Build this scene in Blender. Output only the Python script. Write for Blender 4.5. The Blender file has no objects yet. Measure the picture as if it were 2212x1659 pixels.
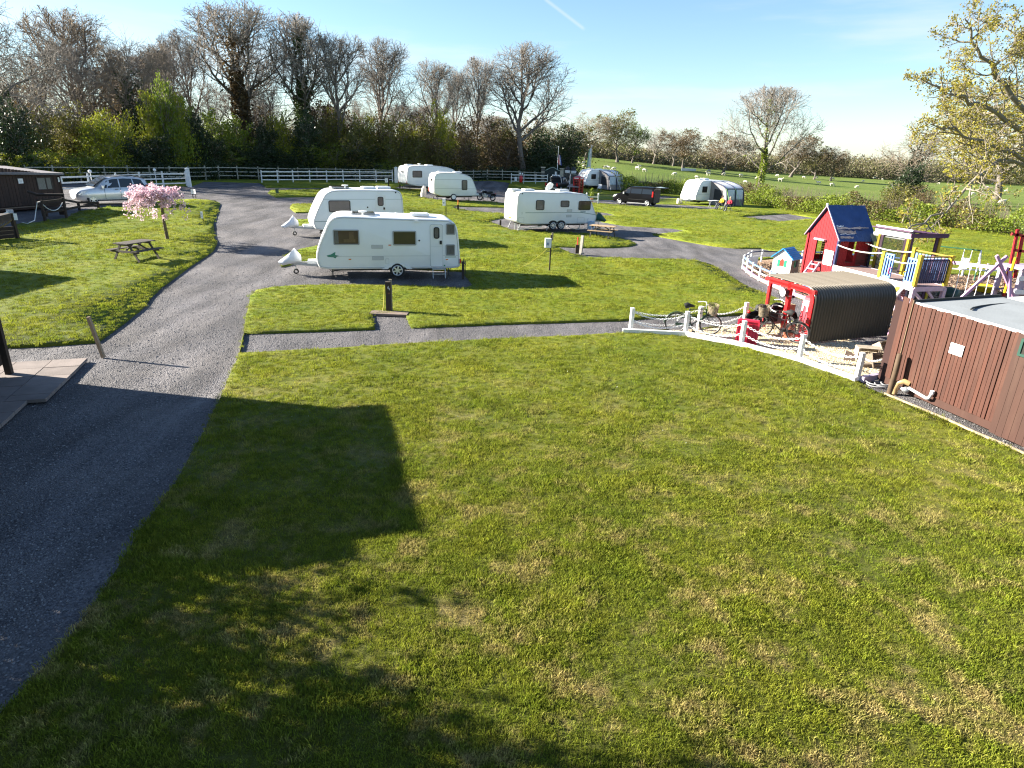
import bpy, bmesh, math, random
import numpy as np
from mathutils import Vector, Matrix, Euler
from mathutils.geometry import delaunay_2d_cdt

random.seed(7); RNG = np.random.default_rng(11)
SC = bpy.context.scene
COL = SC.collection
PI = math.pi

# ------------------------------------------------------------------ camera
FPX = 1375.6                     # focal length in units of a 2212 px wide frame
PITCH = math.atan(504.5 / FPX); ROLL = 0.033; CAMZ = 5.2
_cp, _sp, _cr, _sr = math.cos(PITCH), math.sin(PITCH), math.cos(ROLL), math.sin(ROLL)
FW = np.array((0, _cp, -_sp)); _R0 = np.array((1.0, 0, 0)); _U0 = np.array((0, _sp, _cp))
RT = _cr * _R0 + _sr * _U0; UP = -_sr * _R0 + _cr * _U0
cd = bpy.data.cameras.new('camera'); cam = bpy.data.objects.new('camera', cd); COL.objects.link(cam)
cd.sensor_width = 36.0; cd.lens = FPX / 2212 * 36.0; cd.clip_end = 5000; cd.clip_start = 0.1
cam.matrix_world = Matrix(((RT[0], UP[0], -FW[0], 0), (RT[1], UP[1], -FW[1], 0), (RT[2], UP[2], -FW[2], CAMZ), (0, 0, 0, 1)))
SC.camera = cam

def ray(u, v): return FW + RT * ((u - 1106) / FPX) + UP * ((829.5 - v) / FPX)
# ------------------------------------------------------------------ light
SUN_EL = math.radians(23.0)
SUN_TH = math.radians(10.0)     # sun stands to the left, a little ahead of the camera
sdir = Vector((-math.cos(SUN_EL) * math.cos(SUN_TH), math.cos(SUN_EL) * math.sin(SUN_TH), math.sin(SUN_EL)))
sl = bpy.data.lights.new('sun', 'SUN'); sun = bpy.data.objects.new('sun', sl); COL.objects.link(sun)
sl.energy = 5.0; sl.angle = math.radians(0.53); sl.color = (1.0, 0.93, 0.80)
sun.rotation_euler = sdir.to_track_quat('Z', 'Y').to_euler(); sun.location = (0, 0, 60)
W = bpy.data.worlds.new('World'); SC.world = W; W.use_nodes = True
nt = W.node_tree; nt.nodes.clear()
wo = nt.nodes.new('ShaderNodeOutputWorld'); bg = nt.nodes.new('ShaderNodeBackground')
sky = nt.nodes.new('ShaderNodeTexSky'); sky.sky_type = 'NISHITA'; sky.sun_disc = False
sky.sun_elevation = SUN_EL
sky.sun_rotation = math.atan2(sdir.x, sdir.y)
sky.air_density = 1.0; sky.dust_density = 0.25; sky.ozone_density = 1.6; sky.altitude = 60
bg.inputs[1].default_value = 0.050
# thin high cloud: pale veils low down in the sky, drawn by direction
tc = nt.nodes.new('ShaderNodeTexCoord'); sep = nt.nodes.new('ShaderNodeSeparateXYZ')
nt.links.new(tc.outputs['Generated'], sep.inputs[0])
mp = nt.nodes.new('ShaderNodeMapping'); mp.inputs['Scale'].default_value = (1.2, 1.2, 9.0)
mp.inputs['Rotation'].default_value = (0.05, 0.10, 0.3)
nt.links.new(tc.outputs['Generated'], mp.inputs[0])
nz = nt.nodes.new('ShaderNodeTexNoise'); nz.inputs['Scale'].default_value = 2.2; nz.inputs['Detail'].default_value = 7; nz.inputs['Roughness'].default_value = 0.55
nt.links.new(mp.outputs[0], nz.inputs['Vector'])
cr = nt.nodes.new('ShaderNodeMapRange'); cr.inputs[1].default_value = 0.44; cr.inputs[2].default_value = 0.70; cr.inputs[3].default_value = 0.0; cr.inputs[4].default_value = 1.0
cr.interpolation_type = 'SMOOTHSTEP'
nt.links.new(nz.outputs[0], cr.inputs[0])
el = nt.nodes.new('ShaderNodeMapRange'); el.inputs[1].default_value = 0.02; el.inputs[2].default_value = 0.30; el.inputs[3].default_value = 0.75; el.inputs[4].default_value = 0.14
nt.links.new(sep.outputs[2], el.inputs[0])
mu = nt.nodes.new('ShaderNodeMath'); mu.operation = 'MULTIPLY'
nt.links.new(cr.outputs[0], mu.inputs[0]); nt.links.new(el.outputs[0], mu.inputs[1])
hb = nt.nodes.new('ShaderNodeMapRange'); hb.interpolation_type = 'SMOOTHSTEP'; hb.inputs[1].default_value = 0.0; hb.inputs[2].default_value = 0.09; hb.inputs[3].default_value = 0.3; hb.inputs[4].default_value = 0.0
nt.links.new(sep.outputs[2], hb.inputs[0])
mxm = nt.nodes.new('ShaderNodeMath'); mxm.operation = 'MAXIMUM'; nt.links.new(mu.outputs[0], mxm.inputs[0]); nt.links.new(hb.outputs[0], mxm.inputs[1]); mu = mxm
mxc = nt.nodes.new('ShaderNodeMix'); mxc.data_type = 'RGBA'
nt.links.new(mu.outputs[0], mxc.inputs[0]); tn = nt.nodes.new('ShaderNodeMix'); tn.data_type = 'RGBA'; tn.blend_type = 'MULTIPLY'; tn.inputs[0].default_value = 1; tn.inputs[7].default_value = (0.84, 0.95, 1.06, 1); nt.links.new(sky.outputs[0], tn.inputs[6]); nt.links.new(tn.outputs[2], mxc.inputs[6]); mxc.inputs[7].default_value = (4.4, 4.75, 5.0, 1)
# a short vapour trail high over the end of the wood
_a, _b = Vector(ray(1172, -6)).normalized(), Vector(ray(1266, 66)).normalized(); _n = _a.cross(_b).normalized(); _m = (_a + _b).normalized()
def _dot(v):
    d = nt.nodes.new('ShaderNodeVectorMath'); d.operation = 'DOT_PRODUCT'; nt.links.new(tc.outputs['Generated'], d.inputs[0]); d.inputs[1].default_value = v; return d.outputs['Value']
def _mr(s, a, b, c, d):
    r = nt.nodes.new('ShaderNodeMapRange'); r.interpolation_type = 'SMOOTHSTEP'; nt.links.new(s, r.inputs[0])
    for i, q in enumerate((a, b, c, d)): r.inputs[i + 1].default_value = q
    return r.outputs[0]
ab = nt.nodes.new('ShaderNodeMath'); ab.operation = 'ABSOLUTE'; nt.links.new(_dot(_n), ab.inputs[0])
tr_ = nt.nodes.new('ShaderNodeMath'); tr_.operation = 'MULTIPLY'; nt.links.new(_mr(ab.outputs[0], 0.0, 0.0035, 0.35, 0.0), tr_.inputs[0]); nt.links.new(_mr(_dot(_m), _m.dot(_b), 0.9996, 0.0, 1.0), tr_.inputs[1])
mx2 = nt.nodes.new('ShaderNodeMath'); mx2.operation = 'MAXIMUM'; nt.links.new(mu.outputs[0], mx2.inputs[0]); nt.links.new(tr_.outputs[0], mx2.inputs[1]); nt.links.new(mx2.outputs[0], mxc.inputs[0])
nt.links.new(mxc.outputs[2], bg.inputs[0]); nt.links.new(bg.outputs[0], wo.inputs[0])
VS = SC.view_settings; VS.view_transform = 'Standard'; VS.look = 'None'; VS.gamma = 1; VS.use_curve_mapping = False
VS.exposure = 2.16
SC.cycles.max_bounces = 6; SC.cycles.transparent_max_bounces = 12
SC.cycles.use_denoising = True; SC.cycles.filter_width = 1.2; SC.cycles.use_adaptive_sampling = False; SC.cycles.sample_clamp_indirect = 4.0
try: SC.cycles.denoiser = 'OPENIMAGEDENOISE'; SC.cycles.denoising_prefilter = 'NONE'; SC.cycles.denoising_input_passes = 'RGB_ALBEDO_NORMAL'
except Exception: pass

# ------------------------------------------------------------------ the lie of the land
CP = [(-12,8,0),(-6,3,0),(0,3,0),(7,3,0),(14,6,0),(9,13,0),(0,12,0),(0,20,0),(8,20,0),(-11,14,0),(-5,27,0),(3,30,0),(14,25,0),(22,30,0),
      (2.5,47,-.05),(-16,27,.3),(-24,24,.4),(-11,36,.42),(-20,36,.7),(-28,42,1.02),(-40,36,1.2),(-31,62,1.1),(-26,78,.95),(-8,64,.45),(-13,74,.8),(2,94,1.0),
      (11,92,.5),(13,73,.15),(20,69,.2),(8,86,.15),(30,60,.1),(40,45,0),(40,110,-.2),(30,189,3.4),(46,190,2.0),(100,225,-1),(70,150,-.6),(120,120,-1.5),
      (-60,100,2),(-60,40,1.6),(-40,15,.8),(20,130,1.2),(60,-30,0),(-60,-30,0),(0,-40,0),(0,400,4),(200,420,-1),(-200,300,5),(300,100,-2),(-300,50,4),
      (0,1000,6),(500,900,-2),(600,200,-3),(-500,800,6),(300,-100,0),(-300,-100,1)]
_c = np.array(CP, float)
def _phi(r2): return np.where(r2 > 1e-9, 0.5 * r2 * np.log(np.maximum(r2, 1e-9)), 0.0)
def _fit():
    n = len(_c); d2 = ((_c[:, None, :2] - _c[None, :, :2]) ** 2).sum(-1)
    A = np.zeros((n + 3, n + 3)); A[:n, :n] = _phi(d2) + np.eye(n) * 6.0
    P_ = np.c_[np.ones(n), _c[:, :2]]; A[:n, n:] = P_; A[n:, :n] = P_.T
    return np.linalg.solve(A, np.r_[_c[:, 2], 0, 0, 0])
_w = _fit()
def Hn(x, y):
    x = np.asarray(x, float); y = np.asarray(y, float); out = np.zeros(x.shape)
    xs, ys = x.ravel(), y.ravel(); o = np.zeros(xs.size)
    for i in range(0, xs.size, 20000):
        a, b = xs[i:i+20000], ys[i:i+20000]
        d2 = (a[:, None] - _c[None, :, 0]) ** 2 + (b[:, None] - _c[None, :, 1]) ** 2
        o[i:i+20000] = _phi(d2) @ _w[:-3] + _w[-3] + _w[-2] * a + _w[-1] * b
    return o.reshape(x.shape)
def H(x, y): return float(Hn(np.array([x]), np.array([y]))[0])
def PZ(u, v, z):
    k = ray(u, v); s = (z - CAMZ) / k[2]; return Vector((k[0] * s, k[1] * s, z))
def P(u, v, dz=0.0):
    """point of the ground (raised by dz) seen along a direction of view"""
    k = ray(u, v); sv = np.geomspace(2.0, 420.0, 700); zz_ = CAMZ + k[2] * sv - dz; hh_ = Hn(k[0] * sv, k[1] * sv); i = int(np.argmax(zz_ < hh_))
    if zz_[i] >= hh_[i]: i = len(sv) - 1
    if i > 0:
        f0, f1 = zz_[i - 1] - hh_[i - 1], zz_[i] - hh_[i]; s = sv[i - 1] + (sv[i] - sv[i - 1]) * (f0 / (f0 - f1) if f0 != f1 else 0)
    else: s = sv[0]
    return Vector((k[0] * s, k[1] * s, H(k[0] * s, k[1] * s) + dz))
def PY(u, v, y):
    k = ray(u, v); s = y / k[1]; return Vector((k[0] * s, y, CAMZ + k[2] * s))
def px_per_m(p): return FPX / float(np.dot(FW, np.array(p) - np.array((0, 0, CAMZ))))

# ------------------------------------------------------------------ materials
MATS = {}
def mat(name, col, rough=0.6, metal=0.0, var=0.12, scale=6.0, bump=0.0, bscale=40.0, coat=0.0, spec=0.4, dirt=None, dirt_amt=0.0, stretch=None, trans=None):
    if name in MATS: return MATS[name]
    m = bpy.data.materials.new(name); m.use_nodes = True; n = m.node_tree.nodes; l = m.node_tree.links
    b = n['Principled BSDF']; b.inputs['Roughness'].default_value = rough; b.inputs['Metallic'].default_value = metal
    b.inputs['Specular IOR Level'].default_value = spec; b.inputs['Coat Weight'].default_value = coat
    c = tuple(col) + (1,)
    t = n.new('ShaderNodeTexCoord'); vec = t.outputs['Object']
    if stretch:
        mp = n.new('ShaderNodeMapping'); mp.inputs['Scale'].default_value = stretch; l.new(vec, mp.inputs[0]); vec = mp.outputs[0]
    if var > 0:
        z = n.new('ShaderNodeTexNoise'); z.inputs['Scale'].default_value = scale; z.inputs['Detail'].default_value = 5; l.new(vec, z.inputs['Vector'])
        oi = n.new('ShaderNodeObjectInfo')
        ad = n.new('ShaderNodeMath'); ad.operation = 'MULTIPLY_ADD'; ad.inputs[1].default_value = 0.35; l.new(oi.outputs['Random'], ad.inputs[0]); l.new(z.outputs[0], ad.inputs[2])
        mr = n.new('ShaderNodeMapRange'); mr.inputs[1].default_value = 0.35; mr.inputs[2].default_value = 1.0; mr.inputs[3].default_value = 1 - var; mr.inputs[4].default_value = 1 + var
        l.new(ad.outputs[0], mr.inputs[0])
        mx = n.new('ShaderNodeMix'); mx.data_type = 'RGBA'; mx.blend_type = 'MULTIPLY'; mx.inputs[0].default_value = 1; mx.inputs[6].default_value = c
        l.new(mr.outputs[0], mx.inputs[7]); out = mx.outputs[2]
        if dirt:
            z2 = n.new('ShaderNodeTexNoise'); z2.inputs['Scale'].default_value = scale * 0.6; z2.inputs['Detail'].default_value = 8; z2.inputs['Roughness'].default_value = 0.7; l.new(vec, z2.inputs['Vector'])
            r2 = n.new('ShaderNodeMapRange'); r2.inputs[1].default_value = 0.5; r2.inputs[2].default_value = 0.75; r2.inputs[4].default_value = dirt_amt; l.new(z2.outputs[0], r2.inputs[0])
            m2 = n.new('ShaderNodeMix'); m2.data_type = 'RGBA'; l.new(r2.outputs[0], m2.inputs[0]); l.new(out, m2.inputs[6]); m2.inputs[7].default_value = tuple(dirt) + (1,); out = m2.outputs[2]
        l.new(out, b.inputs['Base Color'])
    else: b.inputs['Base Color'].default_value = c
    if bump > 0:
        zb = n.new('ShaderNodeTexNoise'); zb.inputs['Scale'].default_value = bscale; zb.inputs['Detail'].default_value = 4; l.new(vec, zb.inputs['Vector'])
        bp = n.new('ShaderNodeBump'); bp.inputs['Strength'].default_value = bump; bp.inputs['Distance'].default_value = 0.02; l.new(zb.outputs[0], bp.inputs['Height']); l.new(bp.outputs[0], b.inputs['Normal'])
    MATS[name] = m; return m
def leafmat(name, c1, c2, transl=0.35, rough=0.55, scale=1.2):
    if name in MATS: return MATS[name]
    m = bpy.data.materials.new(name); m.use_nodes = True; n = m.node_tree.nodes; l = m.node_tree.links
    b = n['Principled BSDF']; b.inputs['Roughness'].default_value = rough; b.inputs['Specular IOR Level'].default_value = 0.3
    t = n.new('ShaderNodeTexCoord'); z = n.new('ShaderNodeTexNoise'); z.inputs['Scale'].default_value = scale; z.inputs['Detail'].default_value = 6; z.inputs['Roughness'].default_value = 0.7
    l.new(t.outputs['Object'], z.inputs['Vector'])
    oi = n.new('ShaderNodeObjectInfo'); ad = n.new('ShaderNodeMath'); ad.operation = 'MULTIPLY_ADD'; ad.inputs[1].default_value = 0.3; l.new(oi.outputs['Random'], ad.inputs[0]); l.new(z.outputs[0], ad.inputs[2])
    r = n.new('ShaderNodeMapRange'); r.inputs[1].default_value = 0.42; r.inputs[2].default_value = 0.88; l.new(ad.outputs[0], r.inputs[0])
    mx = n.new('ShaderNodeMix'); mx.data_type = 'RGBA'; mx.inputs[6].default_value = c1 + (1,); mx.inputs[7].default_value = c2 + (1,); l.new(r.outputs[0], mx.inputs[0])
    l.new(mx.outputs[2], b.inputs['Base Color'])
    tr = n.new('ShaderNodeBsdfTranslucent'); l.new(mx.outputs[2], tr.inputs[0])
    ms = n.new('ShaderNodeMixShader'); ms.inputs[0].default_value = transl; l.new(b.outputs[0], ms.inputs[1]); l.new(tr.outputs[0], ms.inputs[2])
    l.new(ms.outputs[0], n['Material Output'].inputs[0])
    MATS[name] = m; return m
def glassmat(name, tint=(0.02, 0.025, 0.03), alpha=0.0):
    """tinted acrylic: a sharp sky reflection over a dark or see-through body"""
    if name in MATS: return MATS[name]
    m = bpy.data.materials.new(name); m.use_nodes = True; n = m.node_tree.nodes; l = m.node_tree.links
    b = n['Principled BSDF']; b.inputs['Base Color'].default_value = tint + (1,); b.inputs['Roughness'].default_value = 0.06; b.inputs['Specular IOR Level'].default_value = 0.6
    if alpha > 0:
        tr = n.new('ShaderNodeBsdfTransparent'); tr.inputs[0].default_value = (0.8, 0.8, 0.8, 1)
        ms = n.new('ShaderNodeMixShader'); ms.inputs[0].default_value = alpha; l.new(b.outputs[0], ms.inputs[1]); l.new(tr.outputs[0], ms.inputs[2]); l.new(ms.outputs[0], n['Material Output'].inputs[0])
    MATS[name] = m; return m

# ------------------------------------------------------------------ mesh builder
class MB:
    def __init__(s): s.v = []; s.f = []
    def add(s, vs, fs):
        o = len(s.v); s.v += [tuple(v) for v in vs]; s.f += [tuple(i + o for i in f) for f in fs]; return s
    def box(s, c, d, rz=0.0, M=None):
        x, y, z = d[0] / 2, d[1] / 2, d[2] / 2
        vs = [Vector((a, b, e)) for a in (-x, x) for b in (-y, y) for e in (-z, z)]
        if M is not None: vs = [M @ v for v in vs]
        elif rz: vs = [Matrix.Rotation(rz, 3, 'Z') @ v for v in vs]
        return s.add([v + Vector(c) for v in vs], [(0, 1, 3, 2), (4, 6, 7, 5), (0, 4, 5, 1), (2, 3, 7, 6), (0, 2, 6, 4), (1, 5, 7, 3)])
    def bar(s, p, q, w, t, up=(0, 0, 1)):
        """square bar from p to q, w across, t along 'up'"""
        p, q = Vector(p), Vector(q); d = (q - p).normalized(); u = Vector(up)
        if abs(d.dot(u)) > 0.98: u = Vector((0, 1, 0)) if abs(d.y) < 0.9 else Vector((1, 0, 0))
        a = d.cross(u).normalized(); u = a.cross(d).normalized(); a *= w / 2; u *= t / 2
        vs = [p - a - u, p + a - u, p + a + u, p - a + u, q - a - u, q + a - u, q + a + u, q - a + u]
        return s.add(vs, [(0, 1, 2, 3), (7, 6, 5, 4), (0, 4, 5, 1), (1, 5, 6, 2), (2, 6, 7, 3), (3, 7, 4, 0)])
    def tube(s, pts, r, n=8, cap=True, closed=False):
        pts = [Vector(p) for p in pts]; k = len(pts); rs = r if isinstance(r, (list, tuple)) else [r] * k
        vs = []; prev = None
        for i, p in enumerate(pts):
            if closed: d = pts[(i + 1) % k] - pts[i - 1]
            else: d = pts[min(i + 1, k - 1)] - pts[max(i - 1, 0)]
            d = d.normalized() if d.length > 1e-9 else Vector((0, 0, 1))
            if prev is None: a = d.orthogonal().normalized()
            else:
                a = prev - d * prev.dot(d); a = a.normalized() if a.length > 1e-6 else d.orthogonal().normalized()
            prev = a; b = d.cross(a)
            for j in range(n):
                t = 2 * PI * j / n; vs.append(p + (a * math.cos(t) + b * math.sin(t)) * rs[i])
        fs = []
        for i in range(k if closed else k - 1):
            for j in range(n):
                i2 = (i + 1) % k; fs.append((i * n + j, i * n + (j + 1) % n, i2 * n + (j + 1) % n, i2 * n + j))
        if cap and not closed: fs += [tuple(range(n - 1, -1, -1)), tuple((k - 1) * n + j for j in range(n))]
        return s.add(vs, fs)
    def cyl(s, p, q, r, n=12, r2=None): return s.tube([p, q], [r, r if r2 is None else r2], n)
    def prism(s, poly, y0, y1):
        """polygon in x,z extruded along y"""
        k = len(poly); vs = [(x, y0, z) for x, z in poly] + [(x, y1, z) for x, z in poly]
        return s.add(vs, [tuple(range(k)), tuple(range(2 * k - 1, k - 1, -1))] + [(i, i + k, (i + 1) % k + k, (i + 1) % k) for i in range(k)])
    def prismz(s, poly, z0, z1):
        k = len(poly); vs = [(x, y, z0) for x, y in poly] + [(x, y, z1) for x, y in poly]
        return s.add(vs, [tuple(range(k - 1, -1, -1)), tuple(range(k, 2 * k))] + [(i, (i + 1) % k, (i + 1) % k + k, i + k) for i in range(k)])
    def ball(s, c, r, nu=10, nv=6):
        r = r if isinstance(r, (tuple, list)) else (r, r, r); vs = [(c[0], c[1], c[2] - r[2])]
        for i in range(1, nv):
            t = -PI / 2 + PI * i / nv
            for j in range(nu):
                a = 2 * PI * j / nu; vs.append((c[0] + r[0] * math.cos(t) * math.cos(a), c[1] + r[1] * math.cos(t) * math.sin(a), c[2] + r[2] * math.sin(t)))
        vs.append((c[0], c[1], c[2] + r[2])); fs = [(0, 1 + (j + 1) % nu, 1 + j) for j in range(nu)]
        for i in range(nv - 2):
            for j in range(nu): a = 1 + i * nu; fs.append((a + j, a + (j + 1) % nu, a + nu + (j + 1) % nu, a + nu + j))
        t = len(vs) - 1; a = 1 + (nv - 2) * nu; fs += [(a + j, a + (j + 1) % nu, t) for j in range(nu)]
        return s.add(vs, fs)
    def ring(s, c, R, r, ax='y', nu=24, nv=6):
        pts = []
        for i in range(nu):
            t = 2 * PI * i / nu; a, b = R * math.cos(t), R * math.sin(t)
            pts.append({'y': (c[0] + a, c[1], c[2] + b), 'x': (c[0], c[1] + a, c[2] + b), 'z': (c[0] + a, c[1] + b, c[2])}[ax])
        return s.tube(pts, r, nv, closed=True)
    def frame(s, x0, x1, z0, z1, w, y0, y1, rad=0.0, n=4):
        """rounded rectangular ring in the x,z plane, from y0 to y1"""
        o = rrect(x0, x1, z0, z1, rad, n); i = rrect(x0 + w, x1 - w, z0 + w, z1 - w, max(rad - w, rad * 0.4), n); k = len(o)
        vs = [(x, y, z) for y in (y0, y1) for x, z in o] + [(x, y, z) for y in (y0, y1) for x, z in i]; fs = []
        for j in range(k):
            q = (j + 1) % k; fs += [(j, q, 2 * k + q, 2 * k + j), (k + q, k + j, 3 * k + j, 3 * k + q), (q, j, k + j, k + q), (2 * k + j, 2 * k + q, 3 * k + q, 3 * k + j)]
        return s.add(vs, fs)
    def plate(s, poly, y): return s.add([(x, y, z) for x, z in poly], [tuple(range(len(poly)))])
    def grid(s, P_):
        r = len(P_); c = len(P_[0]); vs = [p for row in P_ for p in row]
        return s.add(vs, [(i * c + j, i * c + j + 1, (i + 1) * c + j + 1, (i + 1) * c + j) for i in range(r - 1) for j in range(c - 1)])
    def mesh(s, name, m, smooth=None):
        me = bpy.data.meshes.new(name); me.from_pydata(s.v, [], s.f); me.validate()
        bm = bmesh.new(); bm.from_mesh(me); bmesh.ops.recalc_face_normals(bm, faces=bm.faces); bm.to_mesh(me); bm.free()
        if m: me.materials.append(m)
        if smooth is not None:
            me.polygons.foreach_set('use_smooth', [True] * len(me.polygons)); me.set_sharp_from_angle(angle=math.radians(smooth))
        return me
    def build(s, name, m, parent=None, smooth=None, loc=None, rz=0.0):
        o = bpy.data.objects.new(name, s.mesh(name, m, smooth)); COL.objects.link(o)
        if parent: o.parent = parent
        if loc is not None: o.location = loc
        if rz: o.rotation_euler[2] = rz
        return o
def rrect(x0, x1, z0, z1, rad, n=4):
    if rad <= 0: return [(x0, z0), (x1, z0), (x1, z1), (x0, z1)]
    o = []
    for cx, cz, a in ((x1 - rad, z0 + rad, -90), (x1 - rad, z1 - rad, 0), (x0 + rad, z1 - rad, 90), (x0 + rad, z0 + rad, 180)):
        for i in range(n + 1): t = math.radians(a + 90 * i / n); o.append((cx + rad * math.cos(t), cz + rad * math.sin(t)))
    return o
def tag(o, label=None, cat=None, group=None, kind=None):
    if label: o['label'] = label
    if cat: o['category'] = cat
    if group: o['group'] = group
    if kind: o['kind'] = kind
    return o
def thing(name, label, cat, loc=(0, 0, 0), rz=0.0, group=None):
    o = bpy.data.objects.new(name, None); COL.objects.link(o); o.location = loc; o.rotation_euler = (0, 0, rz); o.empty_display_size = 0.2
    return tag(o, label, cat, group)
def meshobj(name, me, parent=None, loc=(0, 0, 0), rot=(0, 0, 0), scale=(1, 1, 1)):
    o = bpy.data.objects.new(name, me); COL.objects.link(o); o.parent = parent; o.location = loc; o.rotation_euler = rot; o.scale = scale; return o
def dup(root, loc, rz=None, label=None, group=None, scale=None):
    r = root.copy(); COL.objects.link(r); r.location = loc
    if rz is not None: r.rotation_euler[2] = rz
    if label: r['label'] = label
    if group: r['group'] = group
    if scale is not None: r.scale = scale if isinstance(scale, tuple) else (scale,) * 3
    for ch in list(root.children):
        c = ch.copy(); COL.objects.link(c); c.parent = r
        for g in list(ch.children):
            d = g.copy(); COL.objects.link(d); d.parent = c
    return r
def npmesh(name, v, f, m, smooth=False, nside=None):
    """fast mesh from numpy arrays; f is (n,3) or (n,4)"""
    me = bpy.data.meshes.new(name); v = np.asarray(v, np.float32); f = np.asarray(f, np.int32); k = f.shape[1]
    me.vertices.add(len(v)); me.vertices.foreach_set('co', v.ravel())
    me.loops.add(f.size); me.loops.foreach_set('vertex_index', f.ravel())
    me.polygons.add(len(f)); me.polygons.foreach_set('loop_start', np.arange(0, f.size, k, dtype=np.int32))
    if smooth: me.polygons.foreach_set('use_smooth', np.ones(len(f), bool))
    me.update(calc_edges=True); me.validate()
    if m: me.materials.append(m)
    return me
def ang(a, b): return math.atan2(b.y - a.y, b.x - a.x)
# ================================================================== ground
def grass_nodes(n, l, dry=1.0):
    """turf colour by place: fresh green, yellow-green and straw, finer tufts inside larger patches"""
    g = n.new('ShaderNodeNewGeometry'); pos = g.outputs['Position']
    def noise(sc, det, rough=0.6):
        z = n.new('ShaderNodeTexNoise'); z.inputs['Scale'].default_value = sc; z.inputs['Detail'].default_value = det; z.inputs['Roughness'].default_value = rough; l.new(pos, z.inputs['Vector']); return z.outputs[0]
    def rng(s, a, b, c=0.0, d=1.0):
        r = n.new('ShaderNodeMapRange'); r.inputs[1].default_value = a; r.inputs[2].default_value = b; r.inputs[3].default_value = c; r.inputs[4].default_value = d; l.new(s, r.inputs[0]); return r.outputs[0]
    def mix(f, a, b, bt='MIX'):
        m = n.new('ShaderNodeMix'); m.data_type = 'RGBA'; m.blend_type = bt
        if isinstance(f, float): m.inputs[0].default_value = f
        else: l.new(f, m.inputs[0])
        for s, i in ((a, 6), (b, 7)):
            if isinstance(s, tuple): m.inputs[i].default_value = s + (1,)
            else: l.new(s, m.inputs[i])
        return m.outputs[2]
    c = mix(rng(noise(0.45, 6), 0.36, 0.66), (0.155, 0.205, 0.012), (0.28, 0.29, 0.024))
    c = mix(rng(noise(4.5, 4), 0.42, 0.68, 0, 0.6), c, (0.090, 0.155, 0.010))
    sp = n.new('ShaderNodeSeparateXYZ'); l.new(pos, sp.inputs[0])
    a = rng(noise(1.1, 9, 0.72), 0.50, 0.62, 0, 0.95 * dry)
    b = rng(sp.outputs[1], 4.0, 16.0, 1.0, 0.12)
    m = n.new('ShaderNodeMath'); m.operation = 'MULTIPLY'; l.new(a, m.inputs[0]); l.new(b, m.inputs[1])
    c = mix(m.outputs[0], c, (0.52, 0.39, 0.18))
    return c, noise, rng, mix, pos
def sp_y(n, l, pos):
    s = n.new('ShaderNodeSeparateXYZ'); l.new(pos, s.inputs[0]); return s.outputs[1]
def turfmat(name, blade=False, dry=1.0):
    m = bpy.data.materials.new(name); m.use_nodes = True; n = m.node_tree.nodes; l = m.node_tree.links; b = n['Principled BSDF']
    c, noise, rng, mix, pos = grass_nodes(n, l, dry)
    b.inputs['Roughness'].default_value = 0.75; b.inputs['Specular IOR Level'].default_value = 0.15
    if blade:
        oi = n.new('ShaderNodeObjectInfo'); c = mix(rng(oi.outputs['Random'], 0, 1, 0.0, 0.5), c, (0.28, 0.28, 0.05))
        ff = n.new('ShaderNodeMath'); ff.operation = 'MULTIPLY'; ff.inputs[1].default_value = 17.3; l.new(oi.outputs['Random'], ff.inputs[0]); fr = n.new('ShaderNodeMath'); fr.operation = 'FRACT'; l.new(ff.outputs[0], fr.inputs[0]); c = mix(1.0, c, rng(fr.outputs[0], 0, 1, 0.55, 1.4), 'MULTIPLY')
        l.new(c, b.inputs['Base Color']); tr = n.new('ShaderNodeBsdfTranslucent'); l.new(c, tr.inputs[0]); ms = n.new('ShaderNodeMixShader'); ms.inputs[0].default_value = 0.4
        l.new(b.outputs[0], ms.inputs[1]); l.new(tr.outputs[0], ms.inputs[2]); l.new(ms.outputs[0], n['Material Output'].inputs[0])
    else:
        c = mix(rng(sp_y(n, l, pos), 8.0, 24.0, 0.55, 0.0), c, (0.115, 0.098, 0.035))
        c = mix(rng(noise(75, 5, 0.8), 0.38, 0.62, 0, 1), c, mix(1.0, c, (0.42, 0.45, 0.38), 'MULTIPLY'))
        l.new(c, b.inputs['Base Color'])
        bp = n.new('ShaderNodeBump'); bp.inputs['Strength'].default_value = 1.0; bp.inputs['Distance'].default_value = 0.04; l.new(noise(40, 6, 0.8), bp.inputs['Height']); l.new(bp.outputs[0], b.inputs['Normal'])
    return m
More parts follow.
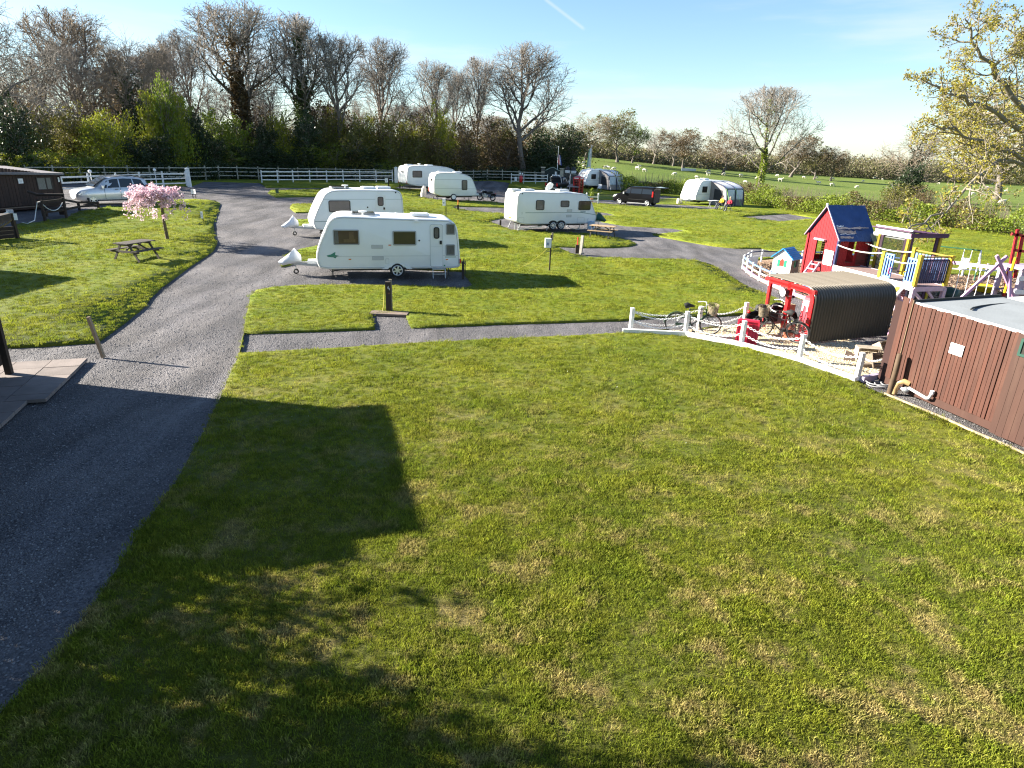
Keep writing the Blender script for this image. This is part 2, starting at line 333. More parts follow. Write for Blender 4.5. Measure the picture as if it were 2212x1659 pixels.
def stonemat(name, c1, c2, scale=38, dust=(0.2, 0.19, 0.18), bump=0.9):
    m = bpy.data.materials.new(name); m.use_nodes = True; n = m.node_tree.nodes; l = m.node_tree.links; b = n['Principled BSDF']
    g = n.new('ShaderNodeNewGeometry'); v = n.new('ShaderNodeTexVoronoi'); v.inputs['Scale'].default_value = scale; l.new(g.outputs['Position'], v.inputs['Vector'])
    bw = n.new('ShaderNodeRGBToBW'); l.new(v.outputs['Color'], bw.inputs[0])
    mx = n.new('ShaderNodeMix'); mx.data_type = 'RGBA'; l.new(bw.outputs[0], mx.inputs[0]); mx.inputs[6].default_value = c1 + (1,); mx.inputs[7].default_value = c2 + (1,)
    z = n.new('ShaderNodeTexNoise'); z.inputs['Scale'].default_value = 0.55; z.inputs['Detail'].default_value = 9; z.inputs['Roughness'].default_value = 0.65; l.new(g.outputs['Position'], z.inputs['Vector'])
    r = n.new('ShaderNodeMapRange'); r.inputs[1].default_value = 0.42; r.inputs[2].default_value = 0.7; r.inputs[4].default_value = 0.55; l.new(z.outputs[0], r.inputs[0])
    m2 = n.new('ShaderNodeMix'); m2.data_type = 'RGBA'; l.new(r.outputs[0], m2.inputs[0]); l.new(mx.outputs[2], m2.inputs[6]); m2.inputs[7].default_value = dust + (1,)
    o_ = m2.outputs[2]
    if name == 'grey_gravel': # paler wheel runs and dark damp margins, drawn out along the drive
        mp = n.new('ShaderNodeMapping'); mp.inputs['Rotation'].default_value = (0, 0, math.radians(12)); mp.inputs['Scale'].default_value = (1.3, 0.28, 1); l.new(g.outputs['Position'], mp.inputs[0])
        zt = n.new('ShaderNodeTexNoise'); zt.inputs['Scale'].default_value = 0.9; zt.inputs['Detail'].default_value = 6; l.new(mp.outputs[0], zt.inputs['Vector'])
        rt_ = n.new('ShaderNodeMapRange'); rt_.inputs[1].default_value = 0.35; rt_.inputs[2].default_value = 0.68; rt_.inputs[3].default_value = 0.66; rt_.inputs[4].default_value = 1.32; l.new(zt.outputs[0], rt_.inputs[0])
        m3 = n.new('ShaderNodeMix'); m3.data_type = 'RGBA'; m3.blend_type = 'MULTIPLY'; m3.inputs[0].default_value = 1; l.new(o_, m3.inputs[6]); l.new(rt_.outputs[0], m3.inputs[7]); o_ = m3.outputs[2]
    l.new(o_, b.inputs['Base Color']); b.inputs['Roughness'].default_value = 0.85; b.inputs['Specular IOR Level'].default_value = 0.25
    z3 = n.new('ShaderNodeTexNoise'); z3.inputs['Scale'].default_value = 4.0; z3.inputs['Detail'].default_value = 6; l.new(g.outputs['Position'], z3.inputs['Vector'])
    ad = n.new('ShaderNodeMath'); ad.operation = 'MULTIPLY_ADD'; ad.inputs[1].default_value = -0.6; l.new(v.outputs['Distance'], ad.inputs[0]); l.new(z3.outputs[0], ad.inputs[2])
    bp = n.new('ShaderNodeBump'); bp.inputs['Strength'].default_value = bump; bp.inputs['Distance'].default_value = 0.05; l.new(ad.outputs[0], bp.inputs['Height']); l.new(bp.outputs[0], b.inputs['Normal'])
    return m
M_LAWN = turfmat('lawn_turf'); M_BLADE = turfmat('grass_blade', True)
M_GRAVEL = stonemat('grey_gravel', (0.045, 0.044, 0.050), (0.175, 0.165, 0.168), 34, (0.19, 0.172, 0.165))
M_CREAM = stonemat('cream_gravel', (0.40, 0.32, 0.19), (0.72, 0.62, 0.44), 30, (0.60, 0.50, 0.33))
M_BARK = stonemat('bark_chippings', (0.09, 0.055, 0.035), (0.33, 0.22, 0.15), 14, (0.16, 0.11, 0.08), 1.0)
M_LITTER = stonemat('leaf_litter', (0.05, 0.035, 0.02), (0.12, 0.085, 0.05), 9, (0.05, 0.055, 0.02), 1.0)

m = bpy.data.materials.new('pasture'); m.use_nodes = True; n = m.node_tree.nodes; l = m.node_tree.links
c, noise, rng, mix, pos = grass_nodes(n, l, 0.0)
c = mix(rng(noise(0.05, 6), 0.35, 0.65), (0.105, 0.150, 0.030), (0.16, 0.195, 0.045))
c = mix(rng(noise(0.9, 7, 0.7), 0.4, 0.75, 0, 0.5), c, (0.08, 0.125, 0.025))
l.new(c, n['Principled BSDF'].inputs['Base Color']); n['Principled BSDF'].inputs['Roughness'].default_value = 0.9; n['Principled BSDF'].inputs['Specular IOR Level'].default_value = 0.1
bp = n.new('ShaderNodeBump'); bp.inputs['Strength'].default_value = 0.7; bp.inputs['Distance'].default_value = 0.15; l.new(noise(5, 6, 0.75), bp.inputs['Height']); l.new(bp.outputs[0], n['Principled BSDF'].inputs['Normal'])
M_FIELD = m

# the land itself, out to the horizon, lying a little under the mown site
def axis(a, b, lim, step, g):
    o = list(np.arange(a, b + 1e-6, step)); s = step
    while o[-1] < lim[1]: s *= g; o.append(o[-1] + s)
    s = step
    while o[0] > lim[0]: s *= g; o.insert(0, o[0] - s)
    return np.array(o)
gx = axis(-60, 110, (-1500, 1800), 3.0, 1.22); gy = axis(-20, 240, (-300, 3500), 3.0, 1.22)
X, Y = np.meshgrid(gx, gy); Z = Hn(X, Y)
far = np.clip((np.hypot(X, Y - 60) - 350) / 500, 0, 1); Z = Z * (1 - far) - 0.10
nx = len(gx); idx = np.arange(len(gy) * nx).reshape(len(gy), nx)
fq = np.stack([idx[:-1, :-1], idx[:-1, 1:], idx[1:, 1:], idx[1:, :-1]], -1).reshape(-1, 4)
tag(meshobj('ground', npmesh('ground', np.stack([X, Y, Z], -1).reshape(-1, 3), fq, M_FIELD, True)), kind='structure')

def wp(px, dens=0.5, jit=0.02, close=True):
    """outline given by directions of view -> ground outline, subdivided and slightly ragged"""
    q = [(P(*p) if not isinstance(p, Vector) else p) for p in px]; out = []
    for i, a in enumerate(q if close else q[:-1]):
        b = q[(i + 1) % len(q)]; d = (b - a).length; far_ = a.y > 45
        k = max(1, int(d / (dens * (3 if far_ else 1)))); k = min(k, 60)
        for j in range(k):
            t = j / k; w = jit if j else 0; out.append((a.x + (b.x - a.x) * t + random.uniform(-w, w), a.y + (b.y - a.y) * t + random.uniform(-w, w)))
    return out
V2 = lambda x, y: Vector((x, y, 0))
G = {}
G['drive'] = [V2(-6.6, -9), V2(-5.4, 2.0), (-80, 1640), (0, 1540), (60, 1480), (130, 1400), (230, 1265), (300, 1150), (380, 1040), (440, 935), (485, 838), (517, 762), (527, 718), (540, 640), (553, 626),
  (587, 620), (605, 590), (611, 558), (622, 545), (640, 510), (633, 482), (650, 465), (632, 454), (626, 448), (632, 440), (600, 428), (578, 416), (590, 408), (575, 404), (566, 397), (560, 394), (440, 391),
  (412, 402), (300, 397), (145, 392), (-60, 392), (-120, 440), (-150, 520), (0, 500), (46, 482), (76, 480), (144, 470), (173, 455), (207, 452), (214, 449), (241, 446), (274, 444), (330, 436), (380, 431), (420, 429.5),
  (465, 433), (475, 440), (470, 455), (461, 480), (462, 505), (468, 525), (460, 540), (415, 570), (345, 620), (300, 670), (240, 715), (210, 736), (100, 744), (0, 748), (-120, 752), V2(-22, 15), V2(-22, -9)]
G['path'] = [(517, 762), (700, 752), (900, 740), (1100, 730), (1250, 724), (1345, 718), (1362, 713), (1507, 709), (1610, 698), (1690, 690), (1697, 671), (1630, 675), (1547, 680.5), (1429, 683), (1341, 690), (1100, 697), (888, 705), (875, 678), (803, 677), (810, 708), (527, 718)]
G['pad'] = [(587, 620), (637, 615.5), (762, 614), (912, 617), (1000, 622), (1024, 615), (997, 584), (690, 568), (650, 564), (605, 575)]
G['pad2'] = [(615, 549), (650, 537), (695, 529), (880, 523), (890, 495), (687, 487), (636, 488)]
G['pad3'] = [(636, 474), (690, 472), (800, 470), (800, 461), (687, 458), (640, 458)]
G['pad4'] = [(596, 438), (650, 441), (697, 439.5), (790, 436), (790, 427), (697, 424), (596, 425)]
G['pad5'] = [(570, 404.5), (600, 404), (712, 405.3), (720, 408.2), (600, 410), (572, 410)]
G['pad6'] = [(900, 423), (925, 428.5), (962, 432.5), (1010, 434), (1062, 434.5), (1084, 439), (1120, 436), (1180, 423), (1234, 423), (1257, 422), (1290, 421), (1325, 422.5), (1350, 420), (1257, 418.5), (1235, 408), (1227, 406), (1180, 408),
  (1133, 412), (1107, 411), (1096, 407), (1101, 394), (1060, 389), (1026, 390), (1000, 391), (905, 393), (880, 398), (850, 404), (860, 407), (930, 409)]
G['pad7'] = [(1290, 438), (1350, 443), (1425, 448), (1535, 452), (1580, 448), (1462, 441), (1420, 440), (1325, 431), (1292, 430), (1250, 429), (1250, 436)]
G['pad8'] = [(977, 444.5), (1071, 447), (1110, 448), (1110, 462), (1071, 459.5), (1012, 454.5), (987, 449.5)]
G['pad9'] = [(1598, 467.4), (1703, 461), (1769, 471), (1686, 478), (1652, 474), (1615, 469.6)]
G['pad10'] = [(1285, 457), (1310, 458.5), (1335, 465), (1300, 465.5), (1287, 463)]
G['pad11'] = [(1405, 423), (1440, 422), (1475, 428), (1425, 429)]
G['curve'] = [(1197, 531), (1208, 535), (1233, 546), (1251, 551), (1274, 555), (1358, 557), (1417, 558), (1500, 561), (1535, 570), (1560, 585), (1590, 604), (1617, 619), (1645, 630), (1686, 647), (1697, 671), (1690, 690), (1760, 700), (1850, 735),
  (1960, 772), (2010, 770), (1953, 735), (1916, 719), (1800, 672), (1745, 648), (1714, 636), (1680, 622), (1644, 606), (1620, 592), (1605, 578), (1607, 566), (1635, 556), (1689, 553), (1720, 549), (1686, 544), (1644, 535), (1590, 535),
  (1540, 530), (1480, 520), (1430, 511), (1410, 506), (1452, 502), (1485, 498), (1452, 492), (1350, 487), (1300, 478), (1285, 470), (1085, 470), (1053, 476), (1083, 488), (1105, 496), (1171, 500), (1264, 503), (1321, 511), (1349, 516), (1366, 521), (1374, 527), (1358, 531), (1321, 533.6), (1255, 533.6)]
G['strip'] = [(1850, 824), (1871, 836), (1910, 852), (1948, 868), (1981, 881), (2050, 910), (2105, 936), (2211, 981), (2330, 1035), V2(9.9, 4), V2(12, 4), V2(12.5, 13), (2010, 770), (1960, 790)]
BARKP = [(1604, 578), (1620, 592), (1644, 606), (1680, 622), (1714, 636), (1745, 648), (1800, 672), (1916, 719), (1953, 735), (2010, 770), V2(12.5, 13.0), V2(17.5, 14.5), V2(27, 22), (2330, 604), (2135, 595.5), (2055, 592), (1900, 572), (1760, 560), (1680, 557), (1620, 563)]
ENCP = [(1345, 717), (1450, 722.5), (1570, 743), (1645, 756), (1740, 786), (1850, 823), (1960, 800), (1985, 775), (1900, 748), (1850, 735), (1760, 700), (1690, 690), (1610, 698), (1507, 709), (1362, 713)]
OUTER = [V2(-50, -14), V2(-52, 30), (-60, 386), (145, 387), (433, 387), (560, 386), (850, 391), (905, 391), (1000, 389), (1066, 388), (1190, 392), (1246, 394), (1300, 405), (1330, 410), (1442, 416), (1612, 436), (1700, 450), (1887, 475), (2034, 488), (2181, 505), (2350, 522), V2(60, 22), V2(60, -14)]
def pin(poly, x, y):
    px, py = np.array(poly).T; qx, qy = np.roll(px, -1), np.roll(py, -1); r = np.zeros(x.shape, bool)
    for a, b, c_, d in zip(px, py, qx, qy):
        if b == d: continue
        cnd = ((b > y) != (d > y)) & (x < (c_ - a) * (y - b) / (d - b) + a); r ^= cnd
    return r
outer = wp(OUTER, 1.5, 0.0); polys = {k: wp(v) for k, v in G.items()}; bark = wp(BARKP); enc = wp(ENCP, 0.5, 0.0)
vs = []; es = []
for pl in [outer, bark, enc] + list(polys.values()):
    o = len(vs); vs += [Vector(p) for p in pl]; es += [(o + i, o + (i + 1) % len(pl)) for i in range(len(pl))]
def gridpts(x0, x1, y0, y1, s):
    for y in np.arange(y0, y1, s):
        for x in np.arange(x0, x1, s): vs.append(Vector((x + random.uniform(-.2, .2) * s, y + random.uniform(-.2, .2) * s)))
gridpts(-9, 10, 2.5, 12, 0.17); gridpts(-9, 13, 12, 26, 0.45); gridpts(-50, -9, -10, 26, 2.5); gridpts(13, 58, -10, 26, 2.5); gridpts(-50, 60, 26, 100, 2.2)
cv, ce, cf, _, _, _ = delaunay_2d_cdt(vs, es, [], 0, 1e-4)
cx = np.array([(p.x, p.y) for p in cv]); tri = np.array([f for f in cf if len(f) == 3]); ce_ = cx[tri].mean(1)
cls = np.where(pin(outer, ce_[:, 0], ce_[:, 1]), 1, 0)
for pl in polys.values(): cls[(cls > 0) & pin(pl, ce_[:, 0], ce_[:, 1])] = 2
cls[(cls > 0) & pin(bark, ce_[:, 0], ce_[:, 1])] = 3
cls[(cls > 0) & pin(enc, ce_[:, 0], ce_[:, 1])] = 4
zz = Hn(cx[:, 0], cx[:, 1])
LAWN_TRI = None
def sheet(k, dz, skirt):
    t = tri[cls == k]; used, inv = np.unique(t, return_inverse=True); inv = inv.reshape(t.shape)
    v = np.c_[cx[used], zz[used] + dz]; f = [tuple(r) for r in inv]
    a, b, c_ = v[inv[:, 0]], v[inv[:, 1]], v[inv[:, 2]]
    up = ((b - a)[:, 0] * (c_ - a)[:, 1] - (b - a)[:, 1] * (c_ - a)[:, 0]) > 0; inv[~up] = inv[~up][:, ::-1]; f = inv
    if skirt:
        ed = {}
        for r in inv:
            for i in range(3): e = (int(r[i]), int(r[(i + 1) % 3])); ed[e] = 1
        bd = [e for e in ed if (e[1], e[0]) not in ed]; o = len(v); low = v.copy(); low[:, 2] -= skirt
        v = np.r_[v, low]; f = np.r_[inv, [(x[1], x[0], x[0] + o) for x in bd], [(x[1], x[0] + o, x[1] + o) for x in bd]]
    return v, f, inv
v, f, top = sheet(1, 0.0, 0.13); tag(meshobj('lawn', npmesh('lawn', v, f, M_LAWN)), kind='structure'); LAWN = (v, top)
v, f, top = sheet(2, -0.07, 0); tag(meshobj('gravel_drive', npmesh('gravel_drive', v, f, M_GRAVEL)), kind='structure'); GRAV = (v, top)
v, f, top = sheet(3, -0.03, 0.08); tag(meshobj('bark_chippings', npmesh('bark_chippings', v, f, M_BARK)), kind='structure'); BARKT = (v, top)
v, f, top = sheet(4, -0.04, 0.08); tag(meshobj('cream_gravel', npmesh('cream_gravel', v, f, M_CREAM)), kind='structure'); CREAMT = (v, top)

# wood floor under the trees beyond the fences
wf = [(-110, 40)] + [(p.x, p.y + .3) for p in (P(*q) for q in ((-200, 397), (-60, 397), (60, 396.5), (145, 394.5), (322, 391.5), (433, 389.5), (484, 387), (700, 388), (849, 390.5), (925, 391), (1002, 390), (1066, 388.5), (1188, 391)))] + [(8, 130), (6, 175), (-110, 175)]
wv = [Vector(p) for p in wf]; we = [(i, (i + 1) % len(wf)) for i in range(len(wf))]; o = len(wv)
for y in np.arange(46, 175, 6):
    for x in np.arange(-108, 6, 6): wv.append(Vector((x + .01 * y, y)))
a, _, t3, _, _, _ = delaunay_2d_cdt(wv, we, [], 0, 1e-4); ax_ = np.array([(p.x, p.y) for p in a]); t3 = np.array(t3); cc = ax_[t3].mean(1); t3 = t3[pin(wf, cc[:, 0], cc[:, 1])]
tag(meshobj('wood_floor', npmesh('wood_floor', np.c_[ax_, Hn(ax_[:, 0], ax_[:, 1]) - 0.02], t3, M_LITTER)), kind='structure')

# ------------------------------------------------------------------ grass and loose stones, scattered
HID = bpy.data.collections.new('scatter_sources')
def scatter(name, base, protos, densf, smin, smax, material, tilt=0.15, grow=None, kind_lab=None):
    v, t = base; c_ = v[t].mean(1); d = densf(c_[:, 0], c_[:, 1]); keep = d > 0.2; t = t[keep]; used, inv = np.unique(t, return_inverse=True); inv = inv.reshape(t.shape); vv = v[used]
    me = npmesh(name + '_base', vv, inv, material); at = me.attributes.new('dens', 'FLOAT', 'FACE'); at.data.foreach_set('value', d[keep].astype(np.float32))
    gr = np.ones(len(vv)) if grow is None else grow(vv[:, 0], vv[:, 1]); ag = me.attributes.new('grow', 'FLOAT', 'POINT'); ag.data.foreach_set('value', gr.astype(np.float32))
    o = meshobj(name, me); tag(o, kind='stuff')
    sub = bpy.data.collections.new(name + '_sources'); HID.children.link(sub)
    for p in protos: sub.objects.link(bpy.data.objects.new(name + '_piece', p))
    ng = bpy.data.node_groups.new(name, 'GeometryNodeTree'); ng.interface.new_socket('Geometry', in_out='INPUT', socket_type='NodeSocketGeometry'); ng.interface.new_socket('Geometry', in_out='OUTPUT', socket_type='NodeSocketGeometry')
    N = ng.nodes; L = ng.links; gi = N.new('NodeGroupInput'); go = N.new('NodeGroupOutput')
    na = N.new('GeometryNodeInputNamedAttribute'); na.data_type = 'FLOAT'; na.inputs[0].default_value = 'dens'
    nb = N.new('GeometryNodeInputNamedAttribute'); nb.data_type = 'FLOAT'; nb.inputs[0].default_value = 'grow'
    dp = N.new('GeometryNodeDistributePointsOnFaces'); dp.inputs['Seed'].default_value = 3
    L.new(gi.outputs[0], dp.inputs['Mesh']); L.new(na.outputs[0], dp.inputs['Density'])
    ci = N.new('GeometryNodeCollectionInfo'); ci.inputs[0].default_value = sub; ci.inputs[1].default_value = True; ci.inputs[2].default_value = True
    ip = N.new('GeometryNodeInstanceOnPoints'); ip.inputs['Pick Instance'].default_value = True
    L.new(dp.outputs['Points'], ip.inputs['Points']); L.new(ci.outputs[0], ip.inputs['Instance'])
    rv = N.new('FunctionNodeRandomValue'); rv.data_type = 'FLOAT_VECTOR'; rv.inputs[0].default_value = (-tilt, -tilt, 0); rv.inputs[1].default_value = (tilt, tilt, 6.283)
    L.new(rv.outputs[0], ip.inputs['Rotation'])
    rs = N.new('FunctionNodeRandomValue'); rs.data_type = 'FLOAT'; rs.inputs[2].default_value = smin; rs.inputs[3].default_value = smax
    mm = N.new('ShaderNodeMath'); mm.operation = 'MULTIPLY'; L.new(rs.outputs[1], mm.inputs[0]); L.new(nb.outputs[0], mm.inputs[1]); L.new(mm.outputs[0], ip.inputs['Scale'])
    L.new(ip.outputs[0], go.inputs[0])
    md = o.modifiers.new('scatter', 'NODES'); md.node_group = ng
    return o
def tuft(seed, nb, h, spread, w):
    r = random.Random(seed); v = []; f = []
    for i in range(nb):
        a = r.uniform(0, 2 * PI); d = spread * math.sqrt(r.random()); x, y = d * math.cos(a), d * math.sin(a); b = r.uniform(0, 2 * PI); ln = h * r.uniform(0.5, 1.25); le = r.uniform(0.25, 1.0) * ln; q = r.uniform(0, 2 * PI)
        dx, dy = math.cos(b) * w / 2, math.sin(b) * w / 2; o = len(v); lx, ly = le * math.cos(q), le * math.sin(q)
        v += [(x - dx, y - dy, -.005), (x + dx, y + dy, -.005), (x + lx * .45 + dx * .8, y + ly * .45 + dy * .8, ln * .65), (x + lx * .45 - dx * .8, y + ly * .45 - dy * .8, ln * .65), (x + lx, y + ly, ln)]
        f += [(o, o + 1, o + 2, o + 3), (o + 3, o + 2, o + 4)]
    me = bpy.data.meshes.new('tuft'); me.from_pydata(v, [], f); me.materials.append(M_BLADE); return me
tufts = [tuft(i, 28, 0.027 + 0.007 * (i % 3), 0.075, 0.0062) for i in range(7)]
def vnoise(x, y, s, seed=0):
    x, y = x / s, y / s; i, j = np.floor(x).astype(int), np.floor(y).astype(int); fx, fy = x - i, y - j; fx, fy = fx * fx * (3 - 2 * fx), fy * fy * (3 - 2 * fy); T_ = np.random.default_rng(seed).random((64, 64)); g_ = lambda a, b: T_[a % 64, b % 64]
    return (g_(i, j) * (1 - fx) + g_(i + 1, j) * fx) * (1 - fy) + (g_(i, j + 1) * (1 - fx) + g_(i + 1, j + 1) * fx) * fy
def gd(x, y):
    d = np.hypot(x, y); a = np.clip(24000 / np.maximum(d, 3) ** 2, 0, 430); a *= np.clip(0.35 + 1.3 * (0.6 * vnoise(x, y, .38, 1) + 0.4 * vnoise(x, y, 1.1, 2)), .4, 1.4); a[(d > 75) | (np.abs(x) > 0.95 * y + 5) | (y < 1.5)] = 0; return a
scatter('grass', LAWN, tufts, gd, 0.7, 1.3, M_LAWN, 0.2, lambda x, y: np.clip(0.75 + np.hypot(x, y) * 0.02, 0.8, 1.9) * (0.6 + 0.85 * vnoise(x, y, .45, 5) ** 1.3 + .2 * vnoise(x, y, 1.6, 6)))
def stone(seed):
    r = random.Random(seed); b = MB().ball((0, 0, 0.15), (1, r.uniform(.6, .9), r.uniform(.4, .6)), 6, 4); b.v = [tuple(c_ * r.uniform(.85, 1.15) for c_ in q) for q in b.v]
    return b.mesh('stone', mat('loose_stone', random.Random(seed).choice([(0.20, 0.19, 0.19), (0.10, 0.10, 0.11), (0.15, 0.135, 0.13)]), 0.85, var=0.4, scale=1))
stones = []
for i in range(6):
    MATS.pop('loose_stone', None); stones.append(stone(i))
def sd(x, y):
    d = np.hypot(x, y); a = np.clip(26000 / np.maximum(d, 3) ** 2, 0, 420); a[(d > 30) | (np.abs(x) > 0.92 * y + 3) | (y < 2.5)] = 0; return a
scatter('gravel_stones', GRAV, stones, sd, 0.006, 0.020, M_GRAVEL, 0.4, lambda x, y: np.clip(0.85 + np.hypot(x, y) * 0.02, 0.9, 1.4))
def chip(seed):
    r = random.Random(seed); b = MB().box((0, 0, 0.02), (r.uniform(.06, .12), r.uniform(.02, .035), 0.012)); MATS.pop('wood_chip', None)
    return b.mesh('chip', mat('wood_chip', r.choice([(0.30, 0.20, 0.13), (0.14, 0.085, 0.055), (0.42, 0.32, 0.22)]), 0.9, var=0.3))
scatter('bark_pieces', BARKT, [chip(i) for i in range(6)], lambda x, y: np.where(y < 34, 60.0, 0), 0.8, 1.6, M_BARK, 0.5)
cs = []
for i in range(4):
    MATS.pop('loose_stone', None); b = MB().ball((0, 0, 0.2), (1, .8, .6), 6, 4); cs.append(b.mesh('stone', mat('loose_stone', [(0.70, 0.60, 0.42), (0.52, 0.41, 0.24), (0.78, 0.70, 0.54), (0.36, 0.28, 0.17)][i], 0.85, var=0.2)))
scatter('cream_stones', CREAMT, cs, lambda x, y: np.full(x.shape, 130.0), 0.012, 0.028, M_CREAM, 0.4)
# ================================================================== trees, shrubs, hedge
M_BARKG = mat('grey_bark', (0.135, 0.115, 0.10), 0.9, var=0.35, scale=3, bump=0.6, bscale=12)
M_TWIG = mat('bare_twigs', (0.25, 0.22, 0.19), 0.85, var=0.25, scale=1.5)
M_TWIGR = mat('budding_twigs', (0.25, 0.20, 0.15), 0.85, var=0.25, scale=1.5)
M_BARKD = mat('dark_bark', (0.075, 0.062, 0.05), 0.9, var=0.35, scale=3, bump=0.6, bscale=12)
M_IVY = leafmat('ivy_leaves', (0.016, 0.034, 0.010), (0.055, 0.085, 0.018), 0.2, 0.4)
M_LF_YEL = leafmat('young_yellow_leaves', (0.22, 0.245, 0.016), (0.40, 0.40, 0.035), 0.4)
M_LF_GRN = leafmat('fresh_green_leaves', (0.11, 0.17, 0.018), (0.23, 0.28, 0.03), 0.4)
M_LF_OLV = leafmat('olive_leaves', (0.10, 0.105, 0.022), (0.20, 0.185, 0.04), 0.35)
M_LF_DRK = leafmat('dark_evergreen_leaves', (0.016, 0.030, 0.012), (0.045, 0.070, 0.022), 0.2, 0.4)
M_LF_BRN = leafmat('brown_budding_leaves', (0.09, 0.062, 0.032), (0.165, 0.12, 0.05), 0.35)
M_LF_OAK = leafmat('oak_spring_leaves', (0.26, 0.23, 0.03), (0.42, 0.37, 0.055), 0.45, scale=0.8)
M_LF_OKB = leafmat('oak_bronze_leaves', (0.17, 0.13, 0.05), (0.26, 0.21, 0.07), 0.4, scale=0.8)

def tubes(Pn, R, n):
    """Pn (N,K,3) polylines with radii R (N,K) -> vertices, quads"""
    N, K, _ = Pn.shape; T = np.empty_like(Pn); T[:, 1:-1] = Pn[:, 2:] - Pn[:, :-2]; T[:, 0] = Pn[:, 1] - Pn[:, 0]; T[:, -1] = Pn[:, -1] - Pn[:, -2]
    T /= np.linalg.norm(T, axis=-1, keepdims=True) + 1e-9
    ref = np.where(np.abs(T[..., 2:3]) < 0.9, np.array((0, 0, 1.0)), np.array((1.0, 0, 0)))
    A = np.cross(T, ref); A /= np.linalg.norm(A, axis=-1, keepdims=True) + 1e-9; B_ = np.cross(T, A)
    t = 2 * PI * np.arange(n) / n
    v = Pn[:, :, None] + R[:, :, None, None] * (A[:, :, None] * np.cos(t)[:, None] + B_[:, :, None] * np.sin(t)[:, None])
    ix = np.arange(N * K * n).reshape(N, K, n); j2 = np.roll(np.arange(n), -1)
    f = np.stack([ix[:, :-1], ix[:, :-1][..., j2], ix[:, 1:][..., j2], ix[:, 1:]], -1).reshape(-1, 4)
    return v.reshape(-1, 3), f
class Geo:
    def __init__(s): s.v = []; s.f = []; s.n = 0
    def add(s, v, f): s.v.append(v); s.f.append(f + s.n); s.n += len(v)
    def mesh(s, name, m, smooth=False): return npmesh(name, np.concatenate(s.v), np.concatenate(s.f), m, smooth)
def norm(a): return a / (np.linalg.norm(a, axis=-1, keepdims=True) + 1e-9)
def grow(rg, Pp, Rp, num, t0, ang_, ln, K, r0, r1, up=0.12, jit=0.12, taper=0.6, droop=0.0, env=None):
    """num children on each parent polyline"""
    N, Kp, _ = Pp.shape; L_ = np.linalg.norm(np.diff(Pp, axis=1), axis=-1).sum(1)
    t = t0 + (1 - t0) * (np.arange(num)[None] + rg.random((N, num))) / num; t = np.minimum(t, 0.995)
    q = t * (Kp - 1); i = np.minimum(q.astype(int), Kp - 2); fr = (q - i)[..., None]; a = np.arange(N)[:, None]
    S = Pp[a, i] * (1 - fr) + Pp[a, i + 1] * fr; T = norm(Pp[a, i + 1] - Pp[a, i]); rr = Rp[a, i] * (1 - fr[..., 0]) + Rp[a, i + 1] * fr[..., 0]
    az = rg.uniform(0, 2 * PI) + np.arange(num)[None] * 2.4 + rg.uniform(-.5, .5, (N, num)) + rg.uniform(0, 6.3, (N, 1))
    ref = np.where(np.abs(T[..., 2:3]) < 0.9, np.array((0, 0, 1.0)), np.array((1.0, 0, 0)))
    A = norm(np.cross(T, ref)); B_ = np.cross(T, A); an = ang_ * rg.uniform(0.7, 1.3, (N, num))
    D = T * np.cos(an)[..., None] + (A * np.cos(az)[..., None] + B_ * np.sin(az)[..., None]) * np.sin(an)[..., None]
    ll = (ln(t) if callable(ln) else ln * (1 - taper * t)) * rg.uniform(0.7, 1.25, (N, num)) * (L_[:, None] if not callable(ln) else 1)
    D = D.reshape(-1, 3); S = S.reshape(-1, 3); ll = ll.reshape(-1); rr = rr.reshape(-1); n = len(S)
    if env is not None:
        zc, ex, ez = env; q = (S - np.array((0, 0, zc))) / np.array((ex, ex, ez)); e = norm(D + np.array((0, 0, up * 1.5))) / np.array((ex, ex, ez)); A2 = (e * e).sum(1); B2 = (q * e).sum(1); C2 = (q * q).sum(1) - 1; disc = np.maximum(B2 * B2 - A2 * C2, 0); ds = (-B2 + np.sqrt(disc)) / A2; ll = np.where(C2 < 0, np.minimum(ll, ds * rg.uniform(0.55, 1.1, n)), ll * 0.35)
    out = np.empty((n, K, 3)); out[:, 0] = S; d = norm(D)
    for k in range(1, K):
        d = norm(d + rg.normal(0, jit, (n, 3)) + np.array((0, 0, up - droop * k)))
        out[:, k] = out[:, k - 1] + d * (ll / (K - 1))[:, None]
    rs = np.minimum(r0, rr * 0.8); R = rs[:, None] + (np.minimum(r1, rs)[:, None] - rs[:, None]) * np.linspace(0, 1, K)[None] if np.ndim(rs) else None
    return out, R
def leaves(rg, c, size, flat=0.0, asp=0.75):
    n = len(c); a = norm(rg.normal(size=(n, 3))); b = norm(np.cross(a, rg.normal(size=(n, 3)))); s = size * rg.uniform(0.6, 1.35, (n, 1))
    v = np.stack([c - a * s * .5, c + b * s * .5 * asp, c + a * s * .5, c - b * s * .5 * asp], 1).reshape(-1, 3)
    return v, np.arange(n * 4).reshape(n, 4)
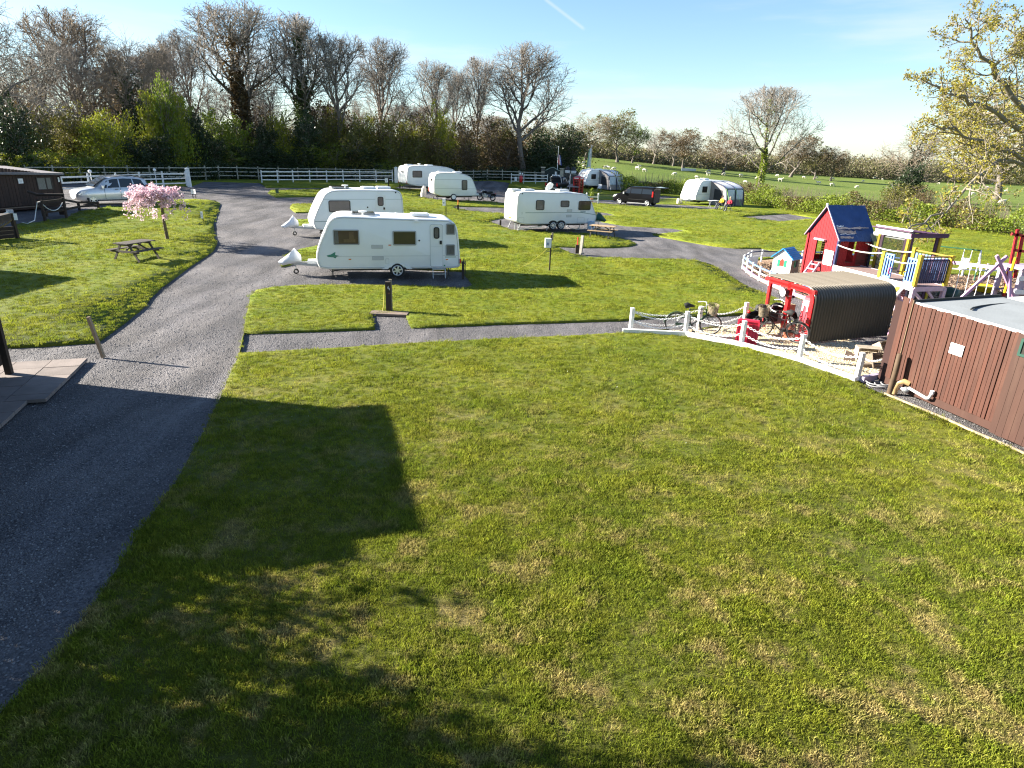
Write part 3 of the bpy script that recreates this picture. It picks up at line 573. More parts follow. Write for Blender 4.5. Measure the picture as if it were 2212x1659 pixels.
def bare_tree(seed, h=18, crown=5.5, fork=0.3, kind='ash', ivy=0.0, leaf=None, leafn=0, leafsize=0.2, twig=0.011, detail=1.0, lean=0.0):
    """trunk with limbs, then a crown of branches and twigs; returns dict of meshes"""
    rg = np.random.default_rng(seed); K = 9; z = np.linspace(0, 1, K)
    tr = np.zeros((1, K, 3)); tr[0, :, 2] = z * h * (0.8 if kind == 'ash' else 0.62); tr[0, :, :2] = np.cumsum(rg.normal(0, 0.022 * h * (1.0 if kind == 'ash' else 1.2), (K, 2)), 0) * 0.5 - 0; tr[0, :, 0] += lean * z * z * h; tr[0, 0] = (0, 0, -0.3); tr[0, 1, :2] *= 0.3
    zc = h * (fork + 0.98) / 2 - h * 0.06; EV = (zc, crown * 1.08, h * 0.98 - zc)
    rt = h * 0.019; Rt = (rt * (1 - 0.8 * z ** 0.9) * np.where(z < 0.06, 1.5, 1))[None]
    if kind == 'ash':
        l1, R1 = grow(rg, tr, Rt, 13, fork, 0.72, lambda t: crown * (1.7 - 0.7 * t), 8, rt * 0.5, rt * 0.12, 0.16, 0.12, env=EV)
        top = tr[:, -1:, :]
        l2, R2 = grow(rg, l1, R1, 7, 0.22, 0.62, 0.62, 6, rt * 0.2, rt * 0.06, 0.10, 0.15, taper=0.25, env=EV)
    else:
        l1, R1 = grow(rg, tr, Rt, 12, fork, 1.0, lambda t: crown * (1.5 - 0.5 * t), 9, rt * 0.55, rt * 0.12, 0.07, 0.22, env=EV)
        l2, R2 = grow(rg, l1, R1, 7, 0.2, 0.8, 0.58, 7, rt * 0.22, rt * 0.06, 0.05, 0.25, taper=0.3, env=EV)
    l3, R3 = grow(rg, l2, R2, int(6 * detail), 0.12, 0.75, 0.62, 5, rt * 0.085, twig * 1.3, 0.07 if kind == 'ash' else 0.02, 0.22, taper=0.25, env=EV)
    l4, R4 = grow(rg, l3, R3, int(5 * detail), 0.08, 0.7, 0.8, 3, twig * 1.25, twig * 0.75, 0.08 if kind == 'ash' else 0.02, 0.2, taper=0.2, env=EV)
    g = Geo(); g.add(*tubes(tr, Rt, 10)); g.add(*tubes(l1, R1, 6)); G2 = Geo(); G2.add(*tubes(l2, R2, 5)); G2.add(*tubes(l3, R3, 3)); G2.add(*tubes(l4, R4, 3))
    out = {'trunk': (g, True), 'crown': (G2, False)}
    tips = np.concatenate([l4[:, -1], l4[:, 2], l3[:, -1]])
    if leaf:
        c = tips[rg.integers(0, len(tips), leafn)] + rg.normal(0, 0.12, (leafn, 3)); gl = Geo(); gl.add(*leaves(rg, c, leafsize)); out['leaves'] = (gl, False)
    if ivy > 0:
        n = int(2600 * ivy); gi = Geo(); k = rg.integers(0, 3, n); t = rg.random(n) ** 0.8; top_ = min(0.95, 0.35 + 0.4 * ivy)
        q = t * top_ * (K - 1); i = np.minimum(q.astype(int), K - 2); fr = (q - i)[:, None]; c = tr[0, i] * (1 - fr) + tr[0, i + 1] * fr
        rad = (rt * 1.15 + (0.25 + 0.55 * ivy) * rg.random(n) * (1.1 - t))[:, None]; a = rg.uniform(0, 2 * PI, n); c = c + np.stack([np.cos(a), np.sin(a), np.zeros(n)], -1) * rad
        n2 = n // 2; j = rg.integers(0, len(l1), n2); kk = rg.integers(0, 4, n2); c2 = l1[j, kk] + rg.normal(0, 0.22, (n2, 3)); c = np.concatenate([c, c2])
        gi.add(*leaves(rg, c, 0.26)); out['ivy'] = (gi, False)
    return out
def tree_thing(name, label, parts, mats, loc, rz=0, scale=1, group=None, cat='tree'):
    t = thing(name, label, cat, loc, rz, group); t.scale = scale if isinstance(scale, tuple) else (scale,) * 3
    for k, (g, sm) in list(parts.items()):
        me = g if isinstance(g, bpy.types.Mesh) else g.mesh(k, mats[k], sm); parts[k] = (me, sm); o_ = meshobj(k, me, t)
        if k == 'twigs': o_['kind'] = 'stuff'
    return t
TM = {'trunk': M_BARKG, 'crown': M_TWIG, 'ivy': M_IVY, 'leaves': M_LF_BRN, 'stem': M_BARKG, 'foliage': M_LF_GRN, 'twigs': M_TWIGR}
def base_at(u, v, dist): # a point on the ground in the direction of (u, v) at forward distance dist
    k = ray(u, v); s = dist / k[1]; x = k[0] * s; return Vector((x, dist, H(x, dist)))
PROTO = {}
def proto(kind, i, far=False):
    k = (kind, i, far)
    if k not in PROTO:
        f = dict(ash=(0.34, 0.40, 0.36, 0.30), oak=(0.26, 0.22, 0.30, 0.24))[kind][i % 4]
        p_ = bare_tree(300 + i * 17 + (500 if kind == 'oak' else 0) + (50 if far else 0), 18, 5.4 if kind == 'ash' else 6.6, f, kind, ivy=1.0, leaf=True, leafn=5200, leafsize=0.30 if far else 0.22, twig=0.028 if far else 0.0145, detail=0.85 if far else 1.0)
        V = np.concatenate(p_['crown'][0].v); dims = (np.percentile(np.abs(V[:, :2]), 98), np.percentile(V[:, 2], 99.8))
        PROTO[k] = ({a_: g.mesh(a_, TM[a_], sm) for a_, (g, sm) in p_.items()}, dims)
    return PROTO[k]
def tall_tree(u, vtop, dist, label, name='bare_tree', width=None, seed=0, kind='ash', ivy=0, leaf=None, mats={}, far=False, group=None, p=0, **kw):
    b = base_at(u, 390, dist); k = ray(u, vtop); h = CAMZ + k[2] * dist / k[1] - b.z
    px = px_per_m(b + Vector((0, 0, h / 2))); crown = (width / px / 2) if width else h * 0.3
    ms, (cx_, hz) = proto(kind, p, far); sx = float(np.clip(crown / cx_, 0.3, 2.2)); sz = h / hz
    t = thing(name, label, 'tree', b, seed * 1.7, group); t.scale = (sx, sx, sz)
    for kk, me in ms.items():
        if kk == 'ivy' and not ivy or kk == 'leaves' and not leaf: continue
        o = meshobj(kk, me, t)
        if kk in mats: o.material_slots[0].link = 'OBJECT'; o.material_slots[0].material = mats[kk]
    return t
WOOD = [
 (22, -60, 64, 'huge dark bare tree at the left end of the wood', dict(p=3, seed=3, width=250, fork=0.25, ivy=0.9, kind='oak')),
 (110, 60, 72, 'bare tree with arching limbs over the brown shed, beside the huge dark one', dict(p=3, seed=31, width=190, fork=0.3, kind='oak', mats={'trunk': M_BARKD})),
 (215, 12, 80, 'broad reddish bare tree rising above the left of the wood', dict(p=1, seed=5, width=190, fork=0.3, kind='ash', mats={'crown': M_TWIGR})),
 (305, 72, 76, 'brown twiggy tree with dark ivy climbing into its crown, behind the cherry tree', dict(p=2, seed=6, width=170, fork=0.25, ivy=1.2, kind='oak', mats={'crown': M_TWIGR})),
 (385, 92, 84, 'thin-crowned bare tree standing just behind the white gatepost', dict(p=0, seed=8, width=120, fork=0.35, kind='ash')),
 (436, 60, 92, 'slender pale bare tree filling the gap left of the ivied giant', dict(p=1, seed=9, width=110, fork=0.3, kind='ash')),
 (540, 4, 80, 'tallest bare tree over the white fences, with thick brown ivied trunk', dict(p=2, seed=10, width=205, fork=0.36, ivy=0.8, kind='ash', lean=-0.09, mats={'trunk': M_BARKD, 'ivy': M_LF_BRN})),
 (655, 24, 82, 'tall bare tree with a dark green ivy sleeve on its trunk', dict(p=0, seed=12, width=165, fork=0.36, ivy=1.0, kind='ash', mats={'trunk': M_BARKD})),
 (600, 120, 86, 'crooked bare tree squeezed between the two ivied giants', dict(p=1, seed=13, width=110, fork=0.3, kind='oak', mats={'trunk': M_BARKD})),
 (748, 72, 82, 'bare grey tree with a clean straight trunk behind the long white fence', dict(p=2, seed=14, width=130, fork=0.42, kind='ash')),
 (838, 82, 88, 'round-topped bare tree just left of the gap in the skyline', dict(p=3, seed=15, width=125, fork=0.4, kind='ash')),
 (935, 126, 92, 'small bare tree, the left one of the three above the white caravans', dict(p=0, seed=16, width=95, fork=0.4, kind='ash')),
 (986, 142, 95, 'thin bare tree, the middle one of the three above the white caravans', dict(p=1, seed=17, width=70, fork=0.4, kind='ash')),
 (1038, 122, 95, 'bare tree, the right one of the three above the white caravans', dict(p=2, seed=18, width=85, fork=0.42, kind='ash')),
 (1128, 92, 93, 'lone pale-trunked bare tree with wide open crown at the end of the wood', dict(p=3, seed=19, width=165, fork=0.38, kind='ash')),
]
FRU = [-200, -60, 60, 145, 322, 433, 484, 700, 849, 925, 1002, 1066, 1188, 1300]
FRD = [P(u, v).y for u, v in zip(FRU, (397, 397, 396.5, 394.5, 391.5, 389.5, 387, 388, 390.5, 391, 390, 388.5, 391, 396))]
def front(u): return float(np.interp(u, FRU, FRD))
def shift(u, d): return front(u) + 1.2 + max(0.3, d - float(np.interp(u, [-40, 150, 430, 640, 850, 1240], [57, 61, 70, 76, 80, 95])))
WOOD = [(u, vt, shift(u, d), lab, kw) for u, vt, d, lab, kw in WOOD]
for u, vt, d, lab, kw in WOOD: tall_tree(u, vt, d, lab, name='bare_tree', **kw)

def shrub(seed, r=2.6, h=5.0, nl=7500, ls=0.155, stems=9, leafy=1.0, lump=7):
    rg = np.random.default_rng(seed); base = np.zeros((stems, 6, 3)); a = rg.uniform(0, 2 * PI, stems); sp = rg.uniform(0.15, 0.75, stems) * r; hh = h * rg.uniform(0.65, 1.0, stems); t = np.linspace(0, 1, 6)
    base[:, :, 0] = (np.cos(a) * sp)[:, None] * t ** 1.3; base[:, :, 1] = (np.sin(a) * sp)[:, None] * t ** 1.3; base[:, :, 2] = hh[:, None] * t; base += rg.normal(0, 0.08, base.shape) * t[None, :, None]
    R = 0.055 * (1 - 0.75 * t)[None] * np.ones((stems, 1)); l2, R2 = grow(rg, base, R, 8, 0.15, 0.8, 0.42, 5, 0.025, 0.012, 0.08, 0.2); l3, R3 = grow(rg, l2, R2, 6, 0.2, 0.7, 0.5, 4, 0.013, 0.008, 0.05, 0.2)
    g = Geo(); g.add(*tubes(base, R, 5)); tw = Geo(); tw.add(*tubes(l2, R2, 3)); tw.add(*tubes(l3, R3, 3)); out = {'stem': (g, True), 'twigs': (tw, False)}
    # leaves in uneven clumps through the volume, thinner where light breaks through
    tips = np.concatenate([l3[:, -1], l3[:, 2], l2[:, -1], l2[:, 3]]); n = int(nl * leafy)
    ctr = rg.normal(0, 1, (lump * 4, 3)); ctr = norm(ctr) * rg.uniform(0.35, 1, (lump * 4, 1)) ; ctr[:, 2] = np.abs(ctr[:, 2]) * 0.9 + 0.02; ctr *= np.array((r, r, h * 0.95))
    k = rg.integers(0, len(ctr), n // 2); c1 = ctr[k] + rg.normal(0, 0.20 * r, (n // 2, 3)) * np.array((1, 1, 0.8)); c2 = tips[rg.integers(0, len(tips), n - n // 2)] + rg.normal(0, 0.16, (n - n // 2, 3))
    c = np.concatenate([c1, c2]); c = c[c[:, 2] > 0.05]; gl = Geo(); gl.add(*leaves(rg, c, ls)); out['foliage'] = (gl, False); return out
def inst(parts, mats):  # meshes once, shared afterwards
    return {k: (g.mesh(k, mats[k], sm), sm) for k, (g, sm) in parts.items()}
KINDS_SH = [
 ('yellow', 'leafy shrub in yellow-green spring leaf at the front of the wood', M_LF_YEL, 1.0), ('green', 'fresh green leafy shrub growing along the wood edge', M_LF_GRN, 1.0), ('olive', 'olive-brown shrub half in leaf along the wood edge', M_LF_OLV, 0.8),
 ('dark', 'dark evergreen bush standing in the shade of the wood', M_LF_DRK, 1.3), ('brown', 'brown twiggy thicket shrub with hardly a leaf under the bare trees', M_LF_BRN, 0.45)]
SH = {}
for i, (k, lab, lm, lf) in enumerate(KINDS_SH):
    mm = dict(TM); mm['foliage'] = lm; mm['twigs'] = M_TWIGR if k in ('brown', 'olive') else M_TWIG
    SH[k] = [inst(shrub(100 + i * 10 + j, leafy=lf), mm) for j in range(2)]; SH[k + '_lab'] = lab
SEEN = {}
LM_ = ((45, 'above the left end of the brown shed'), (110, 'above the brown shed window'), (155, 'above the brown shed corner'), (205, 'behind the silver car bonnet'), (255, 'behind the silver car roof'), (300, 'behind the silver car tail'), (350, 'behind the pink cherry'), (400, 'just left of the stout gatepost'), (445, 'just right of the stout gatepost'), (500, 'under the ivied giant'), (560, 'left of the long white fence'), (625, 'behind the left of the long fence'), (685, 'over the second caravan nose'), (745, 'behind the middle of the long fence'), (800, 'right of the long fence middle'), (860, 'over the tall square gatepost'), (925, 'over the half hidden caravan'), (985, 'over the old cream-white caravan'), (1045, 'over the parked motorcycle'), (1105, 'under the lone pale-trunked tree'), (1165, 'behind the dark gateway'), (1300, 'at the right end of the wood'))
def put_shrub(k, u, d, top, w, i=0):
    b = base_at(u, 390, d); kk = ray(u, top); zt = CAMZ + kk[2] * d / kk[1]; h = max(1.2, zt - b.z); s = w / 2 / 2.7; px = px_per_m(b)
    sx = w / px / 2 / 2.7
    ht = 'low' if top > 295 else 'tall' if top < 225 else 'mid-high'; lab = '%s %s, %s' % (ht, dict(yellow='yellow-green leafy shrub', green='fresh green shrub', olive='olive half-leaved shrub', dark='dark evergreen bush', brown='brown leafless thicket')[k], next(n for x, n in LM_ if u < x))
    SEEN[lab] = SEEN.get(lab, 0) + 1
    if SEEN[lab] > 1: lab += (', further right', ', rightmost')[min(SEEN[lab], 3) - 2]
    t = tree_thing('shrub', lab, SH[k][i % 2], None, b, rndm.uniform(0, 6.28), (sx, sx, h / 5.2), group='%s shrubs of the wood edge' % k, cat='shrub')
rndm = random.Random(21)
ROW = [ # kind, u, forward distance, top, width
 ('yellow', 5, 58, 330, 120), ('dark', 40, 60, 215, 120), ('olive', 105, 64, 235, 130), ('olive', 165, 66, 225, 130), ('brown', 120, 76, 170, 160), ('brown', 210, 78, 150, 170), ('green', 230, 66, 262, 120), ('yellow', 240, 65, 250, 110), ('yellow', 268, 67, 236, 110),
 ('brown', 60, 80, 140, 170), ('brown', 290, 84, 118, 170), ('brown', 370, 88, 140, 150), ('yellow', 345, 70, 196, 70), ('green', 372, 70, 168, 95), ('yellow', 392, 71, 200, 80), ('dark', 335, 73, 205, 110), ('green', 395, 73, 205, 110), ('dark', 430, 73, 235, 80), ('yellow', 130, 60, 330, 120), ('green', 185, 62, 335, 110), ('yellow', 250, 64, 330, 90), ('dark', 300, 67, 300, 120), ('green', 75, 58, 330, 110),
 ('olive', 150, 58, 352, 120), ('dark', 215, 61, 350, 100), ('dark', 355, 69, 290, 120), ('dark', 405, 72, 300, 110),
 ('green', 480, 76, 240, 100), ('green', 520, 77, 255, 100), ('brown', 555, 82, 230, 120), ('olive', 600, 80, 244, 90), ('yellow', 615, 79, 252, 70), ('yellow', 640, 79, 290, 70), ('dark', 585, 78, 262, 90), ('dark', 665, 79, 240, 95), ('dark', 560, 76, 310, 120), ('brown', 700, 84, 190, 130), ('brown', 740, 86, 208, 130), ('olive', 720, 82, 235, 100), ('yellow', 735, 84, 232, 60), ('olive', 780, 82, 250, 100), ('yellow', 790, 84, 245, 70),
 ('brown', 830, 86, 240, 120), ('olive', 850, 84, 245, 110), ('yellow', 880, 86, 262, 80), ('brown', 905, 88, 236, 120), ('yellow', 945, 89, 234, 62), ('yellow', 965, 90, 255, 60), ('olive', 925, 87, 250, 100), ('brown', 1000, 91, 240, 120), ('brown', 1060, 93, 245, 120), ('brown', 1110, 96, 255, 120), ('green', 1010, 92, 300, 80), ('dark', 1165, 98, 275, 110), ('olive', 1090, 96, 262, 110), ('dark', 1215, 104, 272, 100), ('brown', 1150, 103, 240, 110),
 ('olive', 480, 75, 320, 140), ('dark', 620, 77, 325, 150), ('green', 700, 79, 315, 150), ('dark', 790, 81, 320, 150), ('olive', 870, 83, 318, 140), ('brown', 940, 87, 300, 140), ('brown', 1020, 90, 310, 140), ('brown', 1090, 93, 305, 140), ('dark', 1150, 96, 312, 120), ('green', 520, 75, 335, 120), ('green', 840, 81, 345, 110), ('dark', 450, 74, 290, 110), ('olive', 760, 80, 285, 120), ('olive', 900, 85, 290, 120), ('dark', 1185, 97, 330, 90),
]
for i, u in enumerate(range(10, 1235, 88)): # the wood goes on behind
    u += rndm.uniform(-18, 18); vt = float(np.interp(u, [0, 250, 420, 520, 700, 900, 1100, 1235], [95, 112, 140, 200, 222, 238, 250, 262])) + rndm.uniform(-22, 22)
    tall_tree(u, vt, front(u) + rndm.uniform(14, 34), 'grey-brown bare tree deeper in the wood, ' + next(n for x, n in LM_ if u < x), name='bare_tree', width=rndm.uniform(105, 165), seed=i, p=i % 4, kind=('ash', 'oak')[i % 2], ivy=i % 3 == 0, mats={'crown': M_TWIGR} if i % 2 else {}, group='bare trees deeper in the wood')
for i, (k, u, d, top, w) in enumerate(sorted(ROW, key=lambda r: r[1])): put_shrub(k, u, shift(u, d), top, w, i)
# low brambles at the foot of the wood, and a dense deep interior
def heap(name, spots, n, ls, hfun, m, seed, spread):
    rg = np.random.default_rng(seed); g = Geo(); cc = []
    for x, y, hh, r in spots:
        c = rg.normal(0, 1, (n, 3)) * np.array((r * .5, r * .5, 0)); c[:, 2] = rg.random(n) ** 1.2 * hh; c[:, 0] += x; c[:, 1] += y; cc.append(c)
    c = np.concatenate(cc); c[:, 2] += Hn(c[:, 0], c[:, 1]); g.add(*leaves(rg, c, ls)); tag(meshobj(name, g.mesh(name, m)), kind='stuff')
sp = []; sp2 = []
for u in range(-40, 1240, 9):
    d = front(u) + 1.3; b = base_at(u, 390, d); sp.append((b.x, b.y, rndm.uniform(.7, 1.9), 1.4))
heap('brambles', sp, 330, 0.22, None, M_LF_DRK, 5, 1)
for u in range(-160, 1220, 22):
    d = front(u) + 28; b = base_at(u, 390, d + rndm.uniform(-5, 5)); sp2.append((b.x, b.y, rndm.uniform(3.0, 6.0), 5.5))
heap('deep_wood', sp2, 1500, 0.34, None, M_LF_OLV, 6, 1)

# ------------------------------------------------------------------ the pasture's trees
FIELD = [ # u, base v, top v, width, label, kwargs
 (1222, None, 268, 120, 128, 'low brown tree closing the end of the wood, behind the flagpole', dict(p=0, seed=40, kind='oak', fork=0.2, leaf=True, leafn=2500, leafsize=.25, mats={'leaves': M_LF_OLV, 'crown': M_TWIGR})),
 (1262, None, 240, 175, 95, 'bare spreading tree beyond the field, left of the leafy one', dict(p=1, seed=41, kind='oak', fork=0.25, mats={'crown': M_TWIGR})),
 (1330, None, 236, 178, 100, 'tall oak with olive young leaves in its top, beyond the field', dict(p=2, seed=42, kind='oak', fork=0.24, leaf=True, leafn=7000, leafsize=.36, mats={'leaves': M_LF_OLV})),
 (1362, None, 262, 182, 66, 'darker leafy tree leaning on the right of the olive oak', dict(p=3, seed=43, kind='oak', fork=0.25, leaf=True, leafn=5500, leafsize=.34, mats={'leaves': M_LF_GRN})),
 (1408, None, 274, 200, 80, 'grey bare tree in the far hedgerow, right of the olive oak', dict(p=0, seed=44, kind='oak', fork=0.25)),
 (1450, None, 284, 215, 60, 'thin bare tree behind the round brown oak', dict(p=1, seed=45, kind='oak', fork=0.25)),
 (1472, 362, 277, None, 98, 'round brown budding oak standing alone in the field', dict(p=2, seed=46, kind='oak', fork=0.2, leaf=True, leafn=4500, leafsize=.3, mats={'crown': M_TWIGR})),
 (1560, 376, 285, None, 110, 'brown budding tree left of the great bare tree in the field', dict(p=3, seed=47, kind='oak', fork=0.2, leaf=True, leafn=4500, leafsize=.3, mats={'crown': M_TWIGR})),
 (1706, 382, 290, None, 105, 'brown budding tree close to the right of the great bare tree', dict(p=0, seed=48, kind='oak', fork=0.2, leaf=True, leafn=3800, leafsize=.3, mats={'crown': M_TWIGR})),
 (1758, 387, 313, None, 62, 'small field oak, left one of the pair with long shadows', dict(p=1, seed=49, kind='oak', fork=0.22, leaf=True, leafn=3000, leafsize=.32, mats={'crown': M_TWIGR, 'leaves': M_LF_OLV})),
 (1794, 390, 318, None, 64, 'small field oak, right one of the pair with long shadows', dict(p=2, seed=50, kind='oak', fork=0.22, leaf=True, leafn=3800, leafsize=.32, mats={'crown': M_TWIGR})),
 (1960, 432, 262, None, 130, 'broken old oak in the hedge, its trunk muffled in dark ivy', dict(p=3, seed=51, kind='oak', fork=0.22, ivy=1.3, mats={'crown': M_TWIGR, 'ivy': M_LF_DRK})),
 (2160, 438, 150, None, 270, 'stout grey oak with a bare trunk and sheep lying at its foot', dict(p=1, seed=53, kind='oak', fork=0.34, leaf=True, leafn=3000, leafsize=.3, mats={'leaves': M_LF_OAK})),
]
for u, vb, vt, d, w, lab, kw in [(a[0], a[1], a[2], a[3], a[4], a[5], a[6]) for a in FIELD]:
    if d is None: p = P(u, vb); d = p.y
    tall_tree(u, vt, d, lab, name='oak_tree', width=w, far=d > 112, **kw)
p = P(1638, 418); k = ray(1640, 176); tree_thing('bare_tree', 'great bare tree with ivied foot, at the hedge behind the awning', bare_tree(777, CAMZ + k[2] * p.y / k[1] - p.z, 112 / px_per_m(p), 0.2, 'ash', ivy=0.45, twig=0.020, detail=1.0), dict(TM, ivy=M_LF_GRN), p, 0.4)
# rows of woodland on the skyline
rg = np.random.default_rng(77); cc = []
for u in range(1180, 2420, 5):
    top = np.interp(u, [1180, 1300, 1420, 1560, 1700, 1800, 1850, 1900, 1990, 2080, 2212, 2420], [300, 305, 318, 322, 330, 338, 332, 334, 338, 336, 325, 320]); d = np.interp(u, [1180, 1400, 1700, 2420], [205, 240, 300, 330]) + rg.uniform(-12, 12)
    b = base_at(u, 390, d); k = ray(u, top + rg.uniform(-3, 9)); zt = CAMZ + k[2] * d / k[1]; n = 420; c = rg.normal(0, 1, (n, 3)) * np.array((2.0, 3.0, 0)); q = rg.random(n); c[:, 2] = b.z + q * (zt - b.z) * (1 - 0.12 * np.abs(c[:, 0])); c[:, 0] += b.x; c[:, 1] += b.y; cc.append(c)
c = np.concatenate(cc); h_ = len(c) // 2; pr = rg.permutation(len(c))
for i, (nm, mm) in enumerate((('far_wood', leafmat('far_budding_wood', (.15, .125, .085), (.24, .20, .13), .3, scale=.15)), ('far_wood', leafmat('far_greening_wood', (.12, .12, .05), (.20, .19, .08), .3, scale=.15)))):
    g = Geo(); g.add(*leaves(rg, c[pr[i * h_:(i + 1) * h_]], 0.6)); tag(meshobj(nm, g.mesh(nm, mm)), kind='stuff')

# ------------------------------------------------------------------ the big oak hanging in from the right
def oak_right():
    rg = np.random.default_rng(91); base = Vector((35.5, 43.5, 0)); base.z = H(base.x, base.y); K = 10; z = np.linspace(0, 1, K); hh = 17.5
    tr = np.zeros((1, K, 3)); tr[0, :, 2] = z * 12; tr[0, :, :2] = np.cumsum(rg.normal(0, 0.22, (K, 2)), 0); tr[0, 0] = (0, 0, -.3); Rt = (0.55 * (1 - 0.75 * z) * np.where(z < .05, 1.5, 1))[None]
    def limb(pts): # a limb drawn through directions of view at chosen distances
        q = [PY(u, v, y) - base for u, v, y in pts]; n = 14; t = np.linspace(0, len(q) - 1, n); a = np.array(q); out = np.stack([np.interp(t, range(len(q)), a[:, i]) for i in range(3)], -1); out[1:-1] += rg.normal(0, .10, (n - 2, 3)); return out
    L1 = [limb([(2275, 330, 43.5), (2190, 270, 42.5), (2120, 232, 41.5), (2060, 208, 41), (2000, 178, 40.5)]), limb([(2275, 300, 43.5), (2200, 225, 43), (2140, 150, 42.5), (2105, 90, 42), (2085, 42, 41.5)]),
          limb([(2275, 380, 43.5), (2215, 345, 42), (2160, 320, 41), (2085, 292, 40), (2010, 268, 39)]), limb([(2275, 390, 43.5), (2205, 350, 42), (2150, 352, 40), (2095, 400, 37), (2045, 452, 34), (1992, 478, 32), (1955, 500, 30.5)]),
          limb([(2275, 300, 43.5), (2230, 200, 44), (2200, 110, 45), (2180, 50, 45)]), limb([(2275, 360, 43.5), (2230, 300, 46), (2170, 255, 48), (2110, 240, 50), (2050, 250, 51)]), limb([(2275, 330, 43.5), (2330, 240, 44), (2390, 180, 44), (2420, 120, 44)]), limb([(2275, 350, 43.5), (2340, 320, 41), (2420, 290, 40), (2480, 300, 39)])]
    l1 = np.array(L1); t = np.linspace(0, 1, 14); R1 = (np.array([.17, .18, .16, .12, .17, .15, .17, .17])[:, None] * (1 - 0.88 * t)[None]) + 0.012
    l2, R2 = grow(rg, l1, R1, 15, 0.15, 0.85, 0.36, 7, 0.055, 0.016, 0.05, 0.26); q_ = l2[45:60]; l2[45:60] = q_[:, :1] + (q_ - q_[:, :1]) * 0.5; l3, R3 = grow(rg, l2, R2, 8, 0.15, 0.75, 0.5, 6, 0.03, 0.010, 0.03, 0.26); l4, R4 = grow(rg, l3, R3, 4, 0.2, 0.7, 0.55, 4, 0.011, 0.006, 0.02, 0.25)
    g = Geo(); g.add(*tubes(tr, Rt, 12)); g.add(*tubes(l1, R1, 8)); tw = Geo(); tw.add(*tubes(l2, R2, 5)); tw.add(*tubes(l3, R3, 4)); tw.add(*tubes(l4, R4, 3))
    tips = np.concatenate([l4[:, -1], l4[:, -1], l4[:, 2], l3[:, -1]]); tips = tips[rg.random(len(tips)) < np.where(tips[:, 2] < 4.5, 0.36, 0.55)]
    c = np.repeat(tips, 4, 0) + rg.normal(0, 0.10, (len(tips) * 4, 3)); br = rg.random(len(c)) < 0.3; g1 = Geo(); g1.add(*leaves(rg, c[~br], .115)); g2 = Geo(); g2.add(*leaves(rg, c[br], .115))
    t = thing('oak_tree', 'near oak in yellow young leaf, its long low branch drooping towards the playground', 'tree', base)
    meshobj('trunk', g.mesh('trunk', mat('oak_bark', (.20, .175, .14), .9, var=.3, scale=3, bump=.5, bscale=12), True), t); meshobj('crown', tw.mesh('crown', mat('oak_twigs', (0.19, 0.165, 0.125), 0.9, var=0.3, scale=2)), t); meshobj('leaves', g1.mesh('leaves', M_LF_OAK), t); o = meshobj('leaves', g2.mesh('leaves', M_LF_OKB), t); tag(o, label='bronze opening leaves')
oak_right()

# ------------------------------------------------------------------ field hedge, verge
def hedge(name, label, pts, h, w, seed, n_per_m=620, ls=0.16):
    rg = np.random.default_rng(seed); q = [Vector((p.x, p.y, 0)) for p in pts]; L_ = [0]
    for a, b in zip(q, q[1:]): L_.append(L_[-1] + (b - a).length)
    tot = L_[-1]; n = int(tot * n_per_m); s = rg.random(n) * tot; xs = np.interp(s, L_, [p.x for p in q]); ys = np.interp(s, L_, [p.y for p in q])
    lum = 0.8 + 0.28 * np.sin(s * .9 + 3 * np.sin(s * .23)) + 0.15 * np.sin(s * 2.7 + 1); hz = rg.random(n) ** 0.75 * h * np.clip(lum, .55, 1.25); off = rg.normal(0, w * .42, n) * np.clip(1.1 - (hz / h) ** 3 * .5, .3, 1)
    dx = np.interp(s + .5, L_, [p.x for p in q]) - xs; dy = np.interp(s + .5, L_, [p.y for p in q]) - ys; ln = np.hypot(dx, dy) + 1e-6; xs = xs - dy / ln * (off - w * .5); ys = ys + dx / ln * (off - w * .5) + w * .0
    c = np.stack([xs, ys, Hn(xs, ys) + hz], -1); k = np.sin(s * .55 + 2 * np.sin(s * .13)) + rg.normal(0, .5, n) + (hz / h - .6) * 1.2; t = thing(name, label, 'hedge', (0, 0, 0))
    for nm, sel, mm, lb in (('foliage', k < .25, M_LF_GRN, None), ('foliage', (k >= .25) & (k < .75), M_LF_OLV, 'olive patches of foliage'), ('foliage', k >= .75, M_LF_BRN, 'brown twiggy patches of the hedge')):
        g = Geo(); g.add(*leaves(rg, c[sel], ls)); o = meshobj(nm, g.mesh(nm, mm), t)
        if lb: tag(o, label=lb)
    m_ = int(tot * 26); s = rg.random(m_) * tot; xs = np.interp(s, L_, [p.x for p in q]) + rg.normal(0, w * .3, m_); ys = np.interp(s, L_, [p.y for p in q]) + w * .5 + rg.normal(0, w * .3, m_); b = np.stack([xs, ys, Hn(xs, ys)], -1); e = b + np.stack([rg.normal(0, .25, m_), rg.normal(0, .25, m_), rg.uniform(.7, 1.25, m_) * h], -1)
    l = np.stack([b, (b + e) / 2 + rg.normal(0, .06, b.shape), e], 1); g = Geo(); g.add(*tubes(l, np.tile([.02, .014, .007], (m_, 1)), 3)); tag(meshobj('twigs', g.mesh('twigs', M_TWIGR), t), kind='stuff')
HP = [P(1300, 401), P(1330, 410), P(1442, 415), P(1530, 425), P(1612, 435), P(1700, 450), P(1790, 463), P(1887, 474), P(2034, 487), P(2181, 504), P(2330, 519), P(2440, 530)]
hedge('field_hedge', 'long rough field hedge, patchy green and brown, between the campsite and the sheep', HP, 2.05, 2.0, 4)
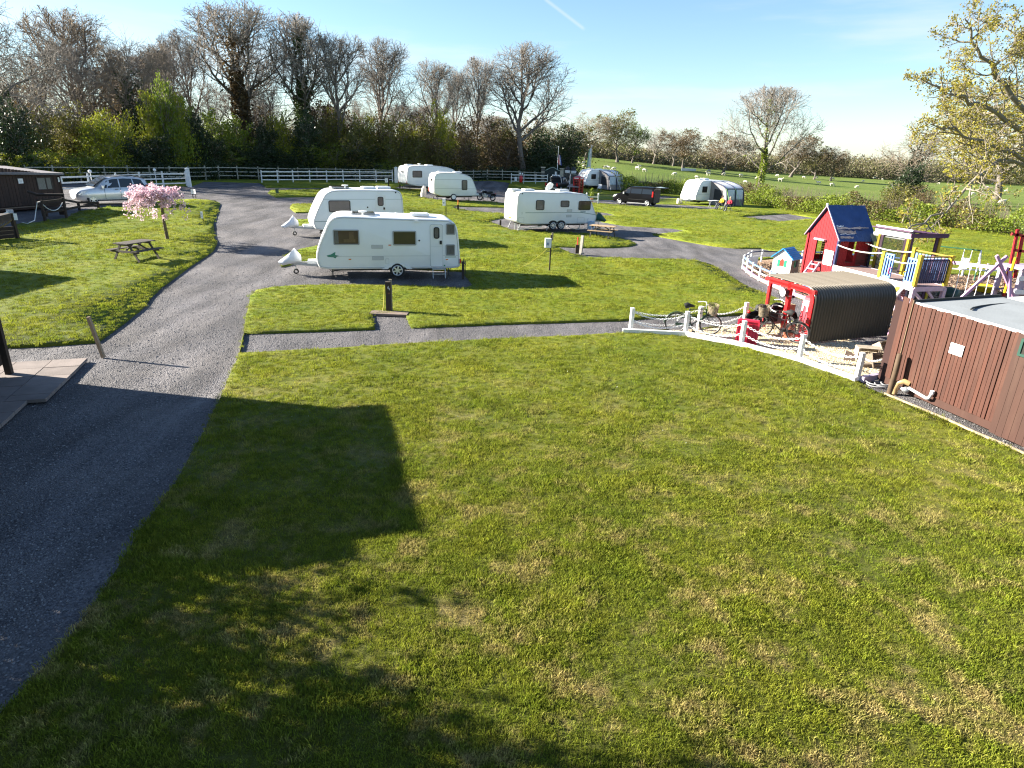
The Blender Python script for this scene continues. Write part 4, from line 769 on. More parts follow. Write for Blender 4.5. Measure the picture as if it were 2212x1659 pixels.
for k, u, v, top, w in (('green', 1735, 452, 425, 85), ('olive', 1935, 470, 395, 130), ('dark', 1958, 458, 350, 90), ('brown', 1990, 470, 400, 90), ('green', 2125, 487, 428, 60), ('green', 1690, 444, 405, 50)):
    p = P(u, v); b = p; kk = ray(u, top); h = max(1.0, CAMZ + kk[2] * p.y / kk[1] - p.z); sx = w / px_per_m(p) / 2 / 2.7
    labs = {1735: 'bright green bush at the foot of the great bare tree', 1935: 'olive bush swelling out of the hedge under the ivied oak', 1958: 'dark ivy bush wrapped about the broken oak in the hedge', 1990: 'brown thicket in the hedge to the right of the ivied oak', 2125: 'fresh green bush standing up from the hedge near the red frame', 1690: 'small green bush in the hedge beside the drying towel'}
    tree_thing('shrub', labs[u], SH[k][0], None, b, u * .1, (sx, sx, h / 5.2), cat='shrub')
# pale dead grass along the hedge foot
rg = np.random.default_rng(8); cc = []
for a, b in zip(HP[4:], HP[5:]):
    n = int((b - a).length * 240); t = rg.random((n, 1)); c = np.array(a)[None] * (1 - t) + np.array(b)[None] * t; c[:, 1] += rg.normal(-.35, .28, n); c[:, 0] += rg.normal(0, .2, n); c[:, 2] = Hn(c[:, 0], c[:, 1]) + rg.random(n) * .28; cc.append(c)
g = Geo(); g.add(*leaves(rg, np.concatenate(cc), .15, asp=.3)); tag(meshobj('dead_grass', g.mesh('dead_grass', leafmat('dead_grass', (.30, .235, .13), (.42, .34, .2), .3))), kind='stuff')
# ================================================================== caravans
M_CW = mat('caravan_white', (0.74, 0.755, 0.75), 0.35, var=0.05, scale=1.2, coat=0.2, dirt=(0.55, 0.56, 0.52), dirt_amt=0.25)
M_CRIM = mat('caravan_trim_grey', (0.30, 0.31, 0.31), 0.5, var=0.05)
M_CSEAM = mat('seam_grey', (0.42, 0.43, 0.43), 0.5, var=0.03)
M_BLK = mat('black_rubber', (0.018, 0.018, 0.018), 0.7, var=0.2)
M_ALU = mat('alloy', (0.62, 0.62, 0.62), 0.35, 0.6, var=0.05)
M_WHT = mat('white_plastic', (0.78, 0.78, 0.77), 0.4, var=0.04)
M_GALV = mat('galvanised_steel', (0.42, 0.43, 0.44), 0.45, 0.7, var=0.15)
M_DKST = mat('dark_steel', (0.05, 0.05, 0.052), 0.5, 0.4, var=0.2)
M_GLS = glassmat('tinted_acrylic', (0.035, 0.032, 0.03)); M_GLSV = glassmat('clear_acrylic', (0.02, 0.02, 0.02), 0.6)
M_BLND = mat('pleated_blind', (0.62, 0.50, 0.48), 0.8, var=0.15, scale=3); M_CURT = mat('net_curtain', (0.55, 0.53, 0.50), 0.9, var=0.3, scale=14, stretch=(4, 4, .4)); M_INT = mat('cabin_wood', (0.35, 0.23, 0.13), 0.6, var=0.2, scale=3); M_INTD = mat('cabin_shade', (0.06, 0.05, 0.045), 0.8, var=0.4, scale=4)
M_ORG = mat('orange_lens', (0.65, 0.18, 0.02), 0.3, var=0); M_RED = mat('red_lens', (0.50, 0.015, 0.015), 0.3, var=0); M_GRNL = mat('green_transfer', (0.05, 0.22, 0.15), 0.4, var=0.1); M_STR = mat('stripe_grey_green', (0.20, 0.27, 0.26), 0.4, var=0.05); M_TARP = mat('grey_hitch_cover', (0.60, 0.62, 0.66), 0.7, var=0.15, scale=4, bump=0.5, bscale=10)
def chaikin(p, it=2, closed=True):
    for _ in range(it):
        o = []; n = len(p)
        for i in range(n):
            a, b = p[i], p[(i + 1) % n]; o += [(a[0] * .75 + b[0] * .25, a[1] * .75 + b[1] * .25), (a[0] * .25 + b[0] * .75, a[1] * .25 + b[1] * .75)]
        p = o
    return p
def inset(poly, d):
    n = len(poly); o = []; A = sum(poly[i][0] * poly[(i + 1) % n][1] - poly[(i + 1) % n][0] * poly[i][1] for i in range(n)); sg = 1 if A > 0 else -1
    for i in range(n):
        a, b, c = poly[i - 1], poly[i], poly[(i + 1) % n]; tx, tz = c[0] - a[0], c[1] - a[1]; L_ = math.hypot(tx, tz) or 1; o.append((b[0] - sg * tz / L_ * d, b[1] + sg * tx / L_ * d))
    return o
def shell(poly, w, r=0.05):
    rows = []; b = MB(); rs = [(-w / 2, r), (-w / 2 + r * .25, r * .35), (-w / 2 + r, 0), (w / 2 - r, 0), (w / 2 - r * .25, r * .35), (w / 2, r)]; n = len(poly)
    for y, d in rs: rows.append([(x, y, z) for x, z in inset(poly, d)])
    vs = [p for r_ in rows for p in r_]; fs = [tuple(range(n)), tuple(range(6 * n - 1, 5 * n - 1, -1))]
    for k in range(5): fs += [(k * n + i, k * n + (i + 1) % n, (k + 1) * n + (i + 1) % n, (k + 1) * n + i) for i in range(n)]
    return b.add(vs, fs)
def wheel(parent, x, y, z, r, w, spokes=6, side=-1, steel=False):
    """tyre and rim; the dished face looks to side*y"""
    t = MB().ring((0, 0, 0), r - .07, .07, 'y', 28, 8); t.cyl((0, -w / 2, 0), (0, w / 2, 0), r - .03, 28); o = t.build('wheel', M_BLK, parent, 50, (x, y, z))
    b = MB(); f = side * (w / 2 + .012)
    b.ring((0, f, 0), r * .64, .018, 'y', 24, 5); b.cyl((0, f, 0), (0, f - side * .03, 0), r * (.62 if steel else .17), 20)
    if not steel:
        for i in range(spokes):
            a = 2 * PI * i / spokes + .3; ca, sa = math.cos(a), math.sin(a); b.bar((ca * r * .1, f - side * .004, sa * r * .1), (ca * r * .64, f - side * .008, sa * r * .64), r * (1.15 / spokes), .02, (0, 1, 0))
    b.build('rim', M_WHT if steel else M_ALU, o, 40); return o
def win(parent, x0, x1, z0, z1, y, rad=.06, fm=None, look='dark', fw=.045, side=-1):
    f = MB().frame(x0, x1, z0, z1, fw, y + side * .035, y, rad, 4).build('window', fm or M_CRIM, parent, 40)
    bm = {'dark': M_INTD, 'blind': M_BLND, 'net': M_CURT, 'wood': M_INT}[look]; p = MB().plate(rrect(x0 + fw * .5, x1 - fw * .5, z0 + fw * .5, z1 - fw * .5, rad * .6), y + side * .006); p.build('blind' if look in ('blind', 'net') else 'interior', bm, f)
    if look == 'wood':
        q = MB().box(((x0 * .3 + x1 * .7), y + side * .009, z0 * .45 + z1 * .55), ((x1 - x0) * .18, .004, (z1 - z0) * .62)); q.box((x0 * .38 + x1 * .62, y + side * .010, z0 * .72 + z1 * .28), ((x1 - x0) * .45, .004, (z1 - z0) * .22)); q.build('cupboard', mat('light_cabin_wood', (.50, .33, .17), .5, var=.2), f)
        q = MB().box((x0 + (x1 - x0) * .13, y + side * .009, (z0 + z1) / 2), ((x1 - x0) * .14, .004, (z1 - z0) * .8)); q.build('curtain', M_CURT, f)
    MB().plate(rrect(x0 + fw * .5, x1 - fw * .5, z0 + fw * .5, z1 - fw * .5, rad * .6), y + side * .02).build('pane', M_GLSV if look != 'dark' else M_GLS, f); return f
def place(pl, pr, z):
    a, b = P(*pl, dz=z), P(*pr, dz=z); return a, b, (b - a).length, ang(a, b)
class Map:
    """turns measurements of a side elevation into local x, z"""
    def __init__(s, cxl, cxr, cyb0, cyb1, L_, kz, z0): s.a = (cxl, cxr, cyb0, cyb1, L_, kz, z0)
    def __call__(s, cx, cy):
        l, r, b0, b1, L_, kz, z0 = s.a; t = (cx - l) / (r - l); return (t * L_, z0 + (b0 + (b1 - b0) * t - cy) / kz)
def vent_grille(parent, x, z, w, h, y, name='vent'):
    b = MB().frame(x - w / 2, x + w / 2, z - h / 2, z + h / 2, .02, y - .015, y)
    for i in range(5): b.box((x, y - .006, z - h / 2 + h * (i + .5) / 5), (w, .008, h * .11))
    return b.build(name, M_CSEAM, parent)
def roof_items(t, L_, W_, zr, items):
    for k, x, y in items:
        if k == 'hatch': MB().box((x, y, zr + .05), (.75, .6, .09)).build('roof_light', M_WHT, t); MB().box((x, y, zr + .10), (.62, .48, .03)).build('roof_light_dome', M_CW, t)
        elif k == 'big': b = MB().box((x, y, zr + .05), (.95, .75, .07)); b.build('roof_light', M_CRIM, t); MB().plate([(0, 0)] * 3, 0) if False else None; MB().box((x, y, zr + .10), (.86, .66, .035)).build('roof_light_dome', M_GLS, t)
        elif k == 'aerial': b = MB().cyl((x, y, zr), (x, y, zr + .14), .035, 8); b.tube([(x, y, zr + .13), (x, y, zr + .16), (x, y, zr + .20), (x, y, zr + .21)], [.05, .17, .17, .06], 14); b.build('aerial', M_WHT, t, 50)
        elif k == 'flue': b = MB().cyl((x, y, zr - .02), (x, y, zr + .11), .025, 8); b.cyl((x, y, zr + .11), (x, y, zr + .14), .055, 10); b.build('flue', M_WHT, t, 50)
        elif k == 'dish': b = MB().cyl((x, y, zr), (x, y, zr + .25), .03, 8); b.tube([(x + .02, y - .1, zr + .28), (x, y - .04, zr + .33), (x - .05, y + .02, zr + .36)], [.34, .30, .05], 16); b.build('satellite_dish', M_WHT, t, 50)
        elif k == 'ac': MB().box((x, y, zr + .10), (.8, .6, .20)).build('air_conditioner', M_WHT, t)
def hitch(t, x, sgn, cover=True, m=M_TARP):
    """drawbar reaching out past x in direction sgn, with jockey wheel and hitch cover"""
    b = MB(); e = x + sgn * 1.15; b.bar((x - sgn * .2, -.55, .42), (e, 0, .45), .06, .09); b.bar((x - sgn * .2, .55, .42), (e, 0, .45), .06, .09); b.build('drawbar', M_GALV, t); MB().box((x + sgn * .25, 0, .52), (.5, .6, .12)).build('drawbar_cover', M_WHT, t)
    j = MB().cyl((e - sgn * .15, .0, .2), (e - sgn * .15, 0, .72), .025, 8); jw = MB().ring((e - sgn * .15, -.03, .12), .085, .035, 'y', 16, 6); jw.build('jockey_tyre', M_BLK, t, 60); j.bar((e - sgn * .15, -.05, .10), (e - sgn * .15, -.05, .24), .02, .02); j.build('jockey_wheel', M_GALV, t, 40)
    if cover:
        rg = random.Random(3); c = MB(); n = 12; rings = []
        for k, (dx, r1, z0) in enumerate(((-.42, .02, .66), (-.40, .17, .62), (-.15, .26, .66), (.10, .24, .62), (.38, .15, .50), (.55, .03, .50))):
            rings.append([Vector((e + sgn * dx * .95, r1 * math.cos(2 * PI * i / n) * rg.uniform(.85, 1.15), z0 + (.2 if k == 2 and 2 <= i <= 4 else 0) * .8 + r1 * .9 * math.sin(2 * PI * i / n) * rg.uniform(.8, 1.2))) for i in range(n)])
        c.grid([r_ + [r_[0]] for r_ in rings]); c.build('hitch_cover', m, t, 60)
def legs(t, xs, W_, z=.38):
    for x in xs:
        for y in (-W_ / 2 + .22, W_ / 2 - .3): b = MB().bar((x, y, z), (x + .05, y, .03), .05, .03, (0, 1, 0)); b.bar((x - .12, y, z), (x + .03, y, .2), .025, .02, (0, 1, 0)); b.box((x + .05, y, .02), (.14, .12, .04)); b.build('corner_steady', M_DKST, t)
def step(t, x, y):
    b = MB()
    for s in (-.26, .26): b.bar((x + s, y - .15, .02), (x + s, y - .05, .40), .025, .025, (0, 1, 0)); b.bar((x + s * .95, y + .18, .02), (x + s * .95, y + .02, .38), .025, .025, (0, 1, 0))
    b.box((x, y, .39), (.55, .22, .025)); b.box((x, y - .11, .20), (.52, .12, .02)); return b.build('step', M_GALV, t)
def rail(t, poly, y):
    q = [(x, y, z) for x, z in poly]; return MB().tube(q, .013, 5, closed=True).build('awning_rail', M_CSEAM, t, 60)

# ---- the nearest caravan: crop units, 4 px to the metre-mapping below
def caravan_front():
    a, b, L_, rz = place((694, 583), (988, 583), .36); sc = px_per_m((a + b) / 2) / .25; k = sc * .985
    mp = Map(426, 1602, 1004, 1004, L_, k, .36)
    t = thing('caravan', 'nearest white caravan, with green bird transfer, four dark windows and folding step', 'caravan', (a.x, a.y, a.z - .36), rz)
    pr = [mp(*c) for c in ((426, 1004), (396, 960), (390, 900), (402, 835), (430, 765), (470, 690), (492, 640), (520, 600), (560, 575), (620, 565), (760, 570), (1000, 578), (1250, 583), (1470, 586), (1550, 594), (1597, 640), (1612, 720), (1625, 860), (1630, 960), (1622, 1004), (1400, 1004), (1100, 1004), (700, 1004))]
    W_ = 2.25; y = -W_ / 2; pr2 = chaikin(pr, 2); s = shell(pr2, W_, .07); bo = s.build('body', M_CW, t, 35)
    for v in bo.data.vertices: v.co.y += W_ / 2     # near face at y=0, body behind it
    y = 0.0; rail(t, inset(pr2, .075), y - .004)
    win(t, *mp(541, 0)[:1], mp(757, 0)[0], mp(0, 800)[1], mp(0, 676)[1], y, .05, look='wood'); win(t, mp(1037, 0)[0], mp(1240, 0)[0], mp(0, 804)[1], mp(0, 684)[1], y, .05, look='dark')
    win(t, mp(1500, 0)[0], mp(1582, 0)[0], mp(0, 716)[1], mp(0, 622)[1], y, .05, look='net'); win(t, mp(1497, 0)[0], mp(1580, 0)[0], mp(0, 892)[1], mp(0, 796)[1], y, .05, look='net')
    dx0, dz0 = mp(1362, 984); dx1, dz1 = mp(1470, 632); d = MB().plate(rrect(dx0, dx1, dz0, dz1, .08), y - .012); d.frame(dx0, dx1, dz0, dz1, .022, y - .02, y - .002, .08); do = d.build('door', M_CW, t); MB().frame(dx0 - .012, dx1 + .012, dz0 - .012, dz1 + .012, .014, y - .013, y, .08).build('door_seal', M_CSEAM, do)
    win(do, mp(1392, 0)[0], mp(1442, 0)[0], mp(0, 748)[1], mp(0, 652)[1], y - .012, .09, M_BLK, 'net', .035); hx, hz = mp(1453, 780); MB().box((hx, y - .03, hz), (.09, .03, .15)).build('handle', M_BLK, do)
    MB().box(((dx0 + dx1) / 2, y - .014, mp(0, 812)[1]), (dx1 - dx0 - .06, .004, .006)).build('door_seam', M_CSEAM, do)
    for cx, cy, w, h in ((903, 815, .46, .15), (906, 911, .46, .15)): vent_grille(t, *mp(cx, cy), w, h, y)
    for cx, cy in ((669, 918), (1010, 802), (1508, 925)): x, z = mp(cx, cy); MB().box((x, y - .012, z), (.10, .025, .04)).build('marker_lamp', M_ORG, t)
    x, z = mp(1265, 764); MB().cyl((x, y, z), (x, y - .03, z), .035, 12).build('lock', M_BLK, t); x, z = mp(1245, 604); MB().prism([(x - .12, z - .04), (x + .12, z - .04), (x + .07, z + .04), (x - .07, z + .04)], y - .05, y).build('awning_lamp', M_WHT, t)
    x0, z = mp(480, 893); x1, _ = mp(1362, 893); b_ = MB().box(((x0 + x1) / 2, y - .003, z), (x1 - x0, .006, .014)); x0, _ = mp(1472, 893); x1, _ = mp(1612, 893); b_.box(((x0 + x1) / 2, y - .003, z), (x1 - x0, .006, .014)); b_.build('side_stripe', M_CSEAM, t)
    x, z = mp(478, 890); q = lambda px, py: mp(px, py)
    bd = MB().plate([q(478, 886), q(512, 878), q(553, 856), q(548, 882), q(580, 889), q(560, 897), q(550, 910), q(530, 900), q(490, 898)], y - .006); bd.build('bird_transfer', M_GRNL, t)
    x0, z = mp(1494, 904); MB().box((x0 + .22, y - .003, z), (.46, .004, .028)).build('name_transfer', M_GRNL, t)
    x, z = mp(985, 935); MB().frame(x - .07, x + .07, z - .12, z + .1, .01, y - .006, y, .02).build('locker_flap', M_CSEAM, t); x, z = mp(1485, 977); MB().box((x, y - .003, z), (.07, .006, .06)).build('badge', M_GRNL, t)
    x, z = mp(1628, 940); MB().box((x, y + .02, z), (.05, .12, .18)).build('tail_lamp', M_RED, t)
    # raised wheel arch, wheel, running gear
    x, _ = mp(1070, 0); zb = .36; MB().prism([(x - .62, zb + .01), (x - .42, zb + .16), (x - .30, zb + .21), (x + .30, zb + .21), (x + .42, zb + .16), (x + .62, zb + .01), (x + .40, zb + .01), (x + .30, zb + .10), (x - .30, zb + .10), (x - .40, zb + .01)], y - .03, y + .02).build('wheel_arch', M_CW, t)
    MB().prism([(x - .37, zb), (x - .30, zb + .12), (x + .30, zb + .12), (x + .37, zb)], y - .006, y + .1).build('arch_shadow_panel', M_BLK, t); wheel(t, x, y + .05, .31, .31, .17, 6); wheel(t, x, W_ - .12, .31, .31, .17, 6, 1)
    MB().box((L_ * .5, W_ / 2, .29), (L_ * .86, 1.2, .12)).build('chassis', M_DKST, t)
    for x_ in (mp(518, 0)[0], L_ - .35): 
        for yy in (.25, W_ - .3): c = MB().bar((x_, yy, .36), (x_, yy, .03), .05, .03, (0, 1, 0)); c.bar((x_ - .12, yy, .34), (x_, yy, .2), .025, .02, (0, 1, 0)); c.bar((x_ + .12, yy, .34), (x_, yy, .2), .025, .02, (0, 1, 0)); c.box((x_, yy, .02), (.14, .12, .04)); c.build('corner_steady', M_DKST, t)
    h = thing('tmp', None, None); hitch(h, 0, -1)
    for c in list(h.children): c.parent = t; c.location = (mp(400, 0)[0] + .05, W_ / 2, 0)
    bpy.data.objects.remove(h)
    sx, _ = mp(1430, 0); st = step(t, sx, -.22); bpy.context.view_layer.update(); tag(st, None)
    st.parent = None; st.matrix_world = t.matrix_world.copy() if False else Matrix.LocRotScale(t.location, t.rotation_euler.to_quaternion(), None); tag(st, 'folding metal caravan step standing below the door of the nearest caravan', 'step'); st.name = 'caravan_step'
    zr = mp(1000, 578)[1] + .015
    roof_items(t, L_, W_, zr, [('big', mp(800, 0)[0], 1.0), ('aerial', mp(775, 0)[0] + .1, .45), ('flue', mp(1080, 0)[0], .5), ('hatch', mp(1290, 0)[0], .8)])
    # front window, seen edge on
    b_ = MB(); p0, p1 = mp(425, 815), mp(476, 690); b_.add([(p0[0] - .025, .3, p0[1]), (p0[0] - .025, W_ - .3, p0[1]), (p1[0] - .03, W_ - .3, p1[1]), (p1[0] - .03, .3, p1[1])], [(0, 1, 2, 3)]); b_.build('front_window', M_GLS, t)
    # rear: cycle rack bits
    e, _ = mp(1625, 0); b_ = MB()
    for yy in (.45, .85): b_.bar((e, yy, .55), (e + .32, yy, .48), .03, .03); b_.bar((e + .3, yy, .05), (e + .3, yy, .62), .035, .035, (0, 1, 0))
    b_.bar((e + .3, .3, .48), (e + .3, 1.0, .48), .03, .03); b_.build('rear_rack', M_DKST, t)
    return t
caravan_front()
p = P(1000, 601); MB().box((0, 0, .34), (.10, .10, .76)).build('pitch_post', mat('post_creosote', (.035, .025, .018), .8, var=.4, scale=5), None, None, p); tag(bpy.data.objects['pitch_post'], 'short dark post right behind the tail of the nearest caravan', 'post')

def caravan_second():
    a, b, L_, rz = place((682.5, 498.5), (873, 500.5), .36); k = px_per_m((a + b) / 2) / .25 * .985; mp = Map(380, 1142, 664, 664, L_, k, .36)
    t = thing('caravan', 'white caravan behind the nearest one, with one large pink-blinded window', 'caravan', (a.x, a.y, a.z - .36), rz)
    pr = [mp(*c) for c in ((384, 664), (366, 620), (362, 585), (376, 545), (410, 475), (452, 402), (475, 372), (510, 350), (560, 338), (760, 336), (950, 337), (1075, 336), (1118, 352), (1136, 390), (1142, 470), (1146, 600), (1142, 664), (900, 664), (640, 664))]
    W_ = 2.15; pr2 = chaikin(pr, 2); bo = shell(pr2, W_, .06).build('body', M_CW, t, 35)
    for v in bo.data.vertices: v.co.y += W_ / 2
    y = 0.0; rail(t, inset(pr2, .065), y - .004); X = lambda c: mp(c, 0)[0]; Zc = lambda c: mp(0, c)[1]
    win(t, X(498), X(679), Zc(516), Zc(422), y, .09, M_BLK, 'blind', .035)
    d = MB().plate(rrect(X(894), X(983), Zc(650), Zc(379), .08), y - .012); d.frame(X(894), X(983), Zc(650), Zc(379), .02, y - .02, y, .08); do = d.build('door', M_CW, t); win(do, X(914), X(964), Zc(467), Zc(393), y - .012, .09, M_BLK, 'net', .03); MB().box((X(968), y - .03, Zc(489)), (.09, .03, .12)).build('handle', M_BLK, do)
    b_ = MB().box(((X(452) + X(1142)) / 2, y - .003, Zc(413)), (X(1142) - X(452), .006, .014)); b_.build('side_stripe', M_STR, t); MB().box(((X(372) + X(640)) / 2, y - .003, Zc(590)), (X(640) - X(372), .006, .03)).build('side_stripe', M_STR, t)
    for cx, cy in ((825, 478), (1075, 358)): MB().cyl((X(cx), y, Zc(cy)), (X(cx), y - .03, Zc(cy)), .04, 12).build('lock', M_BLK, t)
    MB().box((X(933), y - .02, Zc(360)), (.2, .04, .05)).build('awning_lamp', M_WHT, t); MB().box((X(505), y - .003, Zc(569)), (.28, .004, .04)).build('name_transfer', M_STR, t)
    x = X(760); wheel(t, x, .05, .31, .31, .17, 6); wheel(t, x, W_ - .1, .31, .31, .17, 6, 1); MB().box((L_ * .5, W_ / 2, .29), (L_ * .86, 1.2, .12)).build('chassis', M_DKST, t)
    for x_ in (.5, L_ - .4):
        for yy in (.25, W_ - .3): c = MB().bar((x_, yy, .36), (x_, yy, .03), .05, .03, (0, 1, 0)); c.box((x_, yy, .02), (.14, .12, .04)); c.build('corner_steady', M_DKST, t)
    h = thing('tmp', None, None); hitch(h, 0, -1)
    for c in list(h.children): c.parent = t; c.location = (X(372) + .05, W_ / 2, 0)
    bpy.data.objects.remove(h); zr = Zc(336) + .01; roof_items(t, L_, W_, zr, [('big', X(620), 1.0), ('aerial', X(660), .6), ('hatch', X(870), .9), ('hatch', X(1010), 1.2)])
    p0, p1 = mp(385, 535), mp(440, 425); MB().add([(p0[0] - .03, .25, p0[1]), (p0[0] - .03, W_ - .25, p0[1]), (p1[0] - .03, W_ - .25, p1[1]), (p1[0] - .03, .25, p1[1])], [(0, 1, 2, 3)]).build('front_window', mat('pink_blinded_glass', (.55, .42, .40), .15, var=.05, coat=.5), t)
caravan_second()

def caravan_twin():
    a, b, L_, rz = place((1115.5, 485.3), (1281.5, 486), .40); s = .1875; k = px_per_m((a + b) / 2) / s * .985; mp = Map(600, 1490, 818, 822, L_, k, .40)
    t = thing('caravan', 'twin-axle white caravan with a dish on the roof, picnic bench beside its nose', 'caravan', (a.x, a.y, a.z - .40), rz)
    pr = [mp(*c) for c in ((596, 818), (594, 700), (600, 560), (606, 490), (640, 468), (760, 468), (1000, 474), (1250, 478), (1370, 490), (1420, 520), (1450, 570), (1490, 660), (1524, 735), (1524, 770), (1500, 822), (1300, 822), (900, 820))]
    W_ = 2.28; pr2 = chaikin(pr, 2); bo = shell(pr2, W_, .06).build('body', M_CW, t, 35)
    for v in bo.data.vertices: v.co.y += W_ / 2
    y = 0.0; X = lambda c: mp(c, 0)[0]; Zc = lambda c: mp((600 + 1490) / 2, c)[1]; rail(t, inset(pr2, .065), y - .004)
    win(t, X(808), X(902), Zc(664), Zc(558), y, .1, M_BLK, 'net', .035); win(t, X(1088), X(1187), Zc(633), Zc(562), y, .1, M_BLK, 'net', .035); win(t, X(1298), X(1440), Zc(667), Zc(566), y, .1, M_BLK, 'dark', .035)
    MB().box(((X(695) + X(1330)) / 2, y - .003, Zc(693)), (X(1330) - X(695), .006, .035)).build('side_stripe', M_STR, t); MB().bar((X(1330), y - .004, Zc(693)), (X(1524), y - .004, Zc(722)), .006, .04, (0, 0, 1)).build('side_stripe', M_STR, t); MB().box((X(1355), y - .003, Zc(687)), (.42, .004, .06)).build('name_transfer', M_STR, t)
    for cx, cy in ((1195, 671), (1190, 731)): vent_grille(t, X(cx), Zc(cy), .40, .17, y)
    for x0, x1, z0, z1 in ((622, 682, 800, 742), (1292, 1376, 805, 750), (647, 664, 709, 686), (1413, 1433, 795, 762)): MB().frame(X(x0), X(x1), Zc(z0), Zc(z1), .012, y - .008, y, .03).build('locker_flap', M_CSEAM, t)
    for cx, cy in ((655, 490), (1413, 530)): MB().box((X(cx), y - .012, Zc(cy)), (.06, .025, .07)).build('marker_lamp', M_BLK, t)
    for cx in (1012, 1105):
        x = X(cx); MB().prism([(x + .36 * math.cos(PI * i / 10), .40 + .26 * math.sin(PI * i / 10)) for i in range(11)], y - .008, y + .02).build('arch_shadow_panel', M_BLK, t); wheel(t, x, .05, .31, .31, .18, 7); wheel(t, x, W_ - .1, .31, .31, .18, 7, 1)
    MB().box((L_ * .5, W_ / 2, .31), (L_ * .86, 1.2, .12)).build('chassis', M_DKST, t)
    for x_ in (.4, L_ - .9):
        for yy in (.25, W_ - .3): c = MB().bar((x_, yy, .40), (x_ - .15, yy, .03), .05, .03, (0, 1, 0)); c.box((x_ - .15, yy, .02), (.14, .12, .04)); c.build('corner_steady', M_GALV, t)
    h = thing('tmp', None, None); hitch(h, 0, 1, True, mat('green_hitch_cover', (.02, .09, .06), .6, var=.2))
    for c in list(h.children): c.parent = t; c.location = (X(1500), W_ / 2, 0)
    bpy.data.objects.remove(h); zr = Zc(470) + .01
    roof_items(t, L_, W_, zr, [('hatch', X(640), 1.2), ('hatch', X(790), 1.2), ('dish', X(1010), 1.0), ('hatch', X(1180), 1.1)])
    # rear wall: window, number plate, white panel, tail lamps
    e = -.02; f = MB().add([(e, .55, 1.35), (e, 1.0, 1.35), (e, 1.0, 1.95), (e, .55, 1.95)], [(0, 1, 2, 3)]); f.build('rear_window', mat('pink_blinded_glass', (.55, .42, .40), .15, var=.05, coat=.5), t)
    MB().box((e - .02, 1.15, .78), (.02, .52, .12)).build('number_plate', mat('yellow_plate', (.75, .50, .03), .4, var=0), t); MB().box((e, 1.95, 1.5), (.03, .08, .9)).build('rear_panel', M_CSEAM, t)
    for yy in (.12, W_ - .12): MB().box((e, yy, .95), (.03, .1, .35)).build('tail_lamp', M_RED, t)
    b_ = MB(); b_.bar((.1, -.18, .10), (X(860), -.35, .32), .07, .05); b_.bar((.05, -.2, .02), (.05, -.2, .42), .04, .04, (0, 1, 0)); b_.bar((-.05, .1, .05), (-.05, .1, .5), .05, .04, (0, 1, 0)); b_.build('folded_awning_frame', M_GALV, t)
    q = [(X(1145), -.1, .4), (X(1200), -.18, .14), (X(1270), -.3, .04), (X(1350), -.3, .06), (X(1420), -.2, .22)]; MB().tube(q, .022, 6).build('waste_hose', mat('hose_grey', (.45, .42, .36), .6, var=.1), t, 60); q = [(X(960), -.1, .34), (X(930), -.2, .1), (X(915), -.4, .03)]; MB().tube(q, .022, 6).build('waste_hose', MATS['hose_grey'], t, 60)
    # blue waste carrier at the nose
    p_ = Vector((X(1450), .1, 0)); w = MB().cyl((0, 0, 0), (0, 0, .55), .26, 16); w.ring((0, 0, .54), .24, .03, 'z', 16, 6); w.cyl((0, 0, .55), (0, 0, .60), .08, 10)
    o = w.build('water_carrier', mat('pale_blue_plastic', (.36, .46, .58), .45, var=.1), None, 40); o.location = Matrix.LocRotScale(t.location, t.rotation_euler.to_quaternion(), None) @ Vector((X(1455), -.1, 0)); tag(o, 'pale blue water carrier standing under the nose of the twin-axle caravan', 'water carrier')
caravan_twin()

def caravan_back(label, pl, pr, box, prof, W_, feats, rear_x0=True):
    """far caravans: side profile, one or two windows, wheel, visible end wall"""
    a, b, L_, rz = place(pl, pr, .40); k = px_per_m((a + b) / 2) / .25 * .985; mp = Map(*box, L_, k, .40); t = thing('caravan', label, 'caravan', (a.x, a.y, a.z - .40), rz)
    pr2 = chaikin([mp(*c) for c in prof], 2); bo = shell(pr2, W_, .06).build('body', M_CW, t, 35)
    for v in bo.data.vertices: v.co.y += W_ / 2
    y = 0.0; X = lambda c: mp(c, box[2])[0]; Zc = lambda c: mp(box[0], c)[1]; rail(t, inset(pr2, .065), y - .004)
    for x0, x1, z0, z1, look in feats['win']: win(t, X(x0), X(x1), Zc(z0), Zc(z1), y, .09, M_BLK, look, .05)
    for x0, x1, z in feats.get('stripe', []): MB().box(((X(x0) + X(x1)) / 2, y - .003, Zc(z)), (X(x1) - X(x0), .006, .03)).build('side_stripe', M_CSEAM, t)
    for cx in feats['wheels']: wheel(t, X(cx), .02, .31, .31, .18, 6, steel=feats.get('steel', False)); wheel(t, X(cx), W_ - .1, .31, .31, .18, 6, 1)
    MB().box((L_ * .5, W_ / 2, .31), (L_ * .86, 1.2, .12)).build('chassis', M_DKST, t)
    for x_ in (.4, L_ - .7):
        for yy in (.25, W_ - .3): c = MB().bar((x_, yy, .40), (x_, yy, .03), .05, .04, (0, 1, 0)); c.box((x_, yy, .02), (.14, .12, .04)); c.build('corner_steady', M_DKST, t)
    zr = Zc(feats['roof']) + .01; roof_items(t, L_, W_, zr, feats['items'])
    e = -.02; MB().add([(e, W_ * .3, 1.45), (e, W_ * .62, 1.45), (e, W_ * .62, 1.95), (e, W_ * .3, 1.95)], [(0, 1, 2, 3)]).build('rear_window', M_GLS, t)
    for yy in (.12, W_ - .12): MB().box((e, yy, .9), (.03, .1, .4)).build('tail_lamp', M_RED, t)
    return t, X, Zc
